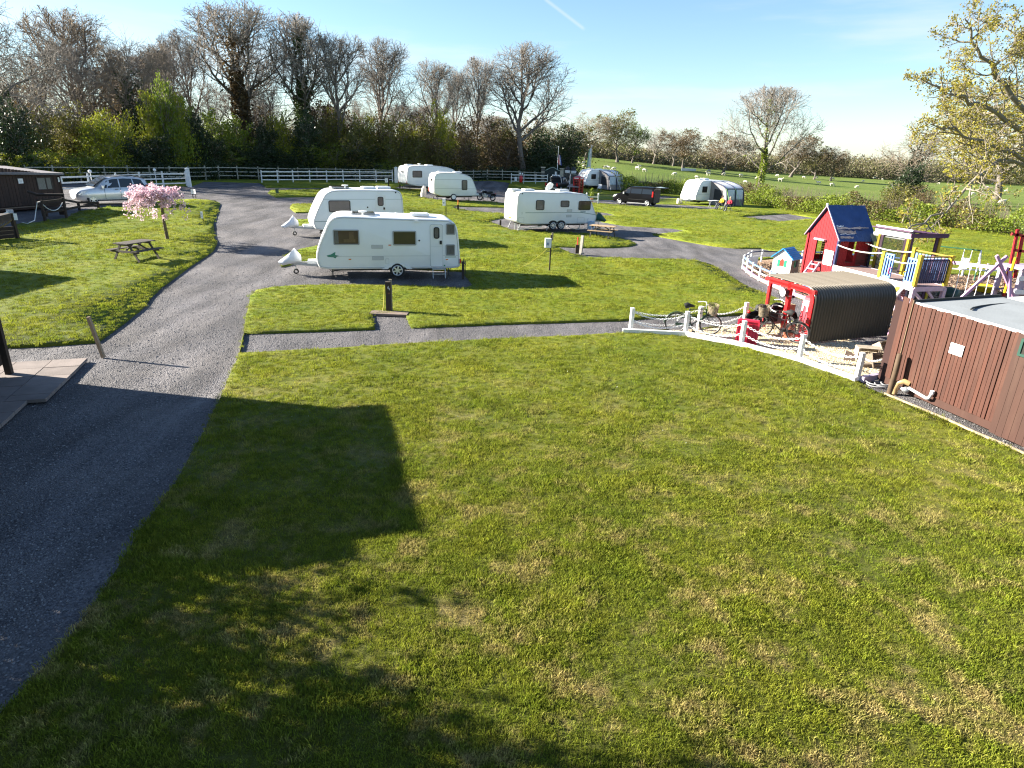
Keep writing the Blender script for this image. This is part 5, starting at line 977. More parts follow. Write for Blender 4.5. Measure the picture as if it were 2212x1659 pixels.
t, X, Zc = caravan_back('old cream-white caravan with one tall narrow window, motorcycle parked at its nose', (938, 423.2), (1029, 426), (1402, 1766, 365, 376), ((1402, 366), (1398, 280), (1404, 200), (1430, 182), (1520, 178), (1620, 185), (1690, 205), (1725, 225), (1745, 265), (1770, 330), (1772, 355), (1760, 376), (1600, 372)), 2.1,
  dict(win=[(1637, 1685, 315, 235, 'net')], stripe=[(1410, 1735, 232), (1410, 1768, 305)], wheels=[1567], steel=True, roof=180, items=[('hatch', 1.0, 1.0), ('hatch', 2.6, 1.0)]))
hx = thing('tmp', None, None); hitch(hx, 0, 1, False)
for c in list(hx.children): c.parent = t; c.location = (X(1768), 1.05, 0)
bpy.data.objects.remove(hx)
caravan_back('white caravan half hidden behind the old cream-white one, blind drawn in its window', (880.5, 403.5), (985, 405), (1182, 1570, 290, 300), ((1182, 290), (1178, 210), (1184, 145), (1200, 126), (1300, 122), (1420, 128), (1520, 145), (1570, 170), (1600, 240), (1600, 285), (1580, 300)), 2.25,
  dict(win=[(1222, 1295, 216, 163, 'blind')], stripe=[(1195, 1400, 272)], wheels=[1420], roof=124, items=[('hatch', .8, 1.2), ('aerial', 2.0, 1.0), ('hatch', 3.2, 1.0)]))

# ---- caravans turned nose-on, with their awnings
M_AWN = mat('awning_canvas', (.66, .66, .68), .7, var=.08, scale=2); M_AWG = mat('awning_grey', (.21, .195, .20), .8, var=.15, scale=2); M_AWB = mat('awning_navy', (.035, .045, .085), .7, var=.1); M_AWW = glassmat('awning_window_film', (.42, .48, .56), .15); M_GUY = mat('green_guy', (.25, .55, .08), .6, var=0)
def caravan_nose(label, corner, rz, L_, W_, roofz, awn_label, aw_len, aw_depth, big):
    o = P(*corner); t = thing('caravan', label, 'caravan', o, rz)
    pr = chaikin([(0.1, .4), (-.02, .75), (.0, 1.0), (.22, 1.55), (.48, 2.15), (.75, roofz - .12), (1.15, roofz), (3, roofz), (L_ - .3, roofz), (L_, roofz - .25), (L_ + .05, 1.2), (L_, .4), (3, .4)], 2)
    bo = shell(pr, W_, .07).build('body', M_CW, t, 35)
    for v in bo.data.vertices: v.co.y += W_ / 2
    rail(t, inset(pr, .075), -.004); win(t, .95, 1.75, 1.30, 1.95, 0, .06, M_BLK, 'dark', .05)
    MB().box((L_ / 2, -.003, 1.12), (L_ - .2, .006, .03)).build('side_stripe', M_CSEAM, t)
    # front windows across the nose
    for i, (y0, y1) in enumerate(((.14, .62), (.70, 1.08), (1.16, 1.54), (1.62, 2.08))):
        if y1 > W_ - .05: continue
        f = MB().add([(.19, y0, 1.42), (.19, y1, 1.42), (.42, y1, 2.02), (.42, y0, 2.02)], [(0, 1, 2, 3)]); f.build('front_window', mat('pink_blinded_glass', (.55, .42, .40), .15, var=.05, coat=.5) if i % 2 == 0 else M_GLS, t)
    wheel(t, L_ * .55, .05, .31, .31, .18, 6); wheel(t, L_ * .55, W_ - .1, .31, .31, .18, 6, 1); MB().box((L_ * .5, W_ / 2, .31), (L_ * .86, 1.2, .12)).build('chassis', M_DKST, t)
    for yy in (.3, W_ - .3): c = MB().bar((.7, yy, .40), (.7, yy, .03), .05, .04, (0, 1, 0)); c.build('corner_steady', M_DKST, t)
    roof_items(t, L_, W_, roofz, [('hatch', 1.6, 1.1), ('ac', 2.3, 1.0) if big else ('hatch', 3, 1.0)])
    h = thing('tmp', None, None); hitch(h, 0, -1, False)
    for c in list(h.children): c.parent = t; c.location = (.1, W_ / 2, 0)
    bpy.data.objects.remove(h)
    # awning along the near side: roof slopes out from the rail to a bowed front
    a = thing('awning', awn_label, 'awning', o, rz); x0 = 2.3; x1 = x0 + aw_len; n = 10; prof = [(-.02, roofz - .10), (-aw_depth * .35, roofz - .22), (-aw_depth * .72, roofz - .46), (-aw_depth * .92, roofz - .72), (-aw_depth * 1.0, 1.45), (-aw_depth * 1.06, .75), (-aw_depth * 1.08, .03)]
    nb = 2; xs = [x0 + aw_len * i / nb for i in range(nb + 1)]
    b = MB(); b.grid([[(x, y, z) for y, z in prof[:4]] for x in xs]); b.build('roof', M_AWN, a, 50)
    for i in range(nb): # front bays: lower skirt, film window between navy beams
        f = MB(); f.grid([[(x, y, z) for y, z in prof[3:]] for x in (xs[i], xs[i + 1])]); fo = f.build('front_panel', M_AWG, a); mx0, mx1 = xs[i] + .16, xs[i + 1] - .16
        MB().add([(mx0, prof[4][0] - .03, 1.72), (mx1, prof[4][0] - .03, 1.72), (mx1, prof[5][0] - .02, .70), (mx0, prof[5][0] - .02, .70)], [(0, 1, 2, 3)]).build('film_window', M_AWW, fo)
    for x in xs: MB().tube([(x, y - .02, z) for y, z in prof], .07, 8).build('air_beam', M_AWB, a, 60)
    for x, nm in ((x0 + .02, 'end_panel'), (x1 - .02, 'end_panel')):
        e = MB().add([(x, y, z) for y, z in prof] + [(x, -.02, .03)], [tuple(range(8))]); eo = e.build(nm, M_AWG, a); sx = -.012 if x < (x0 + x1) / 2 else .012
        MB().add([(x + sx, -aw_depth * .25, 1.75), (x + sx, -aw_depth * .75, 1.6), (x + sx, -aw_depth * .85, .6), (x + sx, -aw_depth * .25, .6)], [(0, 1, 2, 3)]).build('doorway', mat('dark_mesh', (.03, .03, .035), .8, var=.1), eo)
    for x, dx in ((x0, -.5), (x0 + aw_len * .5, 0), (x1, .9)):
        MB().tube([(x, prof[3][0] - .08, prof[3][1]), (x + dx, prof[3][0] - 1.3, .02)], .016, 5).build('guy_rope', M_GUY if big else M_WHT, a)
    return t, a, o
T6, A6, O6 = caravan_nose('white caravan standing nose-on with four front windows, awning on its side by the hedge', (1500.6, 442.5), math.radians(35), 5.7, 2.2, 2.58, 'grey inflatable awning with blue film windows and green guy ropes', 2.9, 2.25, True)
T7, A7, O7 = caravan_nose('far white caravan behind the red telephone box, pale porch awning on its side', (1263.8, 408.2), math.radians(33), 5.4, 2.1, 2.55, 'pale porch awning on the far caravan by the field', 2.7, 2.1, False)
# ================================================================== vehicles
M_SILV = mat('silver_paint', (0.60, 0.61, 0.63), 0.3, 0.4, var=0.03, coat=0.6); M_VBLK = mat('black_paint', (0.006, 0.006, 0.007), 0.3, var=0, coat=0, spec=0.1); M_CGL = glassmat('car_glass', (0.012, 0.014, 0.016)); M_LAMP = mat('headlamp_glass', (0.72, 0.74, 0.78), 0.1, var=0, coat=1.0)
M_PLATE = mat('white_plate', (0.8, 0.8, 0.78), 0.4, var=0); M_YPL = mat('yellow_plate', (.75, .50, .03), .4, var=0)
def loft(st, nose_cap=True):
    """stations: x, sill z, shoulder z, roof z, half width, roof half width"""
    b = MB(); rows = []
    for x, zb, zs, zr, w, wr in st:
        h = [(0, zb), (w * .82, zb), (w * .97, zb + .10), (w, (zb + zs) / 2), (w * .985, zs - .03), (w * .95, zs)]
        if zr > zs + .05: h += [(wr + (w * .95 - wr) * .5, zs + (zr - zs) * .5), (wr, zr - .07), (wr * .86, zr - .015), (0, zr)]
        else: h += [(w * .85, zs + .02), (w * .7, zs + .035), (w * .5, zs + .045), (0, zs + .05)]
        rows.append([(x, -y, z) for y, z in h] + [(x, y, z) for y, z in h[-2:0:-1]])
    for r in rows: r.append(r[0])
    b.grid(rows); n = len(rows[0]) - 1; b.add(rows[0][:-1], [tuple(range(n))]); b.add(rows[-1][:-1], [tuple(range(n))]); return b
def glasshouse(st, spans, side, t0=.10, t1=.86, off=.012):
    """side windows between x spans, following the loft"""
    S = np.array(st); b = MB()
    def pt(x, t):
        zs, zr, w, wr = [np.interp(x, S[:, 0], S[:, i]) for i in (2, 3, 4, 5)]; y = w * .95 + (wr - w * .95) * t; return (x, side * (y + off), zs + (zr - .07 - zs) * t)
    for (xa0, xa1), (xb0, xb1) in spans: # bottom span, top span
        rows = []
        for i in range(7):
            t = t0 + (t1 - t0) * i / 6; f = i / 6; l, r = xa0 + (xb0 - xa0) * f, xa1 + (xb1 - xa1) * f; rows.append([pt(l + (r - l) * j / 6, t) for j in range(7)])
        b.grid(rows)
    return b
def car_wheels(t, xs, tr, r, w, sp=6):
    for x in xs:
        for s in (-1, 1):
            MB().prism([(x + r * 1.14 * math.cos(PI * i / 12), r + r * 1.14 * math.sin(PI * i / 12)) for i in range(13)], s * (tr + w / 2 - .03), s * (tr + w / 2 + .004)).build('wheel_arch', M_BLK, t); wheel(t, x, s * (tr + .01), r, r, w, sp, s)
# silver people carrier
a = P(203, 441.3); rz = math.radians(50); d = Vector((math.cos(rz), math.sin(rz), 0)); wb = 2.84; b = a + d * wb; mid = (a + b) / 2; nrm = Vector((-d.y, d.x, 0)); o = mid - d * (wb / 2 + .88) + nrm * .80; o.z = H(mid.x, mid.y) - .05
t = thing('car', 'silver people carrier parked by the brown shed, nose to the left', 'car', o, rz)
st = [(0.0, .42, .62, .62, .55, .4), (.08, .30, .78, .78, .74, .5), (.30, .24, .86, .86, .86, .6), (.75, .22, .93, .93, .90, .6), (1.05, .22, .95, 1.02, .91, .64), (1.35, .22, .955, 1.22, .91, .66), (1.75, .22, .96, 1.46, .91, .68), (2.2, .22, .97, 1.60, .91, .70), (2.9, .22, .99, 1.64, .91, .71), (3.7, .24, 1.01, 1.60, .90, .70), (4.25, .28, 1.03, 1.50, .86, .66), (4.45, .34, 1.02, 1.30, .82, .62), (4.58, .42, .95, .97, .74, .5)]
loft(st).build('body', M_SILV, t, 45)
for s in (-1, 1):
    glasshouse(st, [((1.45, 1.78), (1.85, 1.95)), ((1.84, 2.55), (2.0, 2.55)), ((2.62, 3.45), (2.62, 3.4)), ((3.52, 4.22), (3.46, 4.0))], s, .04, .90).build('side_window', M_CGL, t, 60)
    MB().box((1.5, s * 1.0, 1.05), (.14, .22, .15)).build('wing_mirror', M_SILV, t); MB().box((2.35, s * .925, .90), (.2, .03, .03)).build('door_handle', M_BLK, t); MB().box((3.25, s * .925, .91), (.2, .03, .03)).build('door_handle', M_BLK, t)
    MB().prism([(.10, .62), (.42, .70), (.62, .86), (.30, .80)], s * .80, s * .905).build('headlight', M_LAMP, t); MB().prism([(4.2, .85), (4.52, .85), (4.45, 1.12), (4.25, 1.14)], s * .70, s * .875).build('tail_light', M_RED, t)
    sm = MB()
    for x in (1.62, 2.58, 3.5): sm.box((x, s * .915, .66), (.012, .01, .66))
    sm.build('door_seam', M_BLK, t); MB().bar((1.95, s * .58, 1.62), (4.0, s * .58, 1.63), .03, .03).build('roof_rail', M_BLK, t)
ws = MB(); ws.grid([[(1.02 + (2.02 - 1.02) * f + .0, y * (.80 - .22 * f), 1.075 + (1.60 - 1.075) * f ** .9 + .03) for y in (-1, -.5, 0, .5, 1)] for f in (0, .25, .5, .75, 1)]); ws.build('windscreen', M_CGL, t, 60)
MB().grid([[(4.14 + .34 * f, y * (.56 + .18 * f), 1.58 - .42 * f) for y in (-1, 0, 1)] for f in (0, .5, 1)]).build('rear_window', M_CGL, t, 60)
MB().box((.02, 0, .42), (.04, .52, .11)).build('number_plate', M_PLATE, t); MB().box((.06, 0, .60), (.06, 1.0, .09)).build('grille', M_BLK, t); car_wheels(t, (.88, .88 + wb), .76, .33, .21, 5); t.scale = (1, 1, 1.1)

# black van with its tailgate raised
a, b = P(1337.7, 440), P(1397.5, 444.4); rz = ang(a, b); d = (b - a).normalized(); wb = 3.2; mid = (a + b) / 2; nrm = Vector((-d.y, d.x, 0)); o = mid - d * (wb / 2 + .92) + nrm * .82; o.z = H(mid.x, mid.y) - .05
t = thing('van', 'black van with alloy wheels, its tailgate standing open', 'van', o, rz)
st = [(0, .45, .72, .72, .6, .4), (.10, .30, .88, .88, .80, .5), (.40, .26, 1.02, 1.02, .92, .6), (.85, .26, 1.14, 1.16, .95, .7), (1.25, .26, 1.17, 1.45, .95, .74), (1.75, .26, 1.18, 1.80, .95, .76), (2.1, .26, 1.18, 1.88, .95, .78), (3.4, .26, 1.18, 1.92, .95, .80), (4.6, .28, 1.18, 1.89, .94, .80), (4.76, .34, 1.16, 1.82, .92, .78)]
loft(st).build('body', M_VBLK, t, 45)
for s in (-1, 1):
    glasshouse(st, [((1.35, 2.12), (1.72, 2.12)), ((2.2, 3.4), (2.2, 3.4)), ((3.47, 4.6), (3.47, 4.55))], s, .05, .80).build('side_window', M_CGL, t, 60)
    MB().box((1.45, s * 1.04, 1.22), (.14, .22, .2)).build('wing_mirror', M_ALU, t); MB().prism([(.12, .74), (.40, .80), (.62, 1.02), (.28, .98)], s * .80, s * .945).build('headlight', M_LAMP, t); MB().prism([(4.60, .95), (4.75, .95), (4.73, 1.5), (4.62, 1.5)], s * .80, s * .945).build('tail_light', M_RED, t)
    MB().box((3.0, s * .958, .62), (2.0, .01, .03)).build('side_moulding', M_BLK, t); MB().box((3.0, s * .93, .27), (2.3, .08, .05)).build('side_step', M_ALU, t)
MB().grid([[(.92 + .98 * f, y * (.82 - .12 * f), 1.20 + .64 * f + .03) for y in (-1, -.5, 0, .5, 1)] for f in (0, .33, .66, 1)]).build('windscreen', M_CGL, t, 60)
g = MB().bar((4.66, 0, 1.90), (5.72, 0, 1.86), 1.55, .07); go = g.build('tailgate', M_VBLK, t); MB().bar((4.85, 0, 1.95), (5.4, 0, 1.925), 1.25, .02).build('tailgate_glass', mat('sky_lit_glass', (.25, .28, .32), .05, var=0, coat=1), go); MB().box((4.78, 0, 1.0), (.03, 1.6, 1.3)).build('load_bay', M_INTD, t); car_wheels(t, (.92, .92 + wb), .79, .34, .22, 5)

# dark pick-up seen from behind
o0 = P(1209.5, 415); rz = math.radians(64); t = thing('pickup_truck', 'dark pick-up truck with a row of roof lamps, seen from behind by the telephone box', 'pickup truck', o0, rz)
off = Vector((-1.05, .80, 0))  # local x forward, near rear wheel at the origin
def q(*p): return (p[0] + off.x, p[1] + off.y, p[2])
st = [(0, .55, 1.12, 1.12, .82, .5), (.06, .48, 1.15, 1.15, .90, .5), (1.5, .48, 1.15, 1.15, .92, .5), (1.62, .48, 1.15, 1.75, .92, .66), (1.9, .48, 1.15, 1.88, .92, .70), (2.9, .48, 1.15, 1.86, .92, .70), (3.3, .48, 1.15, 1.65, .92, .68), (3.75, .48, 1.12, 1.18, .92, .6), (4.6, .48, 1.08, 1.08, .88, .6), (4.95, .52, .95, .95, .75, .5)]
bo = loft(st); bo.v = [q(*v) for v in bo.v]; bo.build('body', M_VBLK, t, 45)
for s in (-1, 1):
    gl = glasshouse(st, [((1.85, 2.6), (1.9, 2.6)), ((2.66, 3.5), (2.66, 3.2))], s, .06, .84); gl.v = [q(*v) for v in gl.v]; gl.build('side_window', M_CGL, t, 60)
    MB().box(q(-.01, s * .78, .95), (.06, .16, .36)).build('tail_light', M_RED, t); MB().box(q(3.35, s * 1.02, 1.28), (.12, .2, .2)).build('wing_mirror', M_ALU, t); MB().box(q(2.6, s * .95, .42), (1.5, .14, .06)).build('side_step', M_GALV, t)
    MB().tube([q(1.45, s * .78, 1.14), q(1.3, s * .72, 1.8), q(1.3, s * .5, 1.93)], .04, 8).build('roll_bar', M_ALU, t, 60)
b = MB(); b.box(q(-.02, 0, .86), (.03, 1.35, .40)); b.build('tailgate', mat('dark_tailgate', (.03, .03, .034), .3, var=.1, coat=.5), t); MB().box(q(-.05, 0, .60), (.02, .55, .13)).build('number_plate', M_YPL, t); MB().box(q(-.08, 0, .52), (.14, 1.7, .10)).build('bumper', M_ALU, t); MB().box(q(.8, 0, 1.16), (1.35, 1.5, .03)).build('load_cover', M_BLK, t)
MB().add([q(1.60, -.60, 1.28), q(1.60, .60, 1.28), q(1.72, .56, 1.74), q(1.72, -.56, 1.74)], [(0, 1, 2, 3)]).build('rear_window', M_CGL, t); MB().grid([[q(3.78 - .5 * f, y * (.78 - .1 * f), 1.2 + .46 * f) for y in (-1, 0, 1)] for f in (0, 1)]).build('windscreen', M_CGL, t)
lb = MB().bar(q(1.35, -.5, 1.95), q(1.35, .5, 1.95), .04, .04); lb.build('lamp_bar', M_DKST, t)
for i in range(4): l_ = MB().cyl(q(1.28, -.42 + .28 * i, 2.03), q(1.40, -.42 + .28 * i, 2.03), .095, 12); l_.build('roof_lamp', M_LAMP, t, 50)
car_wheels_off = MB()
for x in (1.05, 4.05):
    for s in (-1, 1): wheel(t, x + off.x, s * .80 + off.y, .38, .38, .26, 6, s)

# motorcycle helper, side view along x, standing upright
def motorbike(t, k=1.0, body=None, box=True):
    body = body or M_VBLK
    for x in (0, 1.35):
        w = MB().ring((x, 0, .31), .25, .058, 'y', 24, 8); wo = w.build('wheel', M_BLK, t, 60); r = MB().ring((x, 0, .31), .20, .015, 'y', 20, 5)
        for i in range(8): a = 2 * PI * i / 8; r.bar((x, 0, .31), (x + .2 * math.cos(a), 0, .31 + .2 * math.sin(a)), .012, .012, (0, 1, 0))
        r.cyl((x, -.07, .31), (x, .07, .31), .05, 10); r.build('rim', M_GALV, wo)
    f = MB().tube([(0, .09, .31), (.28, .09, .95)], .025, 8); f.tube([(0, -.09, .31), (.28, -.09, .95)], .025, 8); f.tube([(.25, 0, .85), (.55, 0, .45), (.9, 0, .38), (1.35, .0, .31)], .035, 8); f.tube([(.25, 0, .85), (.7, 0, .75), (1.15, 0, .72), (1.35, 0, .36)], .03, 8); f.build('frame', M_DKST, t, 60)
    e = MB().box((.62, 0, .45), (.34, .30, .26)); e.cyl((.55, 0, .55), (.48, 0, .76), .10, 12); e.cyl((.7, .17, .35), (1.45, .17, .38), .045, 10); e.build('engine', M_GALV, t, 40)
    MB().ball((.55, 0, .84), (.27, .15, .13), 14, 8).build('fuel_tank', body, t, 60); MB().tube([(.72, 0, .80), (.9, 0, .79), (1.15, 0, .83), (1.35, 0, .87)], [.10, .13, .13, .07], 10).build('seat', M_BLK, t, 60)
    MB().tube([(1.68, 0, .52), (1.55, 0, .63), (1.38, 0, .67), (1.15, 0, .60)], [.05, .08, .09, .06], 8).build('rear_mudguard', body, t, 60); MB().tube([(-.3, 0, .42), (-.18, 0, .58), (.02, 0, .64), (.2, 0, .58)], [.04, .07, .08, .05], 8).build('front_mudguard', body, t, 60)
    MB().tube([(.40, -.38, .98), (.30, -.2, 1.02), (.28, 0, .98), (.30, .2, 1.02), (.40, .38, .98)], .018, 8).build('handlebar', M_ALU, t, 60); MB().ball((.18, 0, .88), (.10, .09, .09), 12, 8).build('headlight', M_LAMP, t, 60)
    for s in (-1, 1): m_ = MB().tube([(.32, s * .26, 1.02), (.30, s * .32, 1.18)], .01, 6); m_.ball((.30, s * .33, 1.22), (.03, .07, .05), 10, 6); m_.build('mirror', M_DKST, t, 60)
    MB().ball((1.62, 0, .72), (.05, .06, .05), 10, 6).build('tail_light', M_RED, t, 60)
    MB().bar((.85, -.05, .34), (.95, -.32, .01), .025, .025).build('side_stand', M_DKST, t)
o = P(1036.5, 433.2); t = thing('motorcycle', 'dark motorcycle on its stand by the drawbar of the old cream-white caravan', 'motorcycle', o, math.radians(-15)); motorbike(t)
# ================================================================== post-and-rail fences
M_FW = mat('fence_white', (0.70, 0.70, 0.68), 0.7, var=0.12, scale=5, dirt=(0.42, 0.42, 0.36), dirt_amt=0.5); M_FG = mat('fence_weathered', (0.34, 0.33, 0.28), 0.85, var=0.25, scale=5, dirt=(0.18, 0.18, 0.12), dirt_amt=0.5)
def rail_fence(label, pts, h, rails, m, spacing=2.4, pw=.10, rw=.09, name='post_and_rail_fence', group=None):
    q = [P(*p) if not isinstance(p, Vector) else p for p in pts]; t = thing(name, label, 'fence', q[0], 0, group); o = q[0]; L_ = [0]
    for a, b in zip(q, q[1:]): L_.append(L_[-1] + (b - a).length)
    n = max(2, round(L_[-1] / spacing) + 1); pp = []
    for i in range(n):
        s = L_[-1] * i / (n - 1); x, y = np.interp(s, L_, [p.x for p in q]), np.interp(s, L_, [p.y for p in q]); pp.append(Vector((x, y, H(x, y))) - o)
    for i, p in enumerate(pp):
        l = rndm.uniform(-.02, .02); b = MB().bar(p + Vector((0, 0, -.15)), p + Vector((l, 0, h + .05 + rndm.uniform(-.02, .03))), pw, pw, (1, 0, 0)); b.build('post', m, t)
    for a, b in zip(pp, pp[1:]):
        for z in rails: MB().bar(a + Vector((0, -.07, z + rndm.uniform(-.012, .012))), b + Vector((0, -.07, z + rndm.uniform(-.012, .012))), .035, rw, (0, 0, 1)).build('rail', m, t)
    return t
rail_fence('weathered back fence running along the foot of the wood', [(60, 396.5), (145, 394.5), (322, 391.5), (433, 389.5), (484, 387), (700, 388), (849, 390.5)], 1.42, (.42, .84, 1.28), M_FG, 2.3)
rail_fence('weathered fence between the caravans and the far gateway', [(925, 391), (1002, 390), (1066, 388.5), (1125, 390.5), (1188, 393)], 1.35, (.4, .8, 1.2), M_FG, 2.4)
rail_fence('white fence behind the silver car, ending at the big white gatepost', [(128, 417), (232, 411), (330, 404.5), (404, 401.5)], 1.25, (.28, .70, 1.10), M_FW, 2.7, .11, .11)
rail_fence('long white fence across the back lawn', [(566, 394.5), (640, 393.5), (735, 393), (800, 393), (848, 393.5)], 1.30, (.30, .74, 1.18), M_FW, 2.1, .10, .10)
rail_fence('short white fence with fire point, beside the far drive', [(1104, 396), (1140, 396.5), (1182, 397)], 1.25, (.3, .72, 1.12), M_FW, 2.2, .09, .09)
def gatepost(label, u, v, h, w=.26, lean=0, m=None):
    p = P(u, v); t = thing('gatepost', label, 'post', p, 0); b = MB().bar((0, 0, -.2), (lean, 0, h), w, w, (0, 1, 0)); b.build('shaft', m or M_FW, t); MB().tube([(lean, 0, h), (lean, 0, h + .06), (lean, 0, h + .16)], [w * .80, w * .80, .02], 4).build('cap', m or M_FW, t); return t
gatepost('stout white gatepost at the end of the fence behind the silver car', 410, 402.5, 1.52, .28, -.05); gatepost('tall square white gatepost where the long white fence ends', 856, 394.5, 1.72, .34)
p = P(862, 394); t = thing('gate', 'small white barred gate beside the tall square gatepost', 'gate', p, .06)
for z in (.25, .5, .75, 1.0): MB().box((.95, 0, z), (1.9, .04, .08)).build('bar', M_FW, t)
for x in (.04, 1.86): MB().box((x, -.03, .65), (.08, .05, 1.15)).build('stile', M_FW, t)
MB().bar((.1, -.05, .25), (1.8, -.05, 1.0), .03, .08).build('brace', M_FW, t)
for lab, u, v in (('round white lamp globe on the fence behind the silver car', 341, 404), ('second round lamp globe on that fence, over the car roof', 204, 412)):
    p = P(u, v); t = thing('fence_lamp', lab, 'lamp', p); MB().bar((0, -.12, 0), (0, -.12, 1.35), .05, .05, (0, 1, 0)).build('post', M_FW, t); MB().ball((0, -.12, 1.45), .13, 12, 8).build('globe', M_WHT, t, 60)

# ------------------------------------------------------------------ picnic tables
M_PIC = mat('weathered_table_wood', (.075, .062, .05), .8, var=.35, scale=4, stretch=(1, 8, 8), bump=.3); M_PICL = mat('golden_table_wood', (.34, .24, .14), .75, var=.25, scale=4, stretch=(1, 8, 8), bump=.2)
def picnic(label, loc, rz, m, ml, sx=1.5):
    t = thing('picnic_table', label, 'picnic table', loc, rz)
    for i in range(5): MB().box((0, -.30 + .15 * i, .735), (sx, .138, .035)).build('tabletop_plank', m, t)
    for s in (-1, 1):
        for k in range(2): MB().box((0, s * (.58 + .145 * k), .445), (sx, .135, .035)).build('bench_plank', m, t)
    for x in (-sx / 2 + .22, sx / 2 - .22):
        for s in (-1, 1): MB().bar((x + .03 * s, s * .68, 0), (x + .03 * s, s * .22, .72), .09, .04, (1, 0, 0)).build('leg', ml, t)
        MB().bar((x - .045, -.74, .395), (x - .045, .74, .395), .045, .09).build('bench_bearer', ml, t); MB().bar((x - .045, -.34, .68), (x - .045, .34, .68), .045, .08).build('top_bearer', ml, t)
    for s in (-1, 1): MB().bar((s * (sx / 2 - .25), 0, .42), (s * .05, 0, .71), .04, .06).build('brace', ml, t)
p = P(297, 560); picnic('dark weathered picnic table on the left lawn by the pink cherry', (p.x, p.y, p.z), math.radians(74), M_PIC, M_PIC)
p = P(1301, 512); picnic('golden picnic table by the nose of the twin-axle caravan', (p.x, p.y, p.z), math.radians(-24), M_PICL, M_PIC, 1.7)

# ------------------------------------------------------------------ posts, hook-ups, pitch markers, little signs
M_POST = mat('dark_creosoted_post', (.045, .033, .024), .85, var=.4, scale=6, stretch=(4, 4, .7)); M_YEL = mat('yellow_cable', (.40, .36, .05), .5, var=0); M_ORC = mat('orange_paint', (.65, .14, .02), .5, var=.05)
p = P(840, 672); t = thing('tap_post', 'thick dark post with white number mark, standing on a small slab by the path', 'post', p, .1); MB().box((0, 0, .50), (.17, .15, 1.0)).build('shaft', M_POST, t); MB().box((.07, .10, .53), (.10, .06, 1.06)).build('backing_batten', mat('pale_batten', (.22, .19, .14), .8, var=.3), t)
MB().plate([(.0, .84), (.025, .88), (.02, .76), (-.01, .80)], -.080).build('number_mark', M_WHT, t); MB().plate([(.035, .80), (.055, .80), (.06, .73), (.04, .73)], -.080).build('number_mark', M_WHT, t); MB().box((.03, -.079, .62), (.08, .006, .05)).build('brown_plate', mat('brown_plate', (.14, .06, .03), .6, var=.1), t)
MB().tube([(-.12, .02, .82), (-.14, .0, .5), (-.17, -.03, .15), (-.20, -.05, .03)], .014, 6).build('hose', M_YEL, t, 60)
p = P(841, 676.5); s_ = MB().box((0, 0, -.01), (1.25, .45, .07)).build('base_slab', mat('brown_slab', (.20, .15, .12), .9, var=.3, scale=4, bump=.4), None, None, p, -.02); tag(s_, 'brown paving slab under the thick dark post', 'paving slab')
def hookup(label, u, v, h, boxz, cable=None, box=(.28, .20, .42), slim=.06, dx=-.14):
    p = P(u, v); t = thing('hookup_post', label, 'hook-up post', p, .1); MB().box((0, 0, h / 2), (slim, slim, h)).build('post', M_POST, t); MB().box((dx, -.06, boxz), box).build('socket_box', M_WHT, t); MB().box((dx - .02, -.06 - box[1] / 2 - .01, boxz - .04), (.09, .02, .12)).build('socket', mat('blue_grey_socket', (.25, .30, .38), .5, var=0), t)
    if cable: MB().tube(cable, .009, 6).build('cable', M_YEL, t, 60)
    return t
t = hookup('electric hook-up post with white box and yellow cable, alone on the middle lawn', 1187, 584, 1.62, 1.27, [(-.12, -.08, 1.06), (-.45, -.15, .75), (-1.0, -.25, .35), (-1.6, -.3, .03), (-2.2, -.32, .02)]); MB().box((.06, 0, 1.55), (.07, .05, .34)).build('top_batten', mat('pale_batten', (.22, .19, .14), .8), t)
hookup('electric hook-up post with white box, behind the rear of the nearest caravan', 963.5, 470.5, 1.42, 1.15, [(-.16, -.08, .9), (-.18, -.1, .4), (-.2, -.1, .03)], (.24, .2, .50))
hookup('electric hook-up post on the back lawn, before the half hidden caravan', 840, 410.5, 1.25, 1.0, None, (.3, .2, .42), .12, -.22)
def marker(label, u, v, h, m, w=.13, tip=None):
    p = P(u, v); t = thing('pitch_marker', label, 'marker', p, 0); MB().box((0, 0, h / 2), (w, w, h)).build('stub', m, t)
    if tip: MB().cyl((0, 0, h), (0, 0, h + .40), .035, 8).build('rod', tip, t)
    return t
marker('dark stub post on the back lawn beside the thin gravel pitch', 714, 409.5, .40, M_POST); marker('dark stub post left of the half hidden caravan', 864, 406.5, .42, M_POST); marker('dark stub post with an orange rod, by the gravel pitch behind the hook-up', 989.5, 453, .40, M_POST, .15, M_ORC)
marker('dark stub post at the tail of the twin-axle caravan', 1081, 487, .38, M_POST); marker('black stub with a red rod on the gravel pitch of the middle lawn', 1246.5, 547, .46, M_POST, .2, mat('red_rod', (.5, .03, .02), .5, var=0)); marker('small dull green stub on the back lawn tongue', 599, 417.5, .42, mat('dull_green', (.06, .09, .06), .7, var=.2), .22)
p = P(1254, 549); s_ = MB().bar((0, 0, 0), (.10, 0, 1.0), .09, .16, (0, 1, 0)).bar((-.1, -.05, .04), (.25, -.05, .04), .08, .08).build('leaning_sleeper', mat('grey_timber', (.26, .24, .21), .85, var=.3, scale=5), None, None, p, .9); tag(s_, 'grey leaning board beside the black stub with the red rod', 'board')
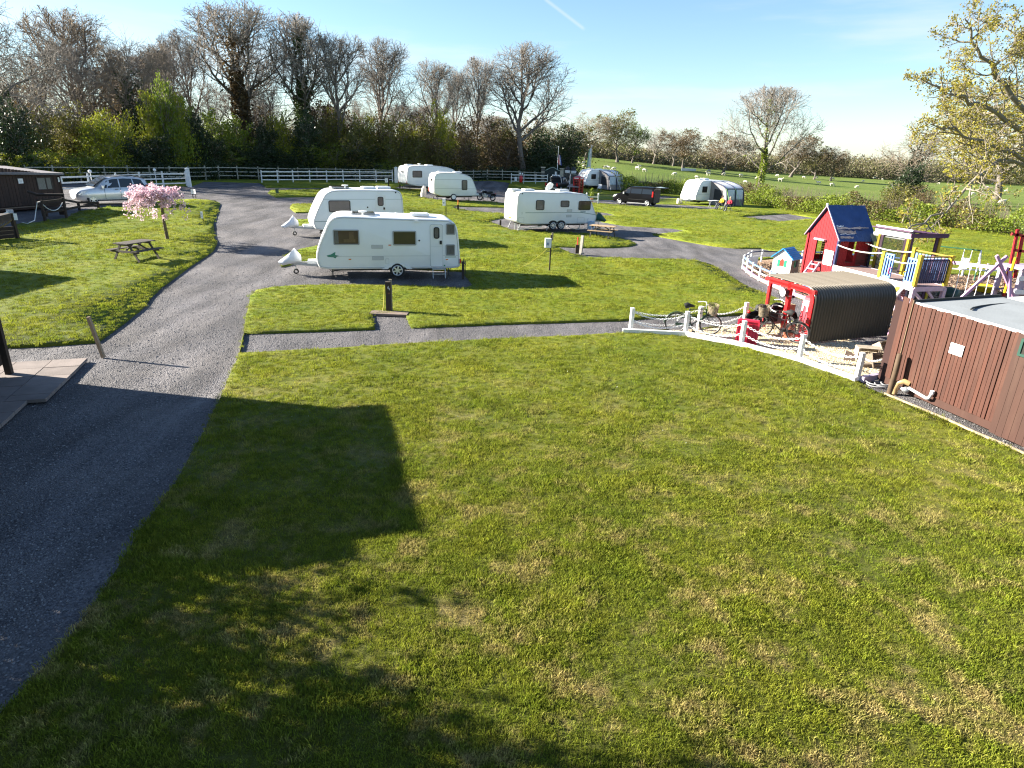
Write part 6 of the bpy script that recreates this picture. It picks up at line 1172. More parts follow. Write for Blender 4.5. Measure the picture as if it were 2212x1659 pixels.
def sign(name, label, u, v, h, w, z, m=None, lean=0, legs_=True, rz=.1):
    p = P(u, v); t = thing(name, label, 'sign', p, rz)
    if legs_: MB().bar((0, .02, 0), (lean, .02, z + h * .4), .05, .04, (0, 1, 0)).build('stake', M_POST, t)
    b = MB().box((0, 0, 0), (w, .02, h)); b.v = [(x + lean, y, z_ + z) for x, y, z_ in b.v]; b.build('board', m or M_WHT, t)
    tx = MB()
    for i in range(3): tx.box((lean, -.012, z + h * (.25 - .22 * i)), (w * (.7 - .12 * i), .004, h * .06))
    tx.build('print', mat('grey_print', (.35, .35, .36), .6, var=0), t); return t
sign('lawn_sign', 'pair of little white signs at the bend of the drive, left one', 417, 428, .34, .19, .48, rz=.0); sign('lawn_sign', 'pair of little white signs at the bend of the drive, right one', 422.5, 428, .34, .19, .48, rz=-.5); sign('lawn_sign', 'narrow white sign on a stake by the lawn edge right of the cherry', 439, 478, .40, .13, .36, lean=-.04)
p = P(216, 768); s_ = MB().bar((.08, .0, -.05), (-.10, 0, 1.0), .075, .075, (0, 1, 0)).build('timber_stake', mat('pale_stake', (.24, .18, .12), .85, var=.3, scale=5), None, None, p); tag(s_, 'leaning bare timber stake at the corner of the left lawn', 'stake')

# ------------------------------------------------------------------ telephone box, flags, gateway, wall
M_TEL = mat('telephone_red', (.52, .012, .016), .35, var=.06, coat=.4)
p = P(1247.5, 424.5); t = thing('telephone_box', 'red telephone box beside the twin-axle caravan roof', 'telephone box', p, math.radians(-38)); S_ = .46
MB().box((0, 0, .06), (.96, .96, .12)).build('plinth', mat('box_plinth', (.12, .02, .02), .6, var=.1), t)
for x in (-1, 1):
    for y in (-1, 1): MB().box((x * .41, y * .41, 1.1), (.10, .10, 2.0)).build('corner_post', M_TEL, t)
for i in range(4):
    a = i * PI / 2; M = Matrix.Rotation(a, 4, 'Z'); f = MB(); f.box((0, -.435, .28), (.74, .05, .32)); f.box((0, -.435, 2.0), (.74, .05, .14))
    for k in range(1, 8): f.box((0, -.435, .44 + k * .187), (.74, .035, .028))
    for x in (-.37, -.22, .22, .37): f.box((x, -.435, 1.18), (.028, .035, 1.5))
    f.v = [tuple((M @ Vector(v))) for v in f.v]; f.build('glazed_side' if i else 'door', M_TEL, t)
    g = MB().box((0, -.42, 1.18), (.74, .008, 1.5)); g.v = [tuple((M @ Vector(v))) for v in g.v]; g.build('pane', M_GLSV, t)
    sg = MB().box((0, -.475, 2.15), (.62, .02, .13)); sg.v = [tuple((M @ Vector(v))) for v in sg.v]; so = sg.build('opal_sign', mat('opal_sign', (.75, .68, .62), .4, var=0), t)
b = MB().box((0, 0, 2.14), (.95, .95, .22)); b.build('fascia', M_TEL, t); r = MB(); r.grid([[(x * .47 * math.cos(0), y * .47, 2.25 + .22 * (1 - x * x) * (1 - y * y)) for x in (-1, -.6, 0, .6, 1)] for y in (-1, -.6, 0, .6, 1)]); r.build('domed_roof', M_TEL, t, 60)
def flagpole(label, u, vb, vt, d, fu, fv0, fv1, cols):
    b = base_at(u, vb, d); k = ray(u, vt); zt = CAMZ + k[2] * d / k[1] - b.z; t = thing('flagpole', label, 'flagpole', b); MB().tube([(0, 0, 0), (0, 0, zt)], [.07, .045], 10).build('pole', M_FW, t, 60); MB().ball((0, 0, zt + .06), .09, 8, 6).build('finial', M_FW, t)
    f = thing('flag', label.replace('flagpole', 'limp flag hanging from the pole').replace('carrying', 'of'), 'flag', b); px = px_per_m(b); z0, z1 = zt * fv0, zt * fv1; n = 9
    for i, m in enumerate(cols):
        q = MB(); w = .5 / len(cols); s = -1 if fu < 0 else 1; q.grid([[(s * (.09 + (i + j) * w * (1 - .45 * (k_ / n))), .10 * math.sin(5 * k_ / n + (i + j) * 1.7), z0 + (z1 - z0) * k_ / n - .25 * (i + j) * w) for k_ in range(n + 1)] for j in (0, .5, 1)]); q.build('stripe', m, f, 60)
flagpole('flagpole by the gateway, carrying red, white and blue', 1203.5, 377, 318, 97, 1, .52, .80, [mat('flag_red', (.45, .02, .03), .8, var=.1), mat('flag_white', (.7, .7, .7), .8, var=.1), mat('flag_blue', (.03, .05, .25), .8, var=.1)])
flagpole('white flagpole before the field oaks, carrying white and green', 1274.5, 372, 316, 100, -1, .45, .95, [mat('flag_white', (.7, .7, .7), .8), mat('flag_green', (.25, .42, .28), .8, var=.1)])
M_STN = mat('dark_field_stone', (.10, .095, .085), .95, var=.5, scale=6, bump=.8, bscale=14); M_STP = mat('pale_pier_stone', (.42, .38, .30), .9, var=.3, scale=5, bump=.5)
gy = P(1200, 396).y + 1.0
def gp(u, z): v = base_at(u, 390, gy); return Vector((v.x, v.y, v.z + z))
for lab, u in (('left stone pier of the dark gateway', 1172), ('right stone pier of the dark gateway', 1212.5)):
    b = gp(u, 0); t = thing('stone_pier', lab, 'gate pier', b)
    for i in range(9): MB().box((rndm.uniform(-.02, .02), rndm.uniform(-.02, .02), .1 + .205 * i), (.50 + rndm.uniform(-.03, .03), .50, .20)).build('stone', M_STP if (u > 1200 or i % 3 == 0) else M_STN, t)
    MB().box((0, 0, 1.97), (.66, .62, .12)).build('capstone', M_STP, t)
a, b = gp(1175.5, 0), gp(1209, 0); t = thing('gateway_panel', 'dark arched gateway panel with pale green top rail and white notice', 'gate', a, ang(a, b)); L_ = (b - a).length; n = 12
top = [(L_ * i / n, 1.55 + .42 * math.sin(PI * i / n) ** 2) for i in range(n + 1)]
for i in range(n): x0, z0 = top[i]; x1, z1 = top[i + 1]; MB().prism([(x0 + .01, .1), (x1 - .01, .1), (x1 - .01, z1), (x0 + .01, z0)], -.02, .02).build('board', mat('dark_gate_board', (.02, .03, .03), .7, var=.3), t)
MB().tube([(x, -.03, z + .04) for x, z in top], .05, 6).build('top_rail', mat('pale_green_rail', (.30, .38, .32), .6, var=.1), t, 60); MB().box((L_ * .72, -.04, 1.2), (.26, .02, .5)).build('notice', M_WHT, t)
a, b = gp(1216, 0), gp(1249, 0); t = thing('stone_wall', 'dark dry-stone wall right of the gateway, two dark domes on top', 'wall', a, ang(a, b)); L_ = (b - a).length; rg = random.Random(4)
for r_ in range(7):
    x = 0
    while x < L_:
        w = rg.uniform(.25, .5); w = min(w, L_ - x + .1); MB().box((x + w / 2, rg.uniform(-.03, .03), .11 + .21 * r_), (w - .02, .42 + rg.uniform(-.05, .05), .20)).build('stone', M_STN, t); x += w
MB().box((L_ * .5, 0, .72), (L_ - .04, .34, 1.42)).build('core', mat('wall_core', (.04, .038, .035), 1, var=.2), t); MB().bar((L_ * .35, -.25, 1.42), (L_ * 1.0, -.25, 1.15), .06, .1).build('rail', M_FG, t)
for lab, f in (('dark dome with white rim on the stone wall, left one', .26), ('dark dome with white rim on the stone wall, right one', .66)):
    c = a + (b - a) * f; t = thing('domed_planter', lab, 'planter', (c.x, c.y, c.z + 1.47)); MB().tube([(0, 0, 0), (0, 0, .30), (0, 0, .36)], [.36, .42, .40], 18).build('tub', M_FW, t, 40); MB().tube([(0, 0, .33), (0, 0, .55), (0, 0, .74), (0, 0, .86), (0, 0, .90)], [.40, .385, .29, .14, .01], 18).build('dome', mat('dark_dome', (.03, .032, .035), .7, var=.2), t, 60)
p = gp(1229, 0); p = P(1228.5, 418); t = MB().bar((0, 0, 0), (.08, 0, 2.35), .09, .09, (0, 1, 0)).build('white_pole', M_FW, None, None, p); tag(t, 'plain white pole standing left of the telephone box', 'pole')
# weathered lean-to roof of a little shelter by the telephone box
p = P(1239, 424); t = thing('notice_shelter', 'little timber shelter with weathered sloping roof, left of the telephone box', 'shelter', p, math.radians(-20))
for x in (-.55, .55):
    for y in (-.35, .35): MB().box((x, y, .6), (.08, .08, 1.25 if y > 0 else 1.15)).build('post', M_POST, t)
for i in range(6): MB().bar((-.75, -.55 + .2 * i, 1.12 + .05 * i), (.75, -.55 + .2 * i, 1.12 + .05 * i), .19, .03, (0, -.25, 1)).build('roof_board', mat('weathered_board', (.25, .21, .19), .85, var=.3, scale=3), t)
MB().box((0, .36, .7), (1.0, .03, .8)).build('back_board', M_POST, t)
# fire point on the short fence
p = P(1125, 396.3); t = thing('fire_point', 'red fire extinguisher cover hanging on the short white fence', 'fire extinguisher', (p.x, p.y - .12, p.z)); MB().tube([(0, 0, .12), (0, 0, .2), (0, 0, .85), (0, 0, 1.02), (0, 0, 1.08)], [.16, .24, .24, .15, .05], 14).build('cover', M_TEL, t, 60); MB().ball((-.12, 0, 1.3), .13, 10, 6).build('bell', M_WHT, t, 60); MB().ball((.18, 0, 1.28), .11, 10, 6).build('bell', M_WHT, t, 60)
sign('notice_board', 'small white notice with red print on the short white fence', 1114, 396.4, .55, .34, .60)
# planter with a green figure of topiary between white posts
p = P(1279, 439); t = thing('white_barrier', 'low white barrier with two posts near the black van', 'barrier', p, -.05)
for x in (-.62, .62): MB().box((x, 0, .45), (.14, .14, .95)).build('post', M_FW, t); MB().ball((x, 0, .97), .09, 8, 6).build('cap', M_FW, t)
for z in (.3, .65): MB().box((0, 0, z), (1.15, .05, .10)).build('rail', M_FW, t)
p = P(1277, 436); t = thing('topiary_plant', 'small clipped green plant in an orange pot behind the white barrier', 'plant', p); MB().tube([(0, 0, 0), (0, 0, .35)], [.17, .24], 12).build('pot', mat('terracotta', (.45, .18, .09), .8, var=.1), t, 50)
rg = np.random.default_rng(5); c = np.concatenate([rg.normal(0, .12, (260, 3)) * (1.3, 1.3, 1.6) + (0, 0, .75), rg.normal(0, .09, (160, 3)) + (0, 0, 1.25)]); g = Geo(); g.add(*leaves(rg, c, .10)); meshobj('foliage', g.mesh('foliage', M_LF_GRN), t); MB().cyl((0, 0, .3), (0, 0, 1.2), .03, 6).build('stem', M_BARKG, t)
# ================================================================== playground
M_PRED = mat('playhouse_red', (.30, .008, .014), .55, var=.12, scale=4); M_PBLU = mat('blue_felt', (.030, .070, .19), .9, var=.2, scale=2.5, bump=.4, bscale=25); M_NAVY = mat('navy_paint', (.018, .026, .085), .5, var=.2); M_LBLU = mat('light_blue_paint', (.14, .26, .58), .5, var=.12); M_PYEL = mat('yellow_paint', (.50, .36, .015), .5, var=.1)
M_LIL = mat('lilac_paint', (.42, .34, .43), .55, var=.12, scale=4, dirt=(.4, .34, .34), dirt_amt=.3); M_PNK = mat('pink_paint', (.46, .26, .40), .55, var=.12); M_PUR = mat('purple_stain', (.085, .030, .075), .6, var=.25, scale=4); M_DECK = mat('decking', (.22, .15, .14), .8, var=.2, scale=4, stretch=(1, 8, 8)); M_BRKP = mat('brick_print', (.14, .035, .03), .7, var=.4, scale=9); M_NET = glassmat('safety_net', (.03, .04, .03), .72); M_ROPE = mat('white_rope', (.72, .70, .66), .8, var=.1)
PO = (13.42, 27.1, 0.0); PR = math.radians(13.2)
PM = Matrix.Translation(PO) @ Matrix.Rotation(PR, 4, 'Z'); PMI = PM.inverted()
def boards(n, f): # strips joined
    b = MB()
    for i in range(n): f(b, i)
    return b
t = thing('playhouse', 'red boarded playhouse on stilts with torn blue felt roof', 'playhouse', PO, PR); D_ = 1.95; Lh = 1.62; zr = 3.42; ze = 2.2
n = 24; b = MB()
for i in range(n): # the gable facing the sun: narrow boards with a doorway
    y0, y1 = D_ * i / n, D_ * (i + 1) / n - .012; ym = (y0 + y1) / 2; zt = ze + (zr - ze) * (1 - abs(ym - D_ / 2) / (D_ / 2)) - .03; zt0 = ze + (zr - ze) * (1 - abs(y0 - D_ / 2) / (D_ / 2)) - .03; zt1 = ze + (zr - ze) * (1 - abs(y1 - D_ / 2) / (D_ / 2)) - .03
    segs = [(0.02, None)] if not (.80 < ym < 1.40) else [(.02, 1.02), (1.95, None)]
    for z0, z1 in segs:
        a0, a1 = (zt0, zt1) if z1 is None else (z1, z1); x = .004 * (i % 2); b.add([(x, y0, z0), (x, y1, z0), (x, y1, a1), (x, y0, a0), (x + .03, y0, z0), (x + .03, y1, z0), (x + .03, y1, a1), (x + .03, y0, a0)], [(0, 1, 2, 3), (4, 7, 6, 5), (0, 4, 5, 1), (1, 5, 6, 2), (2, 6, 7, 3), (3, 7, 4, 0)])
b.build('gable_boards', M_PRED, t)
b = MB()
for i in range(n):
    y0, y1 = D_ * i / n, D_ * (i + 1) / n - .012; ym = (y0 + y1) / 2; zt = ze + (zr - ze) * (1 - abs(ym - D_ / 2) / (D_ / 2)) - .05
    for z0, z1 in ([(.9, zt)] if not (.5 < ym < 1.0) else [(.9, 1.35), (2.0, zt)]): b.box((Lh - .02, ym, (z0 + z1) / 2), (.03, y1 - y0, z1 - z0))
b.build('rear_boards', M_PRED, t)
for y, nm in ((0.015, 'side'), (D_ - .015, 'side')):
    b = MB(); q = MB()
    for i in range(20):
        x0 = .04 + i * (Lh - .08) / 20; xm = x0 + .035
        op = .50 < xm < .92
        for z0, z1 in (([(.98, 1.18)] if y < 1 else [(.98, 1.25)]) if op else [(.98, ze - .02)]): b.box((xm, y, (z0 + z1) / 2), (.066, .03, z1 - z0))
    b.build('side_boards', M_PRED, t)
for z in range(9): # printed brick courses on the right panel
    MB().box((1.27, -.006, 1.08 + z * .06), (.56, .008, .05)).build('brick_course', M_BRKP, t)
for x in (.0, Lh):
    for y in (0, D_): MB().box((x, y, 1.08), (.10, .10, 2.2)).build('corner_post', M_PRED if (x == 0 and y > 0) else M_NAVY, t)
MB().box((Lh / 2, D_ / 2, 1.0), (Lh - .1, D_ - .1, .06)).build('floor', M_DECK, t); MB().box((-.06, 1.10, 2.0), (.14, .66, .07)).build('door_lintel', M_LIL, t); MB().box((-.03, .42, 1.32), (.02, .56, .62)).build('white_notice', M_WHT, t)
ins = MB()
for k in range(13): ins.box((.85, D_ - .045, 1.08 + .075 * k), (.30, .012, .062))
ins.build('inner_brick_print', mat('brown_brick_print', (.13, .075, .055), .8, var=.4, scale=12), t)
ov = .10; sl = []
for s, nm in ((0, 'roof'), (1, 'roof')):
    y0, y1 = (-.16, D_ / 2) if s == 0 else (D_ + .16, D_ / 2); z0 = ze - .09; g = [[(x, y0 + (y1 - y0) * f, z0 + (zr + .03 - z0) * f + .012 * math.sin(9 * x + 5 * f)) for x in np.linspace(-ov, Lh + ov, 9)] for f in np.linspace(0, 1, 7)]
    r = MB(); r.grid(g); r.grid([[(x, y, z - .035) for x, y, z in row] for row in g]); r.grid([g[0], [(x, y, z - .035) for x, y, z in g[0]]]); r.grid([[row[0] for row in g], [(row[0][0], row[0][1], row[0][2] - .035) for row in g]]); r.grid([[row[-1] for row in g], [(row[-1][0], row[-1][1], row[-1][2] - .035) for row in g]]); ro = r.build(nm, M_PBLU, t)
    if s == 0:
        rg = random.Random(8)
        def strip(x0, x1, f0, w, m, lift=.02):
            q = MB(); k = 8; lo = []; hi = []
            for i in range(k + 1):
                x = x0 + (x1 - x0) * i / k; fa = f0 + rg.uniform(-.012, .012); fb = fa + w * rg.uniform(.5, 1.2)
                for lst, f in ((lo, fa), (hi, fb)): lst.append((x, y0 + (y1 - y0) * f, z0 + (zr + .03 - z0) * f + lift + rg.uniform(0, .012)))
            q.grid([lo, hi]); return q.build('torn_strip', m, ro)
        ply = mat('bare_roof_board', (.42, .33, .29), .85, var=.3, scale=5); strip(-.06, 1.1, .30, .07, ply); strip(-.05, .8, .18, .09, ply); strip(-.04, .6, .05, .07, ply); strip(1.0, 1.5, .33, .04, ply); strip(.0, .7, .15, .012, M_WHT, .03); strip(-.05, .3, .36, .03, M_WHT, .035); strip(.3, 1.2, .26, .03, M_NAVY, .035)
bb = MB(); 
for s in (-1, 1): bb.bar((-ov - .01, D_ / 2 + s * (D_ / 2 + .16), ze - .11), (-ov - .01, D_ / 2, zr), .03, .05, (1, 0, 0))
bb.build('bargeboard', M_LIL, t); MB().box((-ov - .02, D_ / 2, zr + .03), (.06, .08, .12)).build('finial', M_WHT, t)
l = thing('ladder', 'short lilac ladder leaning at the playhouse doorway', 'ladder', PO, PR)
for y in (.86, 1.34): MB().bar((-.62, y, .02), (-.04, y, 1.02), .05, .09, (1, 0, 0)).build('stringer', M_LIL, l)
for i in range(5): f = (i + .7) / 5.2; MB().box((-.62 + .58 * f, 1.10, 1.0 * f + .02), (.12, .56, .035)).build('tread', M_LIL, l)

t = thing('play_deck', 'raised play deck with blue gates, yellow posts and navy slatted end', 'climbing frame', PO, PR); X0, X1, Y0 = -.05, 1.28, -4.3; zd = 1.05
for i in range(12): MB().box((X0 + .06 + i * .111, Y0 / 2 - .05, zd - .02), (.104, -Y0 - .14, .035)).build('deck_plank', M_DECK, t)
MB().box((X0 - .03, Y0 / 2 - .02, zd - .06), (.035, -Y0 - .06, .22)).build('fascia', M_WHT, t); MB().box(((X0 + X1) / 2, Y0 - .03, zd - .10), (X1 - X0, .05, .16)).build('end_beam', M_LIL, t); MB().box((X1 + .03, Y0 / 2, zd - .08), (.04, -Y0, .18)).build('side_beam', M_LIL, t)
for x, y in ((X0, Y0), (X1, Y0), (X0, -2.62), (X1, -2.62), (X0, -.15), (X1, -.15)): MB().box((x, y, zd / 2 - .05), (.13, .13, zd - .02)).build('leg', M_LIL, t)
for x, y, h in ((X0, Y0 - .0, 1.12), (X0, -2.62, 1.0), (X1, -2.62, 1.15), (X1, Y0, 1.10)): MB().box((x - .01, y, zd + h / 2 + .0), (.12, .12, h)).build('post', M_PYEL, t)
MB().bar((X0, Y0 - .02, 2.10), (X1 + .1, Y0 - .02, 2.10), .05, .055).build('top_rail', mat('dull_yellow_paint', (.24, .165, .02), .6, var=.1), t); MB().bar((X1, Y0, 2.10), (X1, -2.6, 2.10), .05, .055).build('top_rail', MATS['dull_yellow_paint'], t)
for i in range(14): MB().box((X0 + .13 + i * .087, Y0 + .01, 1.58), (.058, .025, .86)).build('slat', M_NAVY, t)
for z in (1.2, 1.98): MB().box(((X0 + X1) / 2, Y0 + .035, z), (X1 - X0 - .14, .03, .07)).build('slat_rail', M_NAVY, t)
for i in range(10): MB().box((X1 + .0, -2.75 - i * .15, 1.56), (.025, .09, .9)).build('slat', [M_LBLU, M_LBLU, M_PNK][i % 3], t)
for ya, yb in ((-3.14, -2.72), (-4.22, -3.80)):
    g = MB()
    for z in (1.16, 1.98): g.box((X0 - .02, (ya + yb) / 2, z), (.04, yb - ya, .06))
    for y in (ya + .02, yb - .02): g.box((X0 - .02, y, 1.57), (.04, .05, .86))
    go = g.build('gate', M_LBLU, t)
    for k in range(2): MB().box((X0 - .02, ya + .15 + k * .13, 1.57), (.03, .06, .80)).build('slat', M_LBLU, go)
    MB().box((X0 + .02, (ya + yb) / 2, 1.57), (.02, yb - ya - .04, .82)).build('back_panel', M_NAVY, go)
for y, m in ((-3.12, mat('pink_handle', (.7, .08, .25), .4, var=0)), (-3.84, M_PYEL)): MB().tube([(X0 - .05, y, 1.30), (X0 - .13, y, 1.33), (X0 - .13, y, 1.48), (X0 - .05, y, 1.51)], .02, 8).build('grab_handle', m, t, 60)
for x, za, zb in ((X0, 1.92, 1.98), (X1, 2.0, 2.02)): MB().tube([(x, -.05 - 2.55 * f, za + (zb - za) * f - .22 * 4 * f * (1 - f) * .5) for f in np.linspace(0, 1, 11)], .026, 6).build('rope_rail', M_ROPE, t, 60)
MB().tube([(X0, -2.62 - 1.65 * f, 1.9 - .14 * 4 * f * (1 - f)) for f in np.linspace(0, 1, 9)], .024, 6).build('rope_rail', M_ROPE, t, 60)
c_ = MB().add([(X0 - .06, -2.35, .98), (X0 - .06, -3.95, .98), (X0 - .48, -3.95, .42), (X0 - .48, -2.35, .42), (X0 - .02, -2.35, .95), (X0 - .02, -3.95, .95), (X0 - .44, -3.95, .39), (X0 - .44, -2.35, .39)], [(0, 1, 2, 3), (4, 7, 6, 5), (0, 4, 5, 1), (1, 5, 6, 2), (2, 6, 7, 3), (3, 7, 4, 0)]); co = c_.build('climbing_panel', M_WHT, t)
for y in (-2.6, -3.0, -3.4, -3.75): MB().bar((X0 - .13, y, .92), (X0 - .43, y, .50), .16, .05, (-.8, 0, .6)).build('climbing_hold', M_PYEL, co)
for a, b_ in (((X0, Y0, .08), (X0, -3.3, .95)), ((X0, -2.6, .1), (X0, -3.4, .95)), ((X0, Y0, .9), (X1 * .6, Y0, .25)), ((X1, Y0, .2), (X1 * .45, Y0 + .02, .9)), ((X0 - .02, -3.2, .1), (X0 - .02, -3.2, .9)), ((X0 - .02, -3.75, .1), (X0 - .02, -3.75, .9)), ((X0, Y0, .06), (X0, -2.6, .06))): MB().bar(a, b_, .07, .08, (1, 0, .1)).build('brace', M_LIL, t)
nt_ = MB()
for i in range(16): nt_.box((X0 + .12 + i * .075, -2.7, .5), (.014, .012, .8))
for i in range(11): nt_.box(((X0 + X1) / 2, -2.7, .12 + i * .078), (X1 - X0 - .1, .012, .014))
nt_.build('red_netting', M_PRED, t)
o = MB().ball((0, 0, .13), .13, 14, 10).build('play_ball', M_ORC, None, 60, PM @ Vector((.25, Y0 + .35, 0))); tag(o, 'orange ball lying under the slatted end of the play deck', 'ball')
# roofed tower behind the deck
t = thing('play_tower', 'roofed play tower with purple and yellow posts and white top panel', 'climbing frame', PO, PR)
for i, (x, y) in enumerate(((1.50, -2.0), (1.50, -.5), (2.95, -2.0), (2.95, -.5))):
    MB().box((x, y, 1.3), (.11, .11, 2.62)).build('post', M_PYEL, t)
    for dx, dy in ((.14, 0), (0, .14)): MB().box((x + dx * (1 if x < 2 else -1), y + dy * (1 if y < -1 else -1), 1.3), (.12, .05, 2.56) if dx else (.05, .12, 2.56)).build('purple_batten', M_PUR, t)
for i in range(7): MB().bar((1.35 + i * .27, -2.25, 2.72 - i * .022), (1.35 + i * .27, -.25, 2.72 - i * .022), .25, .04).build('roof_board', M_PUR, t)
MB().box((2.2, -2.22, 2.58), (1.75, .05, .16)).build('fascia', M_PUR, t); MB().box((1.40, -1.25, 2.62), (.05, 1.9, .34)).build('white_panel', M_WHT, t); sl_ = MB()
for y in (-.7, -1.25, -1.8): sl_.box((1.37, y, 2.72), (.012, .38, .05))
sl_.build('slot', M_BLK, t); MB().bar((Lh, .02, 2.40), (1.5, -2.0, 2.42), .06, .14).build('link_beam', M_GALV, t); MB().box((2.2, -1.25, 1.02), (1.5, 1.5, .05)).build('floor', M_DECK, t)
MB().add([(1.42, -.05, 1.0), (1.42, -2.0, 1.0), (1.42, -2.0, 2.4), (1.42, -.05, 2.4)], [(0, 1, 2, 3)]).build('safety_net', M_NET, t); MB().add([(1.5, -.45, .4), (2.95, -.45, .4), (2.95, -.45, 2.4), (1.5, -.45, 2.4)], [(0, 1, 2, 3)]).build('safety_net', M_NET, t)
MB().box((2.2, -2.0, .75), (1.4, .03, .5)).build('brick_panel', M_BRKP, t)
# toy plastic house
p = P(1697, 592); t = thing('toy_house', 'small plastic toy house, white front, blue roof and green shutters', 'toy house', (p.x + .05, p.y + .3, p.z), math.radians(-47)); w, d, hw, ha = .92, .88, .82, 1.16; M_TW = mat('toy_white', (.72, .70, .62), .45, var=.05); M_TB = mat('toy_blue', (.03, .25, .60), .4, var=.05); M_TBR = mat('toy_brown', (.30, .19, .12), .6, var=.15)
MB().prism([(-w / 2, 0), (w / 2, 0), (w / 2, hw), (0, ha), (-w / 2, hw)], -d / 2, -d / 2 + .05).build('front_wall', M_TW, t); MB().prism([(-w / 2, 0), (w / 2, 0), (w / 2, hw), (0, ha), (-w / 2, hw)], d / 2 - .05, d / 2).build('back_wall', M_TBR, t)
for s in (-1, 1):
    sw = MB().box((s * (w / 2 - .025), 0, hw / 2), (.05, d - .1, hw)); so = sw.build('side_wall', M_TBR, t)
    lg = MB()
    for k in range(5): lg.box((s * (w / 2 + .004), 0, .1 + k * .165), (.02, d - .12, .13))
    lg.build('log_moulding', M_TBR, so); MB().box((s * (w / 2 + .03), -.12, .5), (.03, .05, .30)).build('shutter', mat('toy_green', (.02, .40, .16), .4, var=0), so); MB().box((s * (w / 2 + .018), .06, .5), (.012, .26, .28)).build('window', M_INTD, so)
    g = [[(s * (w / 2 + .10) * (1 - f), y, hw - .06 + (ha + .08 - hw + .06) * f) for y in np.linspace(-d / 2 - .09, d / 2 + .09, 5)] for f in (0, .5, 1)]; r = MB(); r.grid(g); r.grid([[(x, y, z - .04) for x, y, z in row] for row in g]); r.grid([g[0], [(x, y, z - .04) for x, y, z in g[0]]]); r.grid([[row[0] for row in g], [(row[0][0], row[0][1], row[0][2] - .04) for row in g]]); ro = r.build('roof', M_TB, t)
    for k in range(6): f = (k + .6) / 6.5; MB().bar((s * (w / 2 + .10) * (1 - f), -d / 2 - .08, hw - .05 + (ha + .14 - hw) * f + .012), (s * (w / 2 + .10) * (1 - f), d / 2 + .08, hw - .05 + (ha + .14 - hw) * f + .012), .02, .025).build('roof_ridge', M_TB, ro)
wd = MB().plate([(-.09, .38), (.09, .38), (.09, .62), (.05, .70), (0, .73), (-.05, .70), (-.09, .62)], -d / 2 - .008).build('front_window', mat('toy_window_red', (.28, .05, .03), .4, var=.1), t)
for s in (-1, 1): MB().plate([(s * .11, .36), (s * .22, .36), (s * .22, .68), (s * .11, .66)], -d / 2 - .014).build('shutter', MATS['toy_green'], t)

# swings
A_, B_ = PY(2025.6, 533, 32.6), PY(2120, 540, 31.4); t = thing('swing_set', 'green and white metal swing set with a white glider seat', 'swing', (0, 0, 0)); M_SGR = mat('swing_green', (.02, .10, .05), .5, var=.1); ht = (A_.z + B_.z) / 2; A_.z = B_.z = ht; dr = (B_ - A_).normalized(); pr_ = Vector((-dr.y, dr.x, 0))
MB().cyl(A_, B_, .03, 8).build('top_bar', M_SGR, t, 60)
for e, sg in ((A_, -1), (B_, 1)):
    for s in (-1, 1): f = Vector((e.x, e.y, 0)) + pr_ * s * .75 + dr * sg * .12; m_ = e + (f - e) * .72; MB().cyl(e, m_, .03, 8).build('leg', M_WHT, t, 60); MB().cyl(m_, f, .03, 8).build('leg_foot', M_SGR, t, 60)
c = A_ + (B_ - A_) * .72; gl = MB()
for s in (-.16, .16):
    for q in (-.25, .25): gl.cyl(c + dr * s + Vector((0, 0, 0)), c + dr * s + pr_ * q + Vector((0, 0, -ht + .45)), .011, 6)
gl.build('hanger', M_WHT, t); g2 = MB()
for q in (-.4, .4): g2.box(tuple(c + pr_ * q + Vector((0, 0, -ht + .48))), (.36, .16, .05), math.atan2(dr.y, dr.x))
g2.box(tuple(c + Vector((0, 0, -ht + .42))), (.06, 1.0, .05), math.atan2(dr.y, dr.x)); g2.box(tuple(c + Vector((0, 0, -ht + .72))), (.3, .10, .42), math.atan2(dr.y, dr.x)); g2.build('glider_seat', M_WHT, t)
E1 = PM @ Vector((X1 + .05, Y0 + .1, 1.90)); E2 = PY(2177, 581, 20.8); t = thing('pink_swing_beam', 'long pink swing beam running from the deck to a crossed pink frame', 'swing', (0, 0, 0)); MB().bar(E1, E2, .08, .11).build('beam', M_PNK, t)
for (u0, v0), (u1, v1) in (((2153, 552), (2195, 655)), ((2176, 553), (2072, 648))): a, b = PY(u0, v0, 20.75), PY(u1, v1, 20.9); b.z = max(b.z, -.05); MB().bar(a, b, .085, .08, (0, 1, 0)).build('splayed_leg', M_PNK, t)
MB().bar(E2 + Vector((.05, -.05, -.05)), Vector((E2.x + .25, E2.y - .55, 0)), .075, .075, (0, 1, 0)).build('splayed_leg', M_PNK, t)
for f in (.22, .40, .58, .74):
    c = E1 + (E2 - E1) * f; MB().tube([c, c + Vector((.03, -.02, -.9)), c + Vector((-.02, -.02, -1.42))], .013, 5).build('swing_rope', M_ROPE, t); MB().ring(tuple(c + Vector((0, 0, -.12))), .05, .012, 'x', 10, 4).build('hook', M_WHT, t)
for f in (.31, .66): c = E1 + (E2 - E1) * f; MB().box(tuple(c + Vector((0, -.02, -1.44))), (.2, .46, .035), .2).build('swing_seat', M_BLK if f < .5 else M_WHT, t)
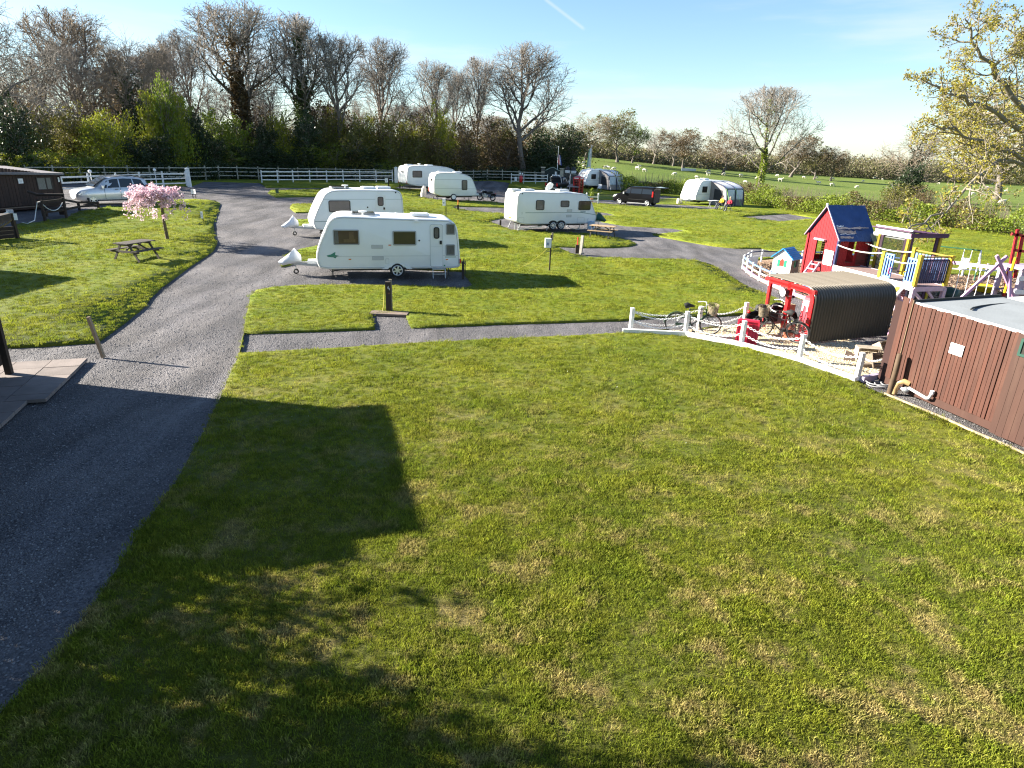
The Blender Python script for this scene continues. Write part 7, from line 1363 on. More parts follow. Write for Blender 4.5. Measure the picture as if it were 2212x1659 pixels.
# right-hand tower, red goal frame, yellow planks
def yb(u, v, y): return PY(u, v, y)
t = thing('red_frame', 'tall thin red timber frame above the lilac play tower', 'play frame', (0, 0, 0)); yy = 23.0
for (a, b) in (((2199, 495), (2168, 640)), ((2209, 509), (2192, 600)), ((2185, 505.5), (2225, 511)), ((2190, 540), (2225, 545))): p0, p1 = yb(*a, yy), yb(*b, yy); MB().bar(p0, p1, .09, .07, (0, 1, 0)).build('bar', M_PRED, t)
t = thing('lilac_tower', 'lilac play tower at the right picture edge with white boards', 'climbing frame', (0, 0, 0)); c0 = yb(2205, 600, 22.0)
for dx in (0, .9):
    for dy in (0, 1.0): MB().box((c0.x + dx, 22.0 + dy, .95), (.13, .13, 1.9)).build('post', M_LIL, t)
for z in (.55, 1.15, 1.62): MB().box((c0.x + .45, 21.94, z), (1.15, .04, .16)).build('board', M_WHT, t)
for i in range(5): MB().box((c0.x + .1 + i * .18, 22.0, 1.38), (.09, .03, .5)).build('slat', M_LIL, t)
MB().box((c0.x + .45, 22.5, 1.05), (1.0, 1.1, .05)).build('floor', M_DECK, t); MB().box((c0.x + .45, 22.5, 1.93), (1.2, 1.3, .06)).build('roof', M_LIL, t)
t = thing('yellow_plank', 'sloping yellow plank with purple underside beside the lilac tower', 'plank', (0, 0, 0)); p0, p1 = yb(2193, 556, 21.6), yb(2169, 632, 21.6); MB().bar(p0, p1, .16, .05, (1, -.6, .3)).build('plank', M_PYEL, t); MB().bar(p0 + Vector((.06, .04, 0)), p1 + Vector((.06, .04, 0)), .12, .05, (1, -.6, .3)).build('underside', M_PUR, t)
p = P(2127, 630); t = thing('sand_tub', 'yellow plastic sandpit tub on the bark chippings', 'sandpit', p, .2); MB().tube([(0, 0, .02), (0, 0, .05), (0, 0, .22), (0, 0, .26), (0, 0, .23), (0, 0, .08)], [.42, .46, .52, .56, .47, .40], 8, cap=False).build('tub', mat('toy_yellow', (.75, .52, .01), .4, var=.05), t, 40); MB().cyl((0, 0, .07), (0, 0, .09), .42, 8).build('sand', M_CREAM, t)
p = P(2048, 640); o = MB().tube([(0, 0, .0), (0, 0, .05), (.02, 0, .32), (.02, 0, .40)], [.40, .42, .34, .02], 12).build('green_tub', mat('dark_green_plastic', (.02, .05, .03), .5, var=.1), None, 60, p); tag(o, 'upturned dark green tub behind the lilac deck leg', 'tub')

# low rails and the pink kerb round the bark
def low_rail(label, px, top=M_LBLU, kerb=M_PNK, hgt=.62, name='low_rail_fence'):
    q = [P(*p) for p in px]; t = thing(name, label, 'fence', (0, 0, 0)); L_ = [0]
    for a, b in zip(q, q[1:]): L_.append(L_[-1] + (b - a).length)
    n = max(2, round(L_[-1] / 1.1) + 1); pp = [Vector((np.interp(L_[-1] * i / (n - 1), L_, [p.x for p in q]), np.interp(L_[-1] * i / (n - 1), L_, [p.y for p in q]), 0)) for i in range(n)]
    for p in pp: p.z = H(p.x, p.y)
    for p in pp: MB().box(tuple(p + Vector((0, 0, hgt / 2 - .02))), (.07, .07, hgt + .06), .2).build('post', M_FW, t)
    for a, b in zip(pp, pp[1:]):
        MB().bar(a + Vector((0, 0, hgt - .08)), b + Vector((0, 0, hgt - .08)), .04, .06).build('top_rail', top, t); MB().bar(a + Vector((0, 0, .30)), b + Vector((0, 0, .30)), .03, .06).build('lower_rail', M_FW, t)
        if kerb: MB().bar(a + Vector((0, 0, .05)), b + Vector((0, 0, .05)), .08, .13).build('kerb', kerb, t)
low_rail('low blue and white rail with pink kerb curving along the playground path', [(1604, 579), (1620, 593), (1644, 607), (1680, 623), (1714, 637), (1745, 649), (1800, 672), (1916, 719), (1948, 734)])
low_rail('low navy and white rail behind the toy house', [(1606, 577), (1622, 566), (1645, 564), (1684, 566)], M_NAVY, None); low_rail('far blue and white rail along the back of the bark', [(1690, 566), (1760, 566), (1900, 575), (2055, 594), (2135, 597), (2330, 605)], M_LBLU, None)
p = P(1623, 574); o = MB().box((0, 0, .25), (.60, .04, .42)).build('rail_end_board', M_FW, None, None, p, .1); o.name = 'rail_end_board'; tag(o, 'small white board at the tip of the playground rail', 'board')
p = P(1944, 754); t = thing('lilac_gatepost', 'thick lilac-white post between the crates and the brown shed', 'post', p, .3); MB().box((0, 0, .33), (.16, .10, .68)).build('shaft', M_LIL, t); MB().box((.11, 0, .34), (.05, .08, .66)).build('edge_strip', M_WHT, t)
# ================================================================== the chained-off corner: shelter, cycles, crates
M_COR = mat('corrugated_brown', (.055, .047, .037), .4, var=.15, scale=2, spec=.5)
def sunlit_top(m, col): # the roof's sunlit paleness, put into the colour of whatever faces upwards
    n = m.node_tree.nodes; l = m.node_tree.links; b = n['Principled BSDF']; src = b.inputs['Base Color'].links[0].from_socket; g = n.new('ShaderNodeNewGeometry'); s = n.new('ShaderNodeSeparateXYZ'); l.new(g.outputs['Normal'], s.inputs[0]); a = n.new('ShaderNodeMath'); a.operation = 'ABSOLUTE'; l.new(s.outputs[2], a.inputs[0]); r = n.new('ShaderNodeMapRange'); r.inputs[1].default_value = .15; r.inputs[2].default_value = .4; l.new(a.outputs[0], r.inputs[0]); x = n.new('ShaderNodeMix'); x.data_type = 'RGBA'; l.new(r.outputs[0], x.inputs[0]); l.new(src, x.inputs[6]); x.inputs[7].default_value = col + (1,); l.new(x.outputs[2], b.inputs['Base Color'])
sunlit_top(M_COR, (.125, .106, .08)); M_WOODP = mat('crate_wood', (.40, .33, .25), .85, var=.3, scale=6, stretch=(1, 6, 6), bump=.3); M_WOODG = mat('old_crate_wood', (.17, .135, .10), .9, var=.35, scale=6, stretch=(1, 6, 6), bump=.3)
FL, FR = PZ(1743, 742, 0), PZ(1913, 727, 0); rz = ang(FL, FR); SO = Vector((FL.x, FL.y, .03)); SM = Matrix.LocRotScale(SO, Euler((0, 0, rz)), None); L_ = (FR - FL).length + .05
t = thing('bike_shelter', 'brown corrugated shelter with red front frame, curved over at the front', 'shelter', SO, rz)
prof = [(0, 0), (0, .45), (0, .9), (0, 1.22)] + [(.42 - .42 * math.cos(a), 1.22 + .42 * math.sin(a)) for a in np.linspace(.2, PI / 2, 8)] + [(.8, 1.648), (1.2, 1.655), (1.65, 1.66), (2.15, 1.655)]
ns = 3; N_ = 10 * ns; per = L_ / N_
for k in range(ns): # three sheets, ten ribs each
    xs = np.linspace(0, L_ / ns + (.03 if k < ns - 1 else 0), 10 * 8 + 1); g = []
    T = []
    for i, (y, z) in enumerate(prof):
        a = prof[max(i - 1, 0)]; b = prof[min(i + 1, len(prof) - 1)]; ty, tz = b[0] - a[0], b[1] - a[1]; l_ = math.hypot(ty, tz); ny, nz_ = -tz / l_, ty / l_; g.append([(k * L_ / ns + x, y + ny * .034 * math.sin(2 * PI * x / per) + ny * .003 * k, z + nz_ * .034 * math.sin(2 * PI * x / per) + nz_ * .003 * k) for x in xs])
    MB().grid(g).build('corrugated_sheet', M_COR, t, 80)
def fascia(x, w): # red board following the curve
    i_ = [(y + (.11 if k < 4 else 0), z) if k < 4 else None for k, (y, z) in enumerate(prof)]; b = MB(); rows = []
    for i, (y, z) in enumerate(prof):
        a = prof[max(i - 1, 0)]; c = prof[min(i + 1, len(prof) - 1)]; ty, tz = c[0] - a[0], c[1] - a[1]; l_ = math.hypot(ty, tz); ny, nz_ = tz / l_, -ty / l_; rows.append([(x, y + ny * .035, z + nz_ * .035), (x, y + ny * (.035 + w), z + nz_ * (.035 + w)), (x + .04, y + ny * (.035 + w), z + nz_ * (.035 + w)), (x + .04, y + ny * .035, z + nz_ * .035), (x, y + ny * .035, z + nz_ * .035)])
    b.grid(rows); return b
fascia(-.03, .13).build('front_frame', M_TEL, t, 30); fascia(L_ - .03, .13).build('back_frame', M_TEL, t, 30)
for x in (.03, L_ - .05):
    MB().box((x, 1.08, .80), (.12, .12, 1.62)).build('post', M_TEL, t)
    for z in (.45, 1.2): MB().box((x, 1.08, z), (.126, .126, .018)).build('white_band', M_WHT, t)
    MB().box((x, 1.95, .80), (.09, .09, 1.62)).build('post', M_TEL, t)
MB().box((.02, 1.0, 1.50), (.10, 1.9, .12)).build('beam', M_TEL, t)
lp = SM @ Vector((-.16, 1.12, 1.30)); t2 = thing('round_lamp', 'round white lamp on the red shelter post', 'lamp', lp, rz); b = MB().cyl((-.05, 0, 0), (.07, 0, 0), .13, 18); b.build('rim', M_DKST, t2, 50); MB().tube([(-.052, 0, 0), (-.075, 0, 0), (-.08, 0, 0)], [.118, .07, .01], 18).build('lens', M_WHT, t2, 60)
# red petrol pump inside
pp = SM @ Vector((.30, .42, .02)); t2 = thing('petrol_pump', 'old red rounded petrol pump with white nozzles, standing in the shelter mouth', 'petrol pump', pp, rz); M_PMP = mat('faded_pump_red', (.52, .05, .07), .45, var=.15)
MB().prism(rrect(-.19, .19, .0, 1.30, .19, 8)[0:0] + [(-.19, 0), (.19, 0), (.19, 1.05)] + [(.19 * math.cos(a), 1.05 + .24 * math.sin(a)) for a in np.linspace(.2, PI - .2, 9)] + [(-.19, 1.05)], -.16, .16).build('cabinet', M_PMP, t2)
for s in (-1, 1): MB().box((-.205, s * .09, .95), (.03, .05, .22)).build('nozzle', M_WHT, t2); MB().tube([(-.21, s * .09, .86), (-.30, s * .12, .55), (-.27, s * .16, .2), (-.20, s * .14, .35), (-.19, s * .10, .6)], .016, 6).build('hose', M_BLK, t2, 60)
MB().box((0, 0, 1.08), (.395, .20, .16)).build('dial', M_WHT, t2); MB().box((0, 0, .05), (.46, .40, .10)).build('plinth', M_TEL, t2)
pp = SM @ Vector((-.10, .25, 0)); o = MB().tube([(0, 0, 0), (0, 0, .02), (0, 0, .26), (0, 0, .30), (0, 0, .36)], [.10, .11, .11, .04, .03], 10).build('oil_can', M_TEL, None, 50, pp); tag(o, 'small red can on the cream gravel at the foot of the pump', 'can')
pp = SM @ Vector((-.18, .62, 0)); o = MB().tube([(0, 0, 0), (0, 0, .02), (0, 0, .38), (0, 0, .42)], [.15, .16, .16, .15], 14).build('rusty_drum', mat('rusty_orange', (.42, .14, .08), .8, var=.35, scale=8), None, 50, pp); tag(o, 'rusty orange drum behind the black bicycle frame', 'drum')

# kerb boards, posts and chains
KP = [(1345, 717), (1479, 723.5), (1600, 746.5), (1725, 779), (1850, 823.5)]; kq = [P(*p) for p in KP]; t = thing('kerb_boards', 'low white timber edging along the lawn side of the cream gravel', 'edging', (0, 0, 0))
for a, b in zip(kq, kq[1:]): d = (b - a).normalized(); MB().bar(a + Vector((0, 0, .045)), b - d * .012 + Vector((0, 0, .045)), .13, .12).build('board', M_FW, t)
t = thing('kerb_boards', 'shaded lilac timber edging between the cream gravel and the hose coil', 'edging', (0, 0, 0)); a, b = P(1852, 823), P(1948, 806); MB().bar(a + Vector((.1, .0, .05)), b + Vector((0, 0, .05)), .12, .14).build('board', M_LIL, t); a, b = P(1862, 790), P(1950, 789); MB().bar(a + Vector((0, 0, .02)), b + Vector((0, 0, .02)), .10, .07).build('sleeper', M_WOODG, t)
FP = [(1362, 713.5), (1480, 721.5), (1601, 744), (1725.5, 776.5), (1850, 820.5)]; BP = [(1362, 713.5), (1509, 709), (1607, 699), (1697, 700)]
t = thing('chain_fence', 'white posts hung with two rows of white chain round the cream gravel', 'chain fence', (0, 0, 0))
def chain(a, b, sag):
    n = max(10, int((b - a).length / .062)); m = MB()
    for i in range(n):
        f = (i + .5) / n; p = a + (b - a) * f + Vector((0, 0, -sag * 4 * f * (1 - f))); d = (b - a).normalized(); s = Vector((-d.y, d.x, 0)); k = 8; up = Vector((0, 0, 1)) if i % 2 else s; pts = [p + d * .046 * math.cos(2 * PI * j / k) + up * .026 * math.sin(2 * PI * j / k) for j in range(k)]; m.tube(pts, .0075, 4, closed=True)
    return m
fq = [P(*p) for p in FP]; bq = [P(*p) for p in BP]; hp = .70; done = []
for p in fq + bq[1:]:
    MB().bar(p + Vector((0, 0, -.05)), p + Vector((rndm.uniform(-.02, .02), 0, hp)), .105, .105, (1, .3, 0)).build('post', M_FW, t); MB().box(tuple(p + Vector((0, 0, hp + .008))), (.11, .11, .03), .3).build('post_cap', M_WHT, t)
for line in (fq, bq):
    for a, b in zip(line, line[1:]):
        for z in (.62, .33): MB_ = chain(a + Vector((0, 0, z)), b + Vector((0, 0, z)), .19 + rndm.uniform(-.03, .03)); MB_.build('chain', M_WHT, t, 60)
e = P(1938, 800); chain(fq[-1] + Vector((0, 0, .60)), e + Vector((0, 0, .75)), .26).build('chain', M_WHT, t, 60)

# bicycles
M_BFR = mat('black_cycle_enamel', (.012, .013, .013), .35, var=.1, coat=.4); M_WICK = mat('wicker', (.20, .165, .11), .9, var=.4, scale=20, bump=.6)
def bicycle(t, fr, basket=True, steer=0.0, grips=M_ROPE):
    wb_ = 1.06; R = .335
    for x, st_ in ((0, 0), (wb_, steer)):
        M = Matrix.Translation((x, 0, R)) @ Matrix.Rotation(st_, 4, 'Z')
        w = MB().ring((0, 0, 0), R - .015, .018, 'y', 32, 6); w.v = [tuple(M @ Vector(v)) for v in w.v]; wo = w.build('wheel', M_BLK, t, 60); s = MB().ring((0, 0, 0), R - .04, .008, 'y', 28, 4)
        for i in range(24): a = 2 * PI * i / 24; s.cyl((.02 * math.cos(a + 1.2), 0, .02 * math.sin(a + 1.2)), ((R - .04) * math.cos(a), 0, (R - .04) * math.sin(a)), .0022, 3)
        s.cyl((0, -.04, 0), (0, .04, 0), .022, 8); s.v = [tuple(M @ Vector(v)) for v in s.v]; s.build('spokes', M_GALV, wo)
        g = MB().tube([tuple(M @ Vector(((R + .025) * math.cos(a), 0, (R + .025) * math.sin(a)))) for a in np.linspace(.3 if x == 0 else .9, 3.2 if x == 0 else 3.4, 12)], .018, 6); g.build('mudguard', fr, t, 60)
    bb = (.46, 0, .29); st1 = (.36, 0, .80); hd0 = (.90, 0, .62); hd1 = (.86, 0, .84); f = MB()
    for a, b, r in ((bb, st1, .015), (bb, hd0, .018), (st1, hd1, .015), ((.40, 0, .62), (.88, 0, .74), .012), (hd0, hd1, .02)): f.cyl(a, b, r, 8)
    for y in (-.05, .05): f.cyl((0, y, R), (bb[0], y * .6, bb[2]), .009, 6); f.cyl((0, y, R), (.37, y * .4, .76), .008, 6); f.cyl((wb_, y, R), (.90, y * .5, .60), .011, 6)
    f.build('frame', fr, t, 60); MB().tube([(.20, 0, .90), (.28, 0, .93), (.38, 0, .92), (.50, 0, .91)], [.09, .10, .055, .02], 8).build('saddle', M_BLK, t, 60); MB().cyl(st1, (.33, 0, .90), .012, 6).build('seat_post', M_GALV, t)
    MB().tube([(.70, -.27, .98), (.78, -.24, 1.0), (.86, -.12, 1.02), (.85, 0, .97), (.86, .12, 1.02), (.78, .24, 1.0), (.70, .27, .98)], .012, 7).build('handlebar', M_ALU, t, 60); MB().cyl(hd1, (.85, 0, .98), .012, 6).build('stem', M_ALU, t)
    for s in (-1, 1): MB().cyl((.62, s * .28, .965), (.73, s * .265, .985), .018, 8).build('grip', grips, t)
    c = MB().ring((bb[0], -.05, bb[2]), .085, .008, 'y', 18, 4); c.cyl((bb[0], -.055, bb[2]), (bb[0], -.045, bb[2]), .06, 14); c.bar((bb[0], -.09, bb[2]), (bb[0] + .08, -.09, bb[2] - .15), .02, .012, (0, 1, 0)); c.bar((bb[0], .09, bb[2]), (bb[0] - .08, .09, bb[2] + .15), .02, .012, (0, 1, 0)); c.box((bb[0] + .08, -.14, bb[2] - .15), (.09, .10, .02)); c.box((bb[0] - .08, .14, bb[2] + .15), (.09, .10, .02)); c.build('crank', M_DKST, t)
    MB().box((.22, -.052, .315), (.48, .02, .09)).build('chain_case', fr, t)
    rk = MB()
    for y in (-.06, .06): rk.cyl((-.12, y, .70), (.30, y, .71), .007, 5); rk.cyl((0, y, .34), (-.05, y, .70), .006, 5)
    rk.build('carrier', M_DKST, t); MB().bar((.40, .03, .28), (.42, .24, .02), .018, .018).build('kick_stand', M_DKST, t)
    if basket:
        b = MB(); 
        for i, z in enumerate(np.linspace(.70, .98, 8)): s = .12 + .03 * i / 7; q = [(1.06 + s * 1.05 * math.cos(a), s * 1.35 * math.sin(a), z) for a in np.linspace(0, 2 * PI, 17)[:-1]]; b.tube(q, .013, 4, closed=True)
        for a in np.linspace(0, 2 * PI, 17)[:-1]: b.cyl((1.06 + .126 * math.cos(a), .162 * math.sin(a), .69), (1.06 + .157 * math.cos(a), .20 * math.sin(a), .99), .007, 4)
        b.tube([(1.06, 0, .69), (1.06, 0, .70)], [.15, .15], 12); b.build('basket', M_WICK, t, 60)
def put_bike(label, a, b, fr, lean=.10, **kw):
    a, b = P(*a, dz=-.03), P(*b, dz=-.03); t = thing('bicycle', label, 'bicycle', a, ang(a, b)); bicycle(t, fr, **kw); t.rotation_euler[0] = lean; return t
put_bike('dark green old bicycle with wicker basket, propped inside the chains', (1457, 719), (1522, 723), mat('dark_green_enamel', (.012, .045, .03), .35, var=.1, coat=.4), .10)
put_bike('black old bicycle with basket leaning at the red shelter post', (1719, 741), (1667, 731), M_BFR, -.12, steer=.5)
o = P(1700, 716, dz=-.03); o2 = P(1634, 720, dz=-.03); t = thing('motorcycle', 'old black motorcycle standing behind the red tote box', 'motorcycle', o, ang(o, o2)); motorbike(t, body=M_VBLK); t.scale = (.98, .98, 1.0)
b = MB().box((.95, .24, .62), (.42, .16, .34)); b.build('pannier', M_BLK, t); MB().box((.95, -.24, .62), (.42, .16, .34)).build('pannier', M_BLK, t); MB().box((.15, 0, .78), (.24, .42, .30)).build('tan_bag', mat('tan_leather', (.36, .27, .17), .7, var=.2), t)
# red ribbed tote standing on end
p = P(1611, 742, dz=-.03); t = thing('tote_box', 'red ribbed plastic tote box stood on end behind the chain', 'plastic box', p, math.radians(-24)); M_TOT = mat('tote_red', (.50, .02, .055), .45, var=.1)
b = MB().box((0, 0, .37), (.56, .30, .70)); b.build('box', M_TOT, t); MB().frame(-.31, .31, .0, .76, .05, -.19, -.13, .04).build('rim', M_TOT, t, 40)
for i in range(5): MB().box((-.20 + i * .10, -.165, .36), (.045, .04, .56)).build('rib', M_TOT, t)
for s in (-1, 1):
    for k in range(5): MB().box((s * .29, .0, .10 + k * .13), (.03, .26, .05)).build('rib', M_TOT, t)

def crate(label, loc, rz, tilt, size, m, gap=.3):
    t = thing('wooden_crate', label, 'crate', loc, rz); t.rotation_euler = (tilt[0], tilt[1], rz); L_, W_, h = size
    for s in (-1, 1):
        for k in range(3): MB().box((0, s * W_ / 2, h * (k + .5) / 3), (L_, .014, h / 3 * (1 - gap * .5))).build('side_slat', m, t)
        e = MB().box((s * (L_ / 2 - .012), 0, h / 2), (.022, W_ - .02, h)); e.build('end_panel', m, t)
        for y in (-1, 1): MB().box((s * (L_ / 2 - .04), y * (W_ / 2 - .025), h / 2), (.035, .035, h)).build('corner_batten', m, t)
    for k in range(4): MB().box((0, -W_ / 2 + W_ * (k + .5) / 4, .008), (L_ - .05, W_ / 4 * .82, .014)).build('base_slat', m, t)
    return t
p = P(1868, 771, dz=-.03); crate('pale wooden crate lying on its side, lowest of the crate pile', (p.x, p.y, p.z + .16), math.radians(-10), (math.radians(92), 0), (.62, .36, .32), M_WOODP)
p = P(1900, 764, dz=-.03); crate('pale slotted crate tipped up on top of the pile', (p.x + .02, p.y, p.z + .12), math.radians(8), (math.radians(58), math.radians(-12)), (.46, .38, .40), M_WOODP)
p = P(1898, 787, dz=-.03); crate('dark old slatted crate tilted open towards the lawn', (p.x, p.y + .05, p.z + .05), math.radians(6), (math.radians(64), 0), (.78, .42, .34), M_WOODG, .9)
p = P(1835, 779, dz=-.03); o = MB().add([(-.17, 0, 0), (.16, .02, 0), (.14, .03, .17), (-.14, 0, .30), (-.17, .02, 0), (.16, .04, 0), (.14, .05, .17), (-.14, .02, .30)], [(0, 1, 2, 3), (4, 7, 6, 5), (0, 4, 5, 1), (1, 5, 6, 2), (2, 6, 7, 3), (3, 7, 4, 0)]).build('broken_board', mat('pinkish_board', (.45, .35, .29), .8, var=.2), None, None, p, -.2); tag(o, 'broken pinkish board leaning at the left of the crate pile', 'board')

# ------------------------------------------------------------------ brown boarded shed on the right
M_FBR = mat('brown_shed_stain', (.064, .020, .011), .7, var=.32, scale=2.2, stretch=(2.5, 2.5, .5), bump=.35, bscale=20, dirt=(.10, .048, .03), dirt_amt=.45); M_FBN = mat('new_brown_board', (.048, .018, .011), .65, var=.2, scale=2.5, stretch=(2, 2, .35), dirt=(.085, .045, .03), dirt_amt=.4); M_FELT = mat('grey_roof_felt', (.20, .215, .225), .9, var=.12, scale=1.5, bump=.2, bscale=18, dirt=(.14, .145, .145), dirt_amt=.5)
wa, wb2 = PZ(1931, 838.7, 0), PZ(2211.6, 964, 0); rz = ang(wa, wb2); WM = Matrix.LocRotScale(wa, Euler((0, 0, rz)), None); WI = WM.inverted()
def on_wall(MI, u, v): # hit the wall plane (local y=0)
    o = MI @ Vector((0, 0, CAMZ)); d = (MI.to_3x3() @ Vector(ray(u, v))); s = -o.y / d.y; p = o + d * s; return p.x, p.z
t = thing('boarded_shed', 'brown vertically boarded shed with flat grey felt roof', 'shed', wa, rz); hgt = 2.12; bw = .0945; x = -.34; i = 0; rb = random.Random(12)
while x < 2.56:
    z1 = hgt + (.10 if x < -.1 else 0) + rb.uniform(-.015, .015); yo = rb.uniform(-.010, .010); gap = rb.choice([.008, .010, .014, .02]); MB().box((x + bw / 2, yo - .012, (.20 + z1) / 2), (bw - gap, .022, z1 - .20)).build('board', M_FBR, t); x += bw; i += 1
MB().box((1.12, .02, .12), (2.9, .03, .20)).build('skirting_board', M_FBN, t); MB().box((2.4, .06, 1.05), (6.0, .03, 2.05)).build('back_lining', mat('shed_lining', (.03, .012, .01), .9, var=.1), t)
while x < 5.6: MB().box((x + .07, -.045, 1.06 + rb.uniform(-.01, .01)), (.136, .028, 2.12)).build('wide_board', M_FBN, t); x += .142
MB().box((-.02, -.035, 1.15), (.02, .03, 2.1)).build('corner_batten', mat('pale_batten2', (.15, .10, .06), .8, var=.2), t)
rf = MB(); g = [[(x_, y_, 2.13 + .03 * math.sin(x_ * .9) * 0 + y_ * .035) for x_ in np.linspace(-.06, 5.6, 12)] for y_ in np.linspace(.03, 2.55, 6)]; rf.grid(g); rf.grid([[(a, b, c - .07) for a, b, c in r] for r in g]); rf.grid([g[0], [(a, b, c - .07) for a, b, c in g[0]]]); rf.grid([[r[0] for r in g], [(r[0][0], r[0][1], r[0][2] - .07) for r in g]]); rf.grid([g[-1], [(a, b, c - .07) for a, b, c in g[-1]]]); rf.build('roof', M_FELT, t)
MB().bar((.0, .02, 2.135), (5.6, .02, 2.135), .04, .05).build('white_roof_edge', M_WHT, t); MB().bar((-.07, .0, 2.16), (-.07, 2.55, 2.25), .04, .06).build('dark_verge', M_BLK, t); MB().box((-.03, 1.25, 1.05), (.04, 2.5, 2.05)).build('end_wall', M_FBR, t); MB().box((2.8, 2.5, 1.1), (5.6, .05, 2.1)).build('rear_wall', M_FBR, t); MB().box((5.56, 1.27, 1.06), (.04, 2.4, 2.08)).build('end_wall', M_FBN, t)
sx, sz = on_wall(WI, 2069.7, 755); s2 = thing('white_sign', 'blank white sign plate on the brown boarded shed', 'sign', WM @ Vector((sx, -.045, sz)), rz); MB().box((0, 0, 0), (.33, .012, .24)).build('plate', M_WHT, s2)
gx0, gz0 = on_wall(WI, 2203.5, 767); gx1, gz1 = on_wall(WI, 2199, 728); wn = MB().frame(gx0, gx0 + .7, gz0, gz1 + .02, .05, -.09, -.05); wo = wn.build('window', mat('dark_green_frame', (.01, .05, .035), .5, var=.1), t); MB().plate([(gx0 + .04, gz0 + .04), (gx0 + .66, gz0 + .04), (gx0 + .66, gz1), (gx0 + .04, gz1)], -.066).build('pane', M_GLS, wo)
# black cable lying over the roof
cb = []
for u, v in ((2098, 668), (2102, 665), (2118, 661.5), (2140, 658.5), (2175, 656), (2212, 654), (2240, 653)): q = PZ(u, v, 2.185); cb.append(q)
o = MB().tube(cb, .022, 6).build('roof_cable', M_BLK, None, 60); tag(o, 'thick black cable lying across the grey felt roof', 'cable')
t = thing('pale_roof_shed', 'low pale-roofed building behind the brown shed', 'shed', WM @ Vector((0, 2.75, 0)), rz); MB().box((2.8, 1.5, 1.05), (5.4, 2.6, 2.1)).build('wall', M_FBN, t); g = [[(x_, y_, 2.22 + y_ * .02) for x_ in (0, 2.8, 5.6)] for y_ in (0, 1.5, 3.0)]; r = MB(); r.grid(g); r.grid([[(a, b, c - .08) for a, b, c in q] for q in g]); r.grid([g[0], [(a, b, c - .08) for a, b, c in g[0]]]); r.grid([[q[0] for q in g], [(q[0][0], q[0][1], q[0][2] - .08) for q in g]]); r.build('roof', mat('pale_roof', (.55, .53, .49), .8, var=.15, scale=2), t)
# pipes at its foot
W2 = lambda x_, y_, z_: WM @ Vector((x_, y_, z_)); M_PIPE = mat('white_waste_pipe', (.70, .70, .70), .4, var=.05); M_TANP = mat('tan_drain_pipe', (.34, .22, .10), .45, var=.2, scale=6)
t = thing('waste_pipe', 'white waste pipe run along the foot of the brown shed', 'pipe', (0, 0, 0)); MB().tube([W2(-.05, -.06, .10), W2(.34, -.10, .12), W2(.42, -.12, .10)], .038, 8).build('pipe', M_PIPE, t, 60); MB().tube([W2(.50, -.10, .20), W2(1.02, -.10, .14), W2(1.08, -.10, .16), W2(1.12, -.09, .30)], .034, 8).build('pipe', M_PIPE, t, 60); MB().ball(tuple(W2(.46, -.12, .14)), (.085, .085, .075), 10, 6).build('joint', M_GALV, t, 60); MB().cyl(W2(1.12, -.09, .28), W2(1.12, -.09, .36), .045, 8).build('trap', M_PIPE, t, 50)
o = MB().tube([W2(.22, -.20, -.05), W2(.21, -.19, .10), W2(.24, -.16, .24), W2(.33, -.10, .30), W2(.42, -.02, .27)], [.075, .072, .068, .066, .066], 12).build('drain_elbow', M_TANP, None, 60); tag(o, 'tan drain elbow at the corner of the brown shed', 'pipe')
p = P(1922, 845); o = MB().tube([(0, 0, -.1), (.02, 0, .5), (.03, .02, .93), (.03, .02, .95)], [.065, .063, .06, .04], 10).build('round_post', mat('brown_round_post', (.075, .048, .028), .8, var=.35, scale=5), None, 50, p); tag(o, 'round brown post at the left corner of the boarded shed', 'post')
p = P(1898, 832, dz=-.05); t = thing('hose_coil', 'grey hose lying in loose coils by the round post', 'hose', p); hm = mat('grey_hose', (.30, .30, .31), .5, var=.1)
for k, (cx_, cy_, r1) in enumerate(((0, 0, .30), (.10, -.05, .22), (.20, -.03, .16), (.02, .03, .33))): MB().tube([(cx_ + r1 * math.cos(a), cy_ + r1 * .8 * math.sin(a), .025 + .018 * k + .01 * math.sin(3 * a)) for a in np.linspace(0, 2 * PI, 25)[:-1]], .014, 6, closed=True).build('coil', hm, t, 60)
MB().tube([(.32, -.05, .05), (.36, .05, .25), (.38, .10, .55), (.37, .12, .8)], .014, 6).build('riser', hm, t, 60)
t = thing('edging_strip', 'thin pale timber edging between the lawn and the gravel strip', 'edging', (0, 0, 0)); eq = [P(*q) for q in ((1909, 851), (1950, 868), (1981, 881), (2048, 909), (2102, 934), (2160, 958), (2240, 994))]
for a, b in zip(eq, eq[1:]): MB().bar(a + Vector((.01, 0, -.01)), b + Vector((.01, 0, -.01)), .035, .10).build('board', mat('pale_edging', (.32, .25, .16), .85, var=.3), t)
# ================================================================== left side: brown shed, rope fence, terrace, lodge
M_DBR = mat('dark_brown_boards', (.040, .020, .014), .7, var=.35, scale=2.5, stretch=(2.5, 2.5, .5), bump=.4); M_DPOST = mat('dark_timber', (.030, .020, .014), .8, var=.35, scale=4); M_SLAB = mat('terrace_slab', (.20, .165, .15), .9, var=.25, scale=2.5, bump=.25, bscale=30, dirt=(.12, .11, .10), dirt_amt=.4)
la, lb = P(29, 457), P(141, 446); rz = ang(la, lb); LM = Matrix.LocRotScale(la, Euler((0, 0, rz)), None); LI = LM.inverted(); Lw = (lb - la).length
_, zt = on_wall(LI, 135.5, 372.7); _, zl = on_wall(LI, 30, 358.8)
t = thing('brown_shed', 'long dark brown boarded shed with white notices, left of the silver car', 'shed', la, rz); x = -9.0; i = 0
top = lambda x_: zl + (zt - zl) * x_ / Lw
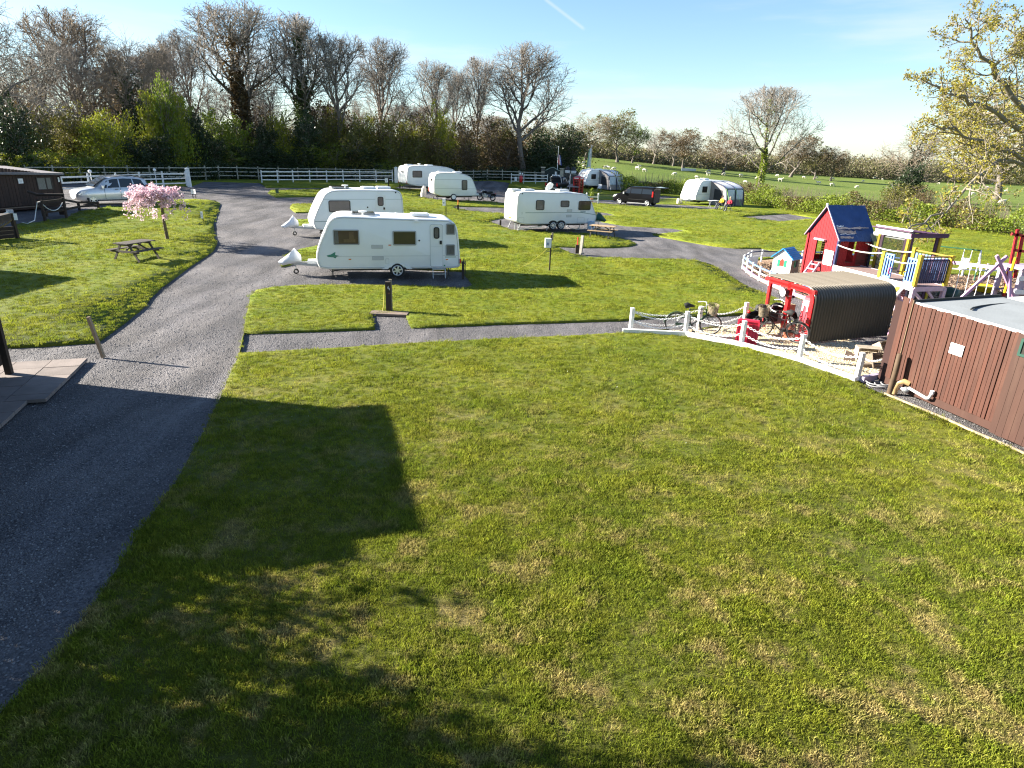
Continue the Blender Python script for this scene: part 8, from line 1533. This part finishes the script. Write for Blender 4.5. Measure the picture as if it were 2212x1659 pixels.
while x < Lw - .05:
    z1 = min(top(x), top(0) + .2) - .12; MB().box((x + .10, rb.uniform(-.008, .008), (z1 + .28) / 2), (.185, .024, z1 - .28)).build('board', M_DBR, t); x += .2
MB().box((Lw - .02, -.02, zt / 2), (.10, .06, zt - .1)).build('corner_post', M_DBR, t); MB().box((Lw / 2 - 4.5, 2.0, 1.05), (Lw + 9, 3.9, 2.0)).build('inner_wall', M_DBR, t)
MB().add([(-9, -.25, top(0) - .02), (Lw + .15, -.25, zt - .02), (Lw + .15, 4.2, zt + .25), (-9, 4.2, top(0) + .25), (-9, -.25, top(0) - .14), (Lw + .15, -.25, zt - .14), (Lw + .15, 4.2, zt + .13), (-9, 4.2, top(0) + .13)], [(0, 1, 2, 3), (7, 6, 5, 4), (0, 4, 5, 1), (1, 5, 6, 2), (2, 6, 7, 3), (3, 7, 4, 0)]).build('roof', mat('shed_roof_grey', (.16, .145, .15), .85, var=.2), t)
x0, z0 = on_wall(LI, 82, 411); x1, z1 = on_wall(LI, 109, 382); wn = MB().frame(x0, x1, z0, z1, .05, -.05, -.01); xm = x0 + (x1 - x0) * .60; wn.box((xm, -.03, (z0 + z1) / 2), (.06, .04, z1 - z0)); wo = wn.build('window', mat('dark_window_frame', (.05, .035, .03), .6, var=.1), t)
MB().plate([(x0 + .05, z0 + .05), (xm - .03, z0 + .05), (xm - .03, z1 - .05), (x0 + .05, z1 - .05)], -.02).build('net_curtain', M_CURT, wo); MB().plate([(xm + .03, z0 + .05), (x1 - .05, z0 + .05), (x1 - .05, z1 - .05), (xm + .03, z1 - .05)], -.02).build('net_curtain', M_CURT, wo); MB().plate([(x0 + .04, z0 + .04), (x1 - .04, z0 + .04), (x1 - .04, z1 - .04), (x0 + .04, z1 - .04)], -.034).build('pane', glassmat('thin_glass', (.02, .02, .02), .75), wo)
for lab, u, v in (('white notice on the dark brown shed, left of its window', 43.3, 391), ('white notice on the dark brown shed, at its right corner', 128.6, 388)):
    sx, sz = on_wall(LI, u, v); s2 = thing('notice', lab, 'sign', LM @ Vector((sx, -.04, sz)), rz); MB().box((0, 0, 0), (.30, .015, .27)).build('plate', M_WHT, s2); q = MB()
    for k in range(4): q.box((0, -.009, .07 - .045 * k), (.2 - .02 * k, .003, .014))
    q.build('print', MATS['grey_print'], s2)
MB().box((Lw / 2 - 3, -.35, .24), (Lw + 6, .06, .05)).build('pale_ledge', mat('pale_ledge', (.18, .13, .09), .8, var=.2), t)
# low dark deck fence with hanging rope before the shed
t = thing('timber_rail', 'dark timber posts and rails before the brown shed', 'fence', (0, 0, 0)); tp = [P(98, 478), P(144, 471.5), P(172, 454.5), P(213, 449)]
th = [1.1, 1.12, .52, .36]
for p, h_ in zip(tp, th): MB().bar(p, p + Vector((0, 0, h_)), .11, .11, (1, 0, 0)).build('post', M_DPOST, t)
for (a, ha_), (b, hb_) in zip(zip(tp, th), list(zip(tp, th))[1:]):
    for z in (.42, .9): MB().bar(a + Vector((0, 0, z * ha_)), b + Vector((0, 0, z * hb_)), .05, .12).build('rail', M_DPOST, t)
c = P(80, 470); MB().tube([c + Vector((-.5, .4, 1.35)), c + Vector((0, .4, 1.2)), tp[1] + Vector((-.1, .3, 1.25))], [.07, .08, .06], 8).build('log', M_DPOST, t, 60)
a, b = tp[0], tp[1]
o = MB().tube([P(48, 482) + Vector((0, 0, .03)), P(60, 484) + Vector((0, 0, .03)), P(76, 481) + Vector((0, 0, .12)), a + Vector((-.35, -.1, .45)), a + Vector((-.15, -.08, 1.0)), a + Vector((0, -.05, 1.02))], .022, 6).build('rope', M_ROPE, None, 60); tag(o, 'loose pale rope hanging from the dark post onto the grass', 'rope')
o = MB().tube([a + Vector((.05, -.06, .95)) + (b - a) * f + Vector((0, 0, -.45 * 4 * f * (1 - f))) for f in np.linspace(.05, .95, 12)], .02, 6).build('rope', M_ROPE, None, 60); tag(o, 'pale rope swagged between the dark posts before the brown shed', 'rope')
t = thing('garden_bench', 'dark wooden bench against the timber rail', 'bench', P(120, 466), rz)
for z, y in ((.42, 0), (.62, .28), (.85, .30)): MB().box((0, y, z), (1.3, .32 if z < .5 else .04, .05 if z < .5 else .15)).build('plank', M_DPOST, t)
for x in (-.55, .55): MB().box((x, .1, .21), (.08, .35, .42)).build('leg', M_DPOST, t)
# rope-and-net fence running towards the camera, mostly out of the picture
t = thing('rope_fence', 'dark posts strung with rope and sagging net at the left edge of the lawn', 'fence', (0, 0, 0)); p0 = P(38, 514); rp = [p0 + Vector((-1.0 * k, -1.55 * k, 0)) for k in range(0, 7)]
for p in rp: p.z = H(p.x, p.y); MB().bar(p + Vector((0, 0, -.1)), p + Vector((-.06, .02, 1.26)), .14, .14, (1, 0, 0)).build('post', M_DPOST, t)
M_NETR = mat('rope_net', (.16, .115, .05), .9, var=.2)
for a, b in zip(rp, rp[1:]):
    for base, sg in ((1.22, .16), (.9, .42)): MB().tube([a + (b - a) * f + Vector((0, 0, base - sg * 4 * f * (1 - f))) for f in np.linspace(0, 1, 10)], .035, 5).build('rope', M_ROPE if base > 1.2 else M_NETR, t, 60)
    n = MB()
    for i in range(1, 28): f = i / 28; q = a + (b - a) * f; n.cyl(q + Vector((0, 0, 1.22 - .16 * 4 * f * (1 - f))), q + Vector((0, 0, .9 - .42 * 4 * f * (1 - f))), .017, 3)
    for g_ in (.25, .5, .75): n.tube([a + (b - a) * f + Vector((0, 0, (1.22 - .16 * 4 * f * (1 - f)) * (1 - g_) + (.9 - .42 * 4 * f * (1 - f)) * g_)) for f in np.linspace(0, 1, 8)], .017, 3)
    n.build('net', M_NETR, t); [MB().bar(a + Vector((0, 0, z)), b + Vector((0, 0, z)), .04, .17).build('board', M_DPOST, t) for z in (.10, .28, .46)]
q = thing('tag_board', 'small pale board tied to the rope fence post', 'sign', p0 + Vector((.0, -.1, 1.12)), .3); MB().box((0, 0, .1), (.28, .02, .16)).build('plate', mat('blue_grey_plate', (.40, .42, .50), .6, var=.1), q); MB().box((.18, -.01, -.14), (.14, .02, .30)).build('hanging_card', M_WHT, q)
# small hut out of the picture whose gable shades the lawn
t = thing('garden_hut', 'small dark gabled hut at the left edge of the lawn', 'hut', (-24.3, 23.0, H(-24.2, 21.6)), math.radians(-8)); MB().box((0, 0, 1.0), (3.0, 3.4, 2.0)).build('wall', M_DBR, t); MB().prism([(-1.6, 1.95), (0, 3.2), (1.6, 1.95)], -1.9, 1.9).build('roof', M_DPOST, t)
# slab terrace
F = P(30, 808); lx = Vector((-.30, .954, 0)).normalized(); ly = Vector((-.954, -.30, 0)).normalized(); lrz = math.atan2(lx.y, lx.x)
t = thing('terrace', 'paved slab terrace at the corner of the dark lodge', 'terrace', (F.x, F.y, 0), lrz); TM_ = Matrix.LocRotScale(Vector((F.x, F.y, 0)), Euler((0, 0, lrz)), None); TI = TM_.inverted(); e0 = TI @ PZ(190, 776, 0); e1 = TI @ PZ(100, 865, 0); e2 = TI @ PZ(62, 864, 0); e3 = TI @ PZ(0, 925, 0)
ymin = (e0.y + e1.y) / 2; xb = e0.x; xs_ = e1.x; ymin2 = (e2.y + e3.y) / 2; sw = .75
x = xb
while x > -6.5:
    y = ymin if x - .3 > xs_ else ymin2; x2 = max(x - .62, xs_) if x > xs_ + .05 else x - .62; k = 0
    while y < 6.0: MB().box(((x + x2) / 2, y + sw / 2, .0 + rb.uniform(-.004, .004)), (x - x2 - .018, sw - .018, .07)).build('slab', M_SLAB, t); y += sw
    x = x2
MB().box((xs_ - 2.6, 3.2, -.06), (8.5, 6.2, .06)).build('mortar_bed', mat('mortar', (.07, .065, .06), 1, var=.2), t) if False else None
# dark timber lodge, only its corner in the picture; its shadow lies across the drive and lawn
t = thing('lodge', 'dark timber lodge, its black corner post cutting the left picture edge', 'lodge', (F.x, F.y, .03), lrz)
MB().box((-.05, .06, 1.75), (.13, .13, 3.5)).build('corner_post', M_DPOST, t); Lx = 4.6
for i in range(17): MB().box((-.12 - Lx / 2, .10 + rb.uniform(-.004, .004), .27 + i * .19 + .095), (Lx - .14, .03, .182)).build('cladding_board', M_DPOST, t)
for i in range(17): MB().box((-.06, .12 + 2.9, .27 + i * .19 + .095), (.03, 5.8, .182)).build('cladding_board', M_DPOST, t)
MB().box((-Lx / 2 - .1, 3.0, 1.75), (Lx - .2, 5.5, 3.3)).build('inner_wall', M_DBR, t); MB().box((-Lx - .05, .06, 1.75), (.13, .13, 3.5)).build('corner_post', M_DPOST, t)
MB().prism([(-Lx - .2, 3.42), (.12, 3.42), (.12, 3.56), (-Lx - .2, 3.56)], -.62, 6.2).build('roof', M_DPOST, t)
MB().add([(.12, .35, 3.561), (.12, 6.2, 3.561), (-Lx - .2, 6.2, 3.561), (-Lx - .2, .35, 3.561), (-.4, 2.2, 4.45), (-Lx + .3, 2.2, 4.45)], [(0, 1, 4), (1, 2, 5, 4), (2, 3, 5), (3, 0, 4, 5)]).build('hipped_roof', M_DPOST, t)
# garden trees standing left of the picture, shading the near lawn
for lab, x, y, k, s in (('dense garden shrub left of the near lawn', -9.9, 5.5, 'dark', (.85, .85, 1.0)), ('leafy garden shrub left of the near drive', -10.6, 7.3, 'olive', (.95, .95, .80)), ('broad garden shrub left of the camera', -8.7, 3.7, 'dark', (1.15, 1.15, 1.15))): tree_thing('shrub', lab, SH[k][0], None, Vector((x, y, 0)), x, s, cat='shrub')
# pink weeping cherry
p = P(362, 516); t = thing('cherry_tree', 'small weeping cherry covered in pink blossom on the left lawn', 'tree', p); rg = np.random.default_rng(14); dcam = px_per_m(p); hc = 78 / dcam
K = 8; z = np.linspace(0, 1, K); tr = np.zeros((1, K, 3)); tr[0, :, 2] = z * 2.05; tr[0, :, 0] = -.05 * np.sin(z * 3); tr[0, 0, 2] = -.1; Rt = (.085 * (1 - .35 * z))[None]
n = 26; a = rg.uniform(0, 2 * PI, n); ln_ = rg.uniform(.75, 1.45, n); ln_ = ln_ * np.where(np.cos(a) < -.2, 1.3, 1.0); up_ = rg.uniform(.1, .48, n); dr_ = rg.uniform(.5, 1.9, n); t_ = np.linspace(0, 1, 9); br = np.zeros((n, 9, 3))
br[:, :, 0] = np.cos(a)[:, None] * ln_[:, None] * t_ ** .8; br[:, :, 1] = np.sin(a)[:, None] * ln_[:, None] * .9 * t_ ** .8; br[:, :, 2] = 1.95 + up_[:, None] * np.sin(np.clip(t_ * 1.5, 0, 1.0) * PI / 2) * 1.1 - dr_[:, None] * np.clip(t_ - .45, 0, 1) ** 1.6 * 2.0; br += rg.normal(0, .04, br.shape)
b2, r2 = grow(rg, br, np.tile(.022 * (1 - .8 * t_), (n, 1)), 7, .2, .9, .32, 6, .010, .004, -.12, .2, droop=.08)
g = Geo(); g.add(*tubes(tr, Rt, 9)); g.add(*tubes(br, np.tile(.026 * (1 - .8 * t_), (n, 1)), 5)); g.add(*tubes(b2, r2, 3)); meshobj('trunk', g.mesh('trunk', mat('cherry_bark', (.12, .085, .05), .8, var=.3, scale=6), True), t)
pts = np.concatenate([br[:, 2:].reshape(-1, 3), b2.reshape(-1, 3)]); pts = pts[rg.random(len(pts)) < .55]; top = pts[pts[:, 2] > 2.1]; low = pts[(pts[:, 2] <= 2.1)]; low = low[rg.random(len(low)) < .5]; pts = np.concatenate([top, low]); c = np.repeat(pts, 13, 0) + rg.normal(0, .065, (len(pts) * 13, 3)); M_BLO = leafmat('pink_blossom', (.64, .40, .48), (.84, .69, .74), .4, .6, 3.0); g = Geo(); g.add(*leaves(rg, c, .075, asp=1.0)); meshobj('blossom', g.mesh('blossom', M_BLO), t)
c = tr[0][rg.integers(1, 5, 60)] + rg.normal(0, .09, (60, 3)); g = Geo(); g.add(*leaves(rg, c, .07)); meshobj('trunk_shoots', g.mesh('trunk_shoots', M_LF_GRN), t)

# ================================================================== field things and people
def skin(name, joints, edges, m, parent=None, sub=1, root=0):
    me = bpy.data.meshes.new(name); me.from_pydata([j[0] for j in joints], edges, []); o = meshobj(name, me, parent); md = o.modifiers.new('skin', 'SKIN'); md.use_smooth_shade = True; sv = me.skin_vertices[0].data
    for i, j in enumerate(joints): r = j[1]; sv[i].radius = r if isinstance(r, tuple) else (r, r); sv[i].use_root = i == root
    if sub: o.modifiers.new('sub', 'SUBSURF').levels = sub; o.modifiers['sub'].render_levels = sub
    dg = bpy.context.evaluated_depsgraph_get(); m2 = bpy.data.meshes.new_from_object(o.evaluated_get(dg)); o.modifiers.clear(); o.data = m2; m2.materials.clear(); m2.materials.append(m); m2.polygons.foreach_set('use_smooth', [True] * len(m2.polygons)); return o
M_WOOL = mat('sheep_wool', (.62, .57, .47), .95, var=.12, scale=8, bump=.8, bscale=30); M_FACE = mat('sheep_face', (.50, .44, .36), .9, var=.1)
def sheep_mesh(graze):
    hz = .18 if graze else .86; hx = .66 if graze else .70
    J = [((-.42, 0, .60), .19), ((-.15, 0, .62), .25), ((.15, 0, .61), .25), ((.40, 0, .62), .19), ((.54, 0, .55 if graze else .76), .10), ((hx, 0, hz + .10), .085), ((hx + .14, 0, hz - .02), .05)]; E_ = [(i, i + 1) for i in range(6)]
    for x in (-.34, .34):
        for y in (-.13, .13): k = len(J); J += [((x, y, .42), .085), ((x - (.03 if x < 0 else -.02), y, .22), .045), ((x, y, .02), .035)]; E_ += [(0 if x < 0 else 3, k), (k, k + 1), (k + 1, k + 2)]
    k = len(J); J += [((-.62, 0, .52), .04)]; E_ += [(0, k)]
    for y in (-.10, .10): k = len(J); J += [((hx - .02, y, hz + .16), .025)]; E_ += [(5, k)]
    o = skin('sheep', J, E_, M_WOOL, None, 1, 1); me = o.data; bpy.data.objects.remove(o); return me
def sheep_lying():
    J = [((-.42, 0, .26), .20), ((-.15, 0, .29), .27), ((.15, 0, .29), .27), ((.40, 0, .30), .20), ((.56, 0, .48), .10), ((.68, 0, .56), .085), ((.82, 0, .46), .05), ((.45, .16, .08), .05), ((.62, .2, .04), .04), ((.45, -.16, .08), .05), ((.62, -.2, .04), .04), ((-.5, .2, .08), .06), ((-.3, .3, .05), .04)]; o = skin('sheep', J, [(0, 1), (1, 2), (2, 3), (3, 4), (4, 5), (5, 6), (3, 7), (7, 8), (3, 9), (9, 10), (0, 11), (11, 12)], M_WOOL, None, 1, 1); me = o.data; bpy.data.objects.remove(o); return me
SHP = [sheep_mesh(True), sheep_mesh(False)]; SLY = sheep_lying()
SP = [(x * .25 + 1175, y * .25 + 166 + 2) for x, y in ((297, 748), (340, 750), (350, 784), (528, 788), (558, 791), (603, 803), (806, 797), (826, 779), (868, 816), (1128, 846), (1320, 874), (1420, 848), (1553, 845), (1700, 857), (1740, 917), (2040, 898), (1423, 818), (1850, 880), (2015, 856))] + \
     [(x * .2916 + 1659, y * .2916 + 1.5) for x, y in ((373, 1362), (472, 1374), (658, 1390), (703, 1345), (785, 1321), (848, 1331), (241, 1288), (1378, 1428), (1435, 1433), (1518, 1442), (1587, 1452), (1264, 1361), (1620, 1390), (1660, 1361), (1592, 1422), (1764, 1417), (743, 1295), (477, 1328), (360, 1319), (265, 1318))]
for i, (u, v) in enumerate(SP):
    p = P(u, v); s = rndm.uniform(.78, 1.0); o = meshobj('sheep', SHP[i % 4 == 3], None, p, (0, 0, rndm.choice([0, PI]) + rndm.uniform(-.7, .7)), (s, s, s)); 
    lab = 'pale sheep %s %s in the pasture, %s' % ('standing' if i % 4 == 3 else 'grazing', 'far off' if p.y > 150 else 'midway' if p.y > 118 else 'near the hedge', next(n for x, n in ((1300, 'by the white flagpole'), (1345, 'under the olive oak'), (1420, 'right of the olive oak'), (1500, 'near the feed trough'), (1590, 'above the grey awning'), (1665, 'beside the great bare tree'), (1755, 'right of the great bare tree'), (1830, 'by the pair of field oaks'), (1900, 'left of the broken oak'), (2060, 'right of the broken oak'), (2115, 'left of the stout oak'), (9999, 'behind the stout oak')) if u < x)); SEEN[lab] = SEEN.get(lab, 0) + 1
    if SEEN[lab] > 1: lab += (', second one', ', third one', ', fourth one')[min(SEEN[lab], 4) - 2]
    tag(o, lab, 'sheep', 'sheep in the pasture')
p = P(2164, 439); o = meshobj('sheep', SLY, None, p, (0, 0, .2), (1.25, 1.25, 1.25)); tag(o, 'sheep lying down at the foot of the stout grey oak', 'sheep', 'sheep in the pasture')
p = P(1487, 369.5); t = thing('feed_trough', 'long pale feed trough out in the pasture', 'trough', p, .05); MB().box((-.9, 0, .35), (1.7, .9, .6)).build('end_box', M_FW, t); MB().box((.9, 0, .33), (1.8, .9, .55)).build('end_box', mat('pale_grey_tank', (.55, .58, .58), .6, var=.1), t)
for lab, u, v, h in (('pale stake standing in the hedge foot behind the playhouse', 1946, 482, .85), ('weathered stake at the hedge foot near the towel', 1611, 436, .8)): p = P(u, v); o = MB().bar((0, -.2, 0), (.08, -.2, h), .10, .08, (0, 1, 0)).build('hedge_stake', mat('pale_hedge_stake', (.45, .37, .24), .8, var=.2), None, None, p); tag(o, lab, 'stake')
p = P(1979, 484); t = thing('hedge_sign', 'small white board on a short post before the hedge', 'sign', (p.x, p.y - .3, p.z), .1); MB().box((0, 0, .3), (.07, .06, .6)).build('post', MATS['pale_hedge_stake'], t); MB().box((.02, -.04, .68), (.36, .02, .34)).build('board', M_WHT, t)
# towel drying on an airer
p = P(1657, 442); t = thing('clothes_airer', 'low folding airer by the hedge', 'airer', p, -.12); w_ = 1.05
for s in (-1, 1): MB().bar((s * w_ / 2, -.28, 0), (s * w_ / 2, .02, .95), .025, .025).build('leg', M_GALV, t); MB().bar((s * w_ / 2, .28, 0), (s * w_ / 2, -.02, .95), .025, .025).build('leg', M_GALV, t)
MB().bar((-w_ / 2, 0, .95), (w_ / 2, 0, .95), .025, .025).build('top_bar', M_GALV, t)
t = thing('towel', 'pink towel hung over the airer by the hedge', 'towel', p, -.12); tw = MB(); tw.grid([[(x, s_ * (.03 + .03 * math.sin(7 * x + k)) * (1 if k else 0) - .01, .975 - d_ + .02 * math.sin(5 * x)) for x in np.linspace(-.46, .30, 10)] for k, (s_, d_) in enumerate([(-1, .80), (-1, .55), (-1, .28), (-1, 0), (1, .3), (1, .6)])]); tw.build('cloth', mat('pink_towel', (.62, .38, .30), .95, var=.12, scale=8, bump=.5), t, 60); tw = MB(); tw.grid([[(x, -.03 - .03 * math.sin(7 * x + k), .985 - d_) for x in np.linspace(.32, .52, 4)] for k, d_ in enumerate((0, .3, .72))]); tw.build('white_cloth', M_WHT, t, 60)
# camp table, chairs and the two people by the grey awning
def camp_chair(label, loc, rz, m):
    t = thing('camp_chair', label, 'chair', loc, rz); MB().box((0, 0, .42), (.50, .46, .03)).build('seat', m, t); b = MB(); b.add([(-.25, -.20, .43), (.25, -.20, .43), (.25, -.36, .92), (-.25, -.36, .92)], [(0, 1, 2, 3)]); b.add([(-.25, -.22, .43), (.25, -.22, .43), (.25, -.38, .92), (-.25, -.38, .92)], [(3, 2, 1, 0)]); b.build('backrest', m, t)
    for s in (-1, 1): MB().bar((s * .26, .24, 0), (s * .26, -.22, .60), .025, .025).build('leg', M_GALV, t); MB().bar((s * .26, -.26, 0), (s * .26, .22, .60), .025, .025).build('leg', M_GALV, t); MB().bar((s * .27, -.25, .62), (s * .27, .24, .62), .05, .03).build('armrest', M_BLK, t)
    return t
M_SKN = mat('skin', (.46, .28, .20), .6, var=.05); M_CHB = mat('chair_canvas', (.06, .065, .10), .8, var=.1)
def seated(label, loc, rz, top, leg, hair, hat=None):
    t = thing('person', label, 'person', loc, rz)
    J = [((0, -.02, .53), (.15, .12)), ((0, -.06, .75), (.14, .10)), ((0, -.12, .98), (.17, .10)), ((0, -.11, 1.07), .055), ((0, -.09, 1.16), (.075, .085)), ((0, -.07, 1.27), (.078, .092))]; E_ = [(0, 1), (1, 2), (2, 3), (3, 4), (4, 5)]
    for s in (-1, 1):
        k = len(J); J += [((s * .10, .06, .52), .095), ((s * .12, .42, .52), .065), ((s * .12, .50, .26), .052), ((s * .12, .52, .06), .04), ((s * .12, .64, .03), .035)]; E_ += [(0, k), (k, k + 1), (k + 1, k + 2), (k + 2, k + 3), (k + 3, k + 4)]
        k = len(J); J += [((s * .20, -.12, .97), .062), ((s * .26, -.05, .74), .048), ((s * .14, .18, .68), .036), ((s * .08, .26, .69), .03)]; E_ += [(2, k), (k, k + 1), (k + 1, k + 2), (k + 2, k + 3)]
    body = skin('body', J, E_, M_SKN, t, 1, 0)
    # clothes follow the body: copied regions pushed a little outwards
    me = body.data; bm = bmesh.new(); bm.from_mesh(me); bm.normal_update(); V = [(v.co.copy(), v.normal.copy()) for v in bm.verts]; Fc = [[v.index for v in f.verts] for f in bm.faces]; bm.free()
    def cloth(nm, test, m, d=.012):
        b = MB(); b.v = [tuple(c + n_ * d) for c, n_ in V]; b.f = [tuple(f) for f in Fc if all(test(V[i][0]) for i in f)]; me_ = bpy.data.meshes.new(nm); me_.from_pydata(b.v, [], b.f); me_.materials.append(m); bm_ = bmesh.new(); bm_.from_mesh(me_); bmesh.ops.delete(bm_, geom=[v for v in bm_.verts if not v.link_faces], context='VERTS'); bm_.to_mesh(me_); bm_.free(); me_.polygons.foreach_set('use_smooth', [True] * len(me_.polygons)); meshobj(nm, me_, t)
    cloth('trousers', lambda c: c.z < .64 and not (abs(c.x) > .17 and c.z > .6), leg); cloth('top', lambda c: .60 < c.z < 1.06 and c.y < .22, top, .016)
    h = MB().ball((0, -.095, 1.30), (.095, .105, .085), 12, 8); h.build('hair', hair, t, 60)
    for s in (-1, 1): MB().ball((s * .03, .012, 1.245), .012, 6, 4).build('eye', M_BLK, t); MB().ball((s * .085, -.075, 1.22), (.012, .022, .03), 6, 4).build('ear', M_SKN, t)
    MB().ball((0, .028, 1.215), (.014, .02, .022), 6, 4).build('nose', M_SKN, t); MB().box((0, .012, 1.175), (.045, .01, .01)).build('mouth', mat('lips', (.35, .12, .10), .5, var=0), t); return t
p1 = P(1556, 452.5); p2 = P(1573, 456); r1 = math.radians(115); r2 = math.radians(125)
camp_chair('dark camp chair under the person in yellow', p1, r1, M_CHB); camp_chair('dark camp chair under the person in red', p2, r2, M_CHB)
seated('person in a yellow top and dark trousers sitting by the grey awning', p1, r1, mat('yellow_top', (.62, .42, .03), .85, var=.1), mat('dark_trousers', (.03, .035, .05), .85, var=.1), mat('dark_hair', (.05, .03, .02), .8, var=.2)); seated('person in a dark red top leaning back by the grey awning', p2, r2, mat('red_top', (.30, .02, .04), .85, var=.1), MATS['dark_trousers'], mat('fair_hair', (.45, .30, .22), .8, var=.2))
p = P(1551, 450); t = thing('camp_table', 'small white camp table beside the person in yellow', 'table', (p.x - .3, p.y + .9, p.z), .3); MB().box((0, 0, .70), (1.0, .6, .03)).build('tabletop', M_WHT, t)
for x in (-.4, .4): MB().bar((x, -.25, 0), (x, .25, .69), .025, .025).build('leg', M_GALV, t); MB().bar((x, .25, 0), (x, -.25, .69), .025, .025).build('leg', M_GALV, t)
p = P(1294, 413.5); camp_chair('black and white camp chair before the pale porch awning', p, math.radians(160), mat('white_chair_canvas', (.6, .6, .6), .8, var=.3, scale=5))
p = P(1466, 440); t = thing('water_barrel', 'pale water barrel at the nose of the caravan by the hedge', 'water carrier', p); MB().tube([(0, 0, 0), (0, 0, .04), (0, 0, .52), (0, 0, .56)], [.22, .25, .25, .22], 14).build('drum', mat('pale_barrel', (.62, .58, .45), .5, var=.05), t, 50); MB().cyl((0, 0, .56), (0, 0, .62), .09, 10).build('cap', M_DKST, t)
# back lawn oddments
p = P(915, 425); o = MB().tube([(0, 0, 0), (0, 0, .3), (.05, 0, .8), (.1, .05, 1.02), (.12, .05, 1.05)], [.28, .30, .22, .12, .02], 10).build('covered_cylinder', mat('pale_cover', (.55, .50, .47), .8, var=.25, scale=4, bump=.5), None, 60, p); tag(o, 'pale covered bundle at the rear of the old cream-white caravan', 'cover')
p = P(1352, 437) ; 
# white daisies in the turf
rg = np.random.default_rng(33); n = 130; u_ = rg.uniform(600, 2150, n); v_ = rg.uniform(640, 1000, n); pts = [P(u, v) for u, v in zip(u_, v_)]; pts = np.array([p for p in pts]); ok = pin(outer, pts[:, 0], pts[:, 1])
for pl in list(polys.values()) + [bark, enc]: ok &= ~pin(pl, pts[:, 0], pts[:, 1])
c = pts[ok]; c[:, 2] += .045; g = Geo(); g.add(*leaves(rg, c, .016, asp=1)); tag(meshobj('daisies', g.mesh('daisies', mat('daisy_white', (.75, .75, .70), .7, var=0))), kind='stuff')
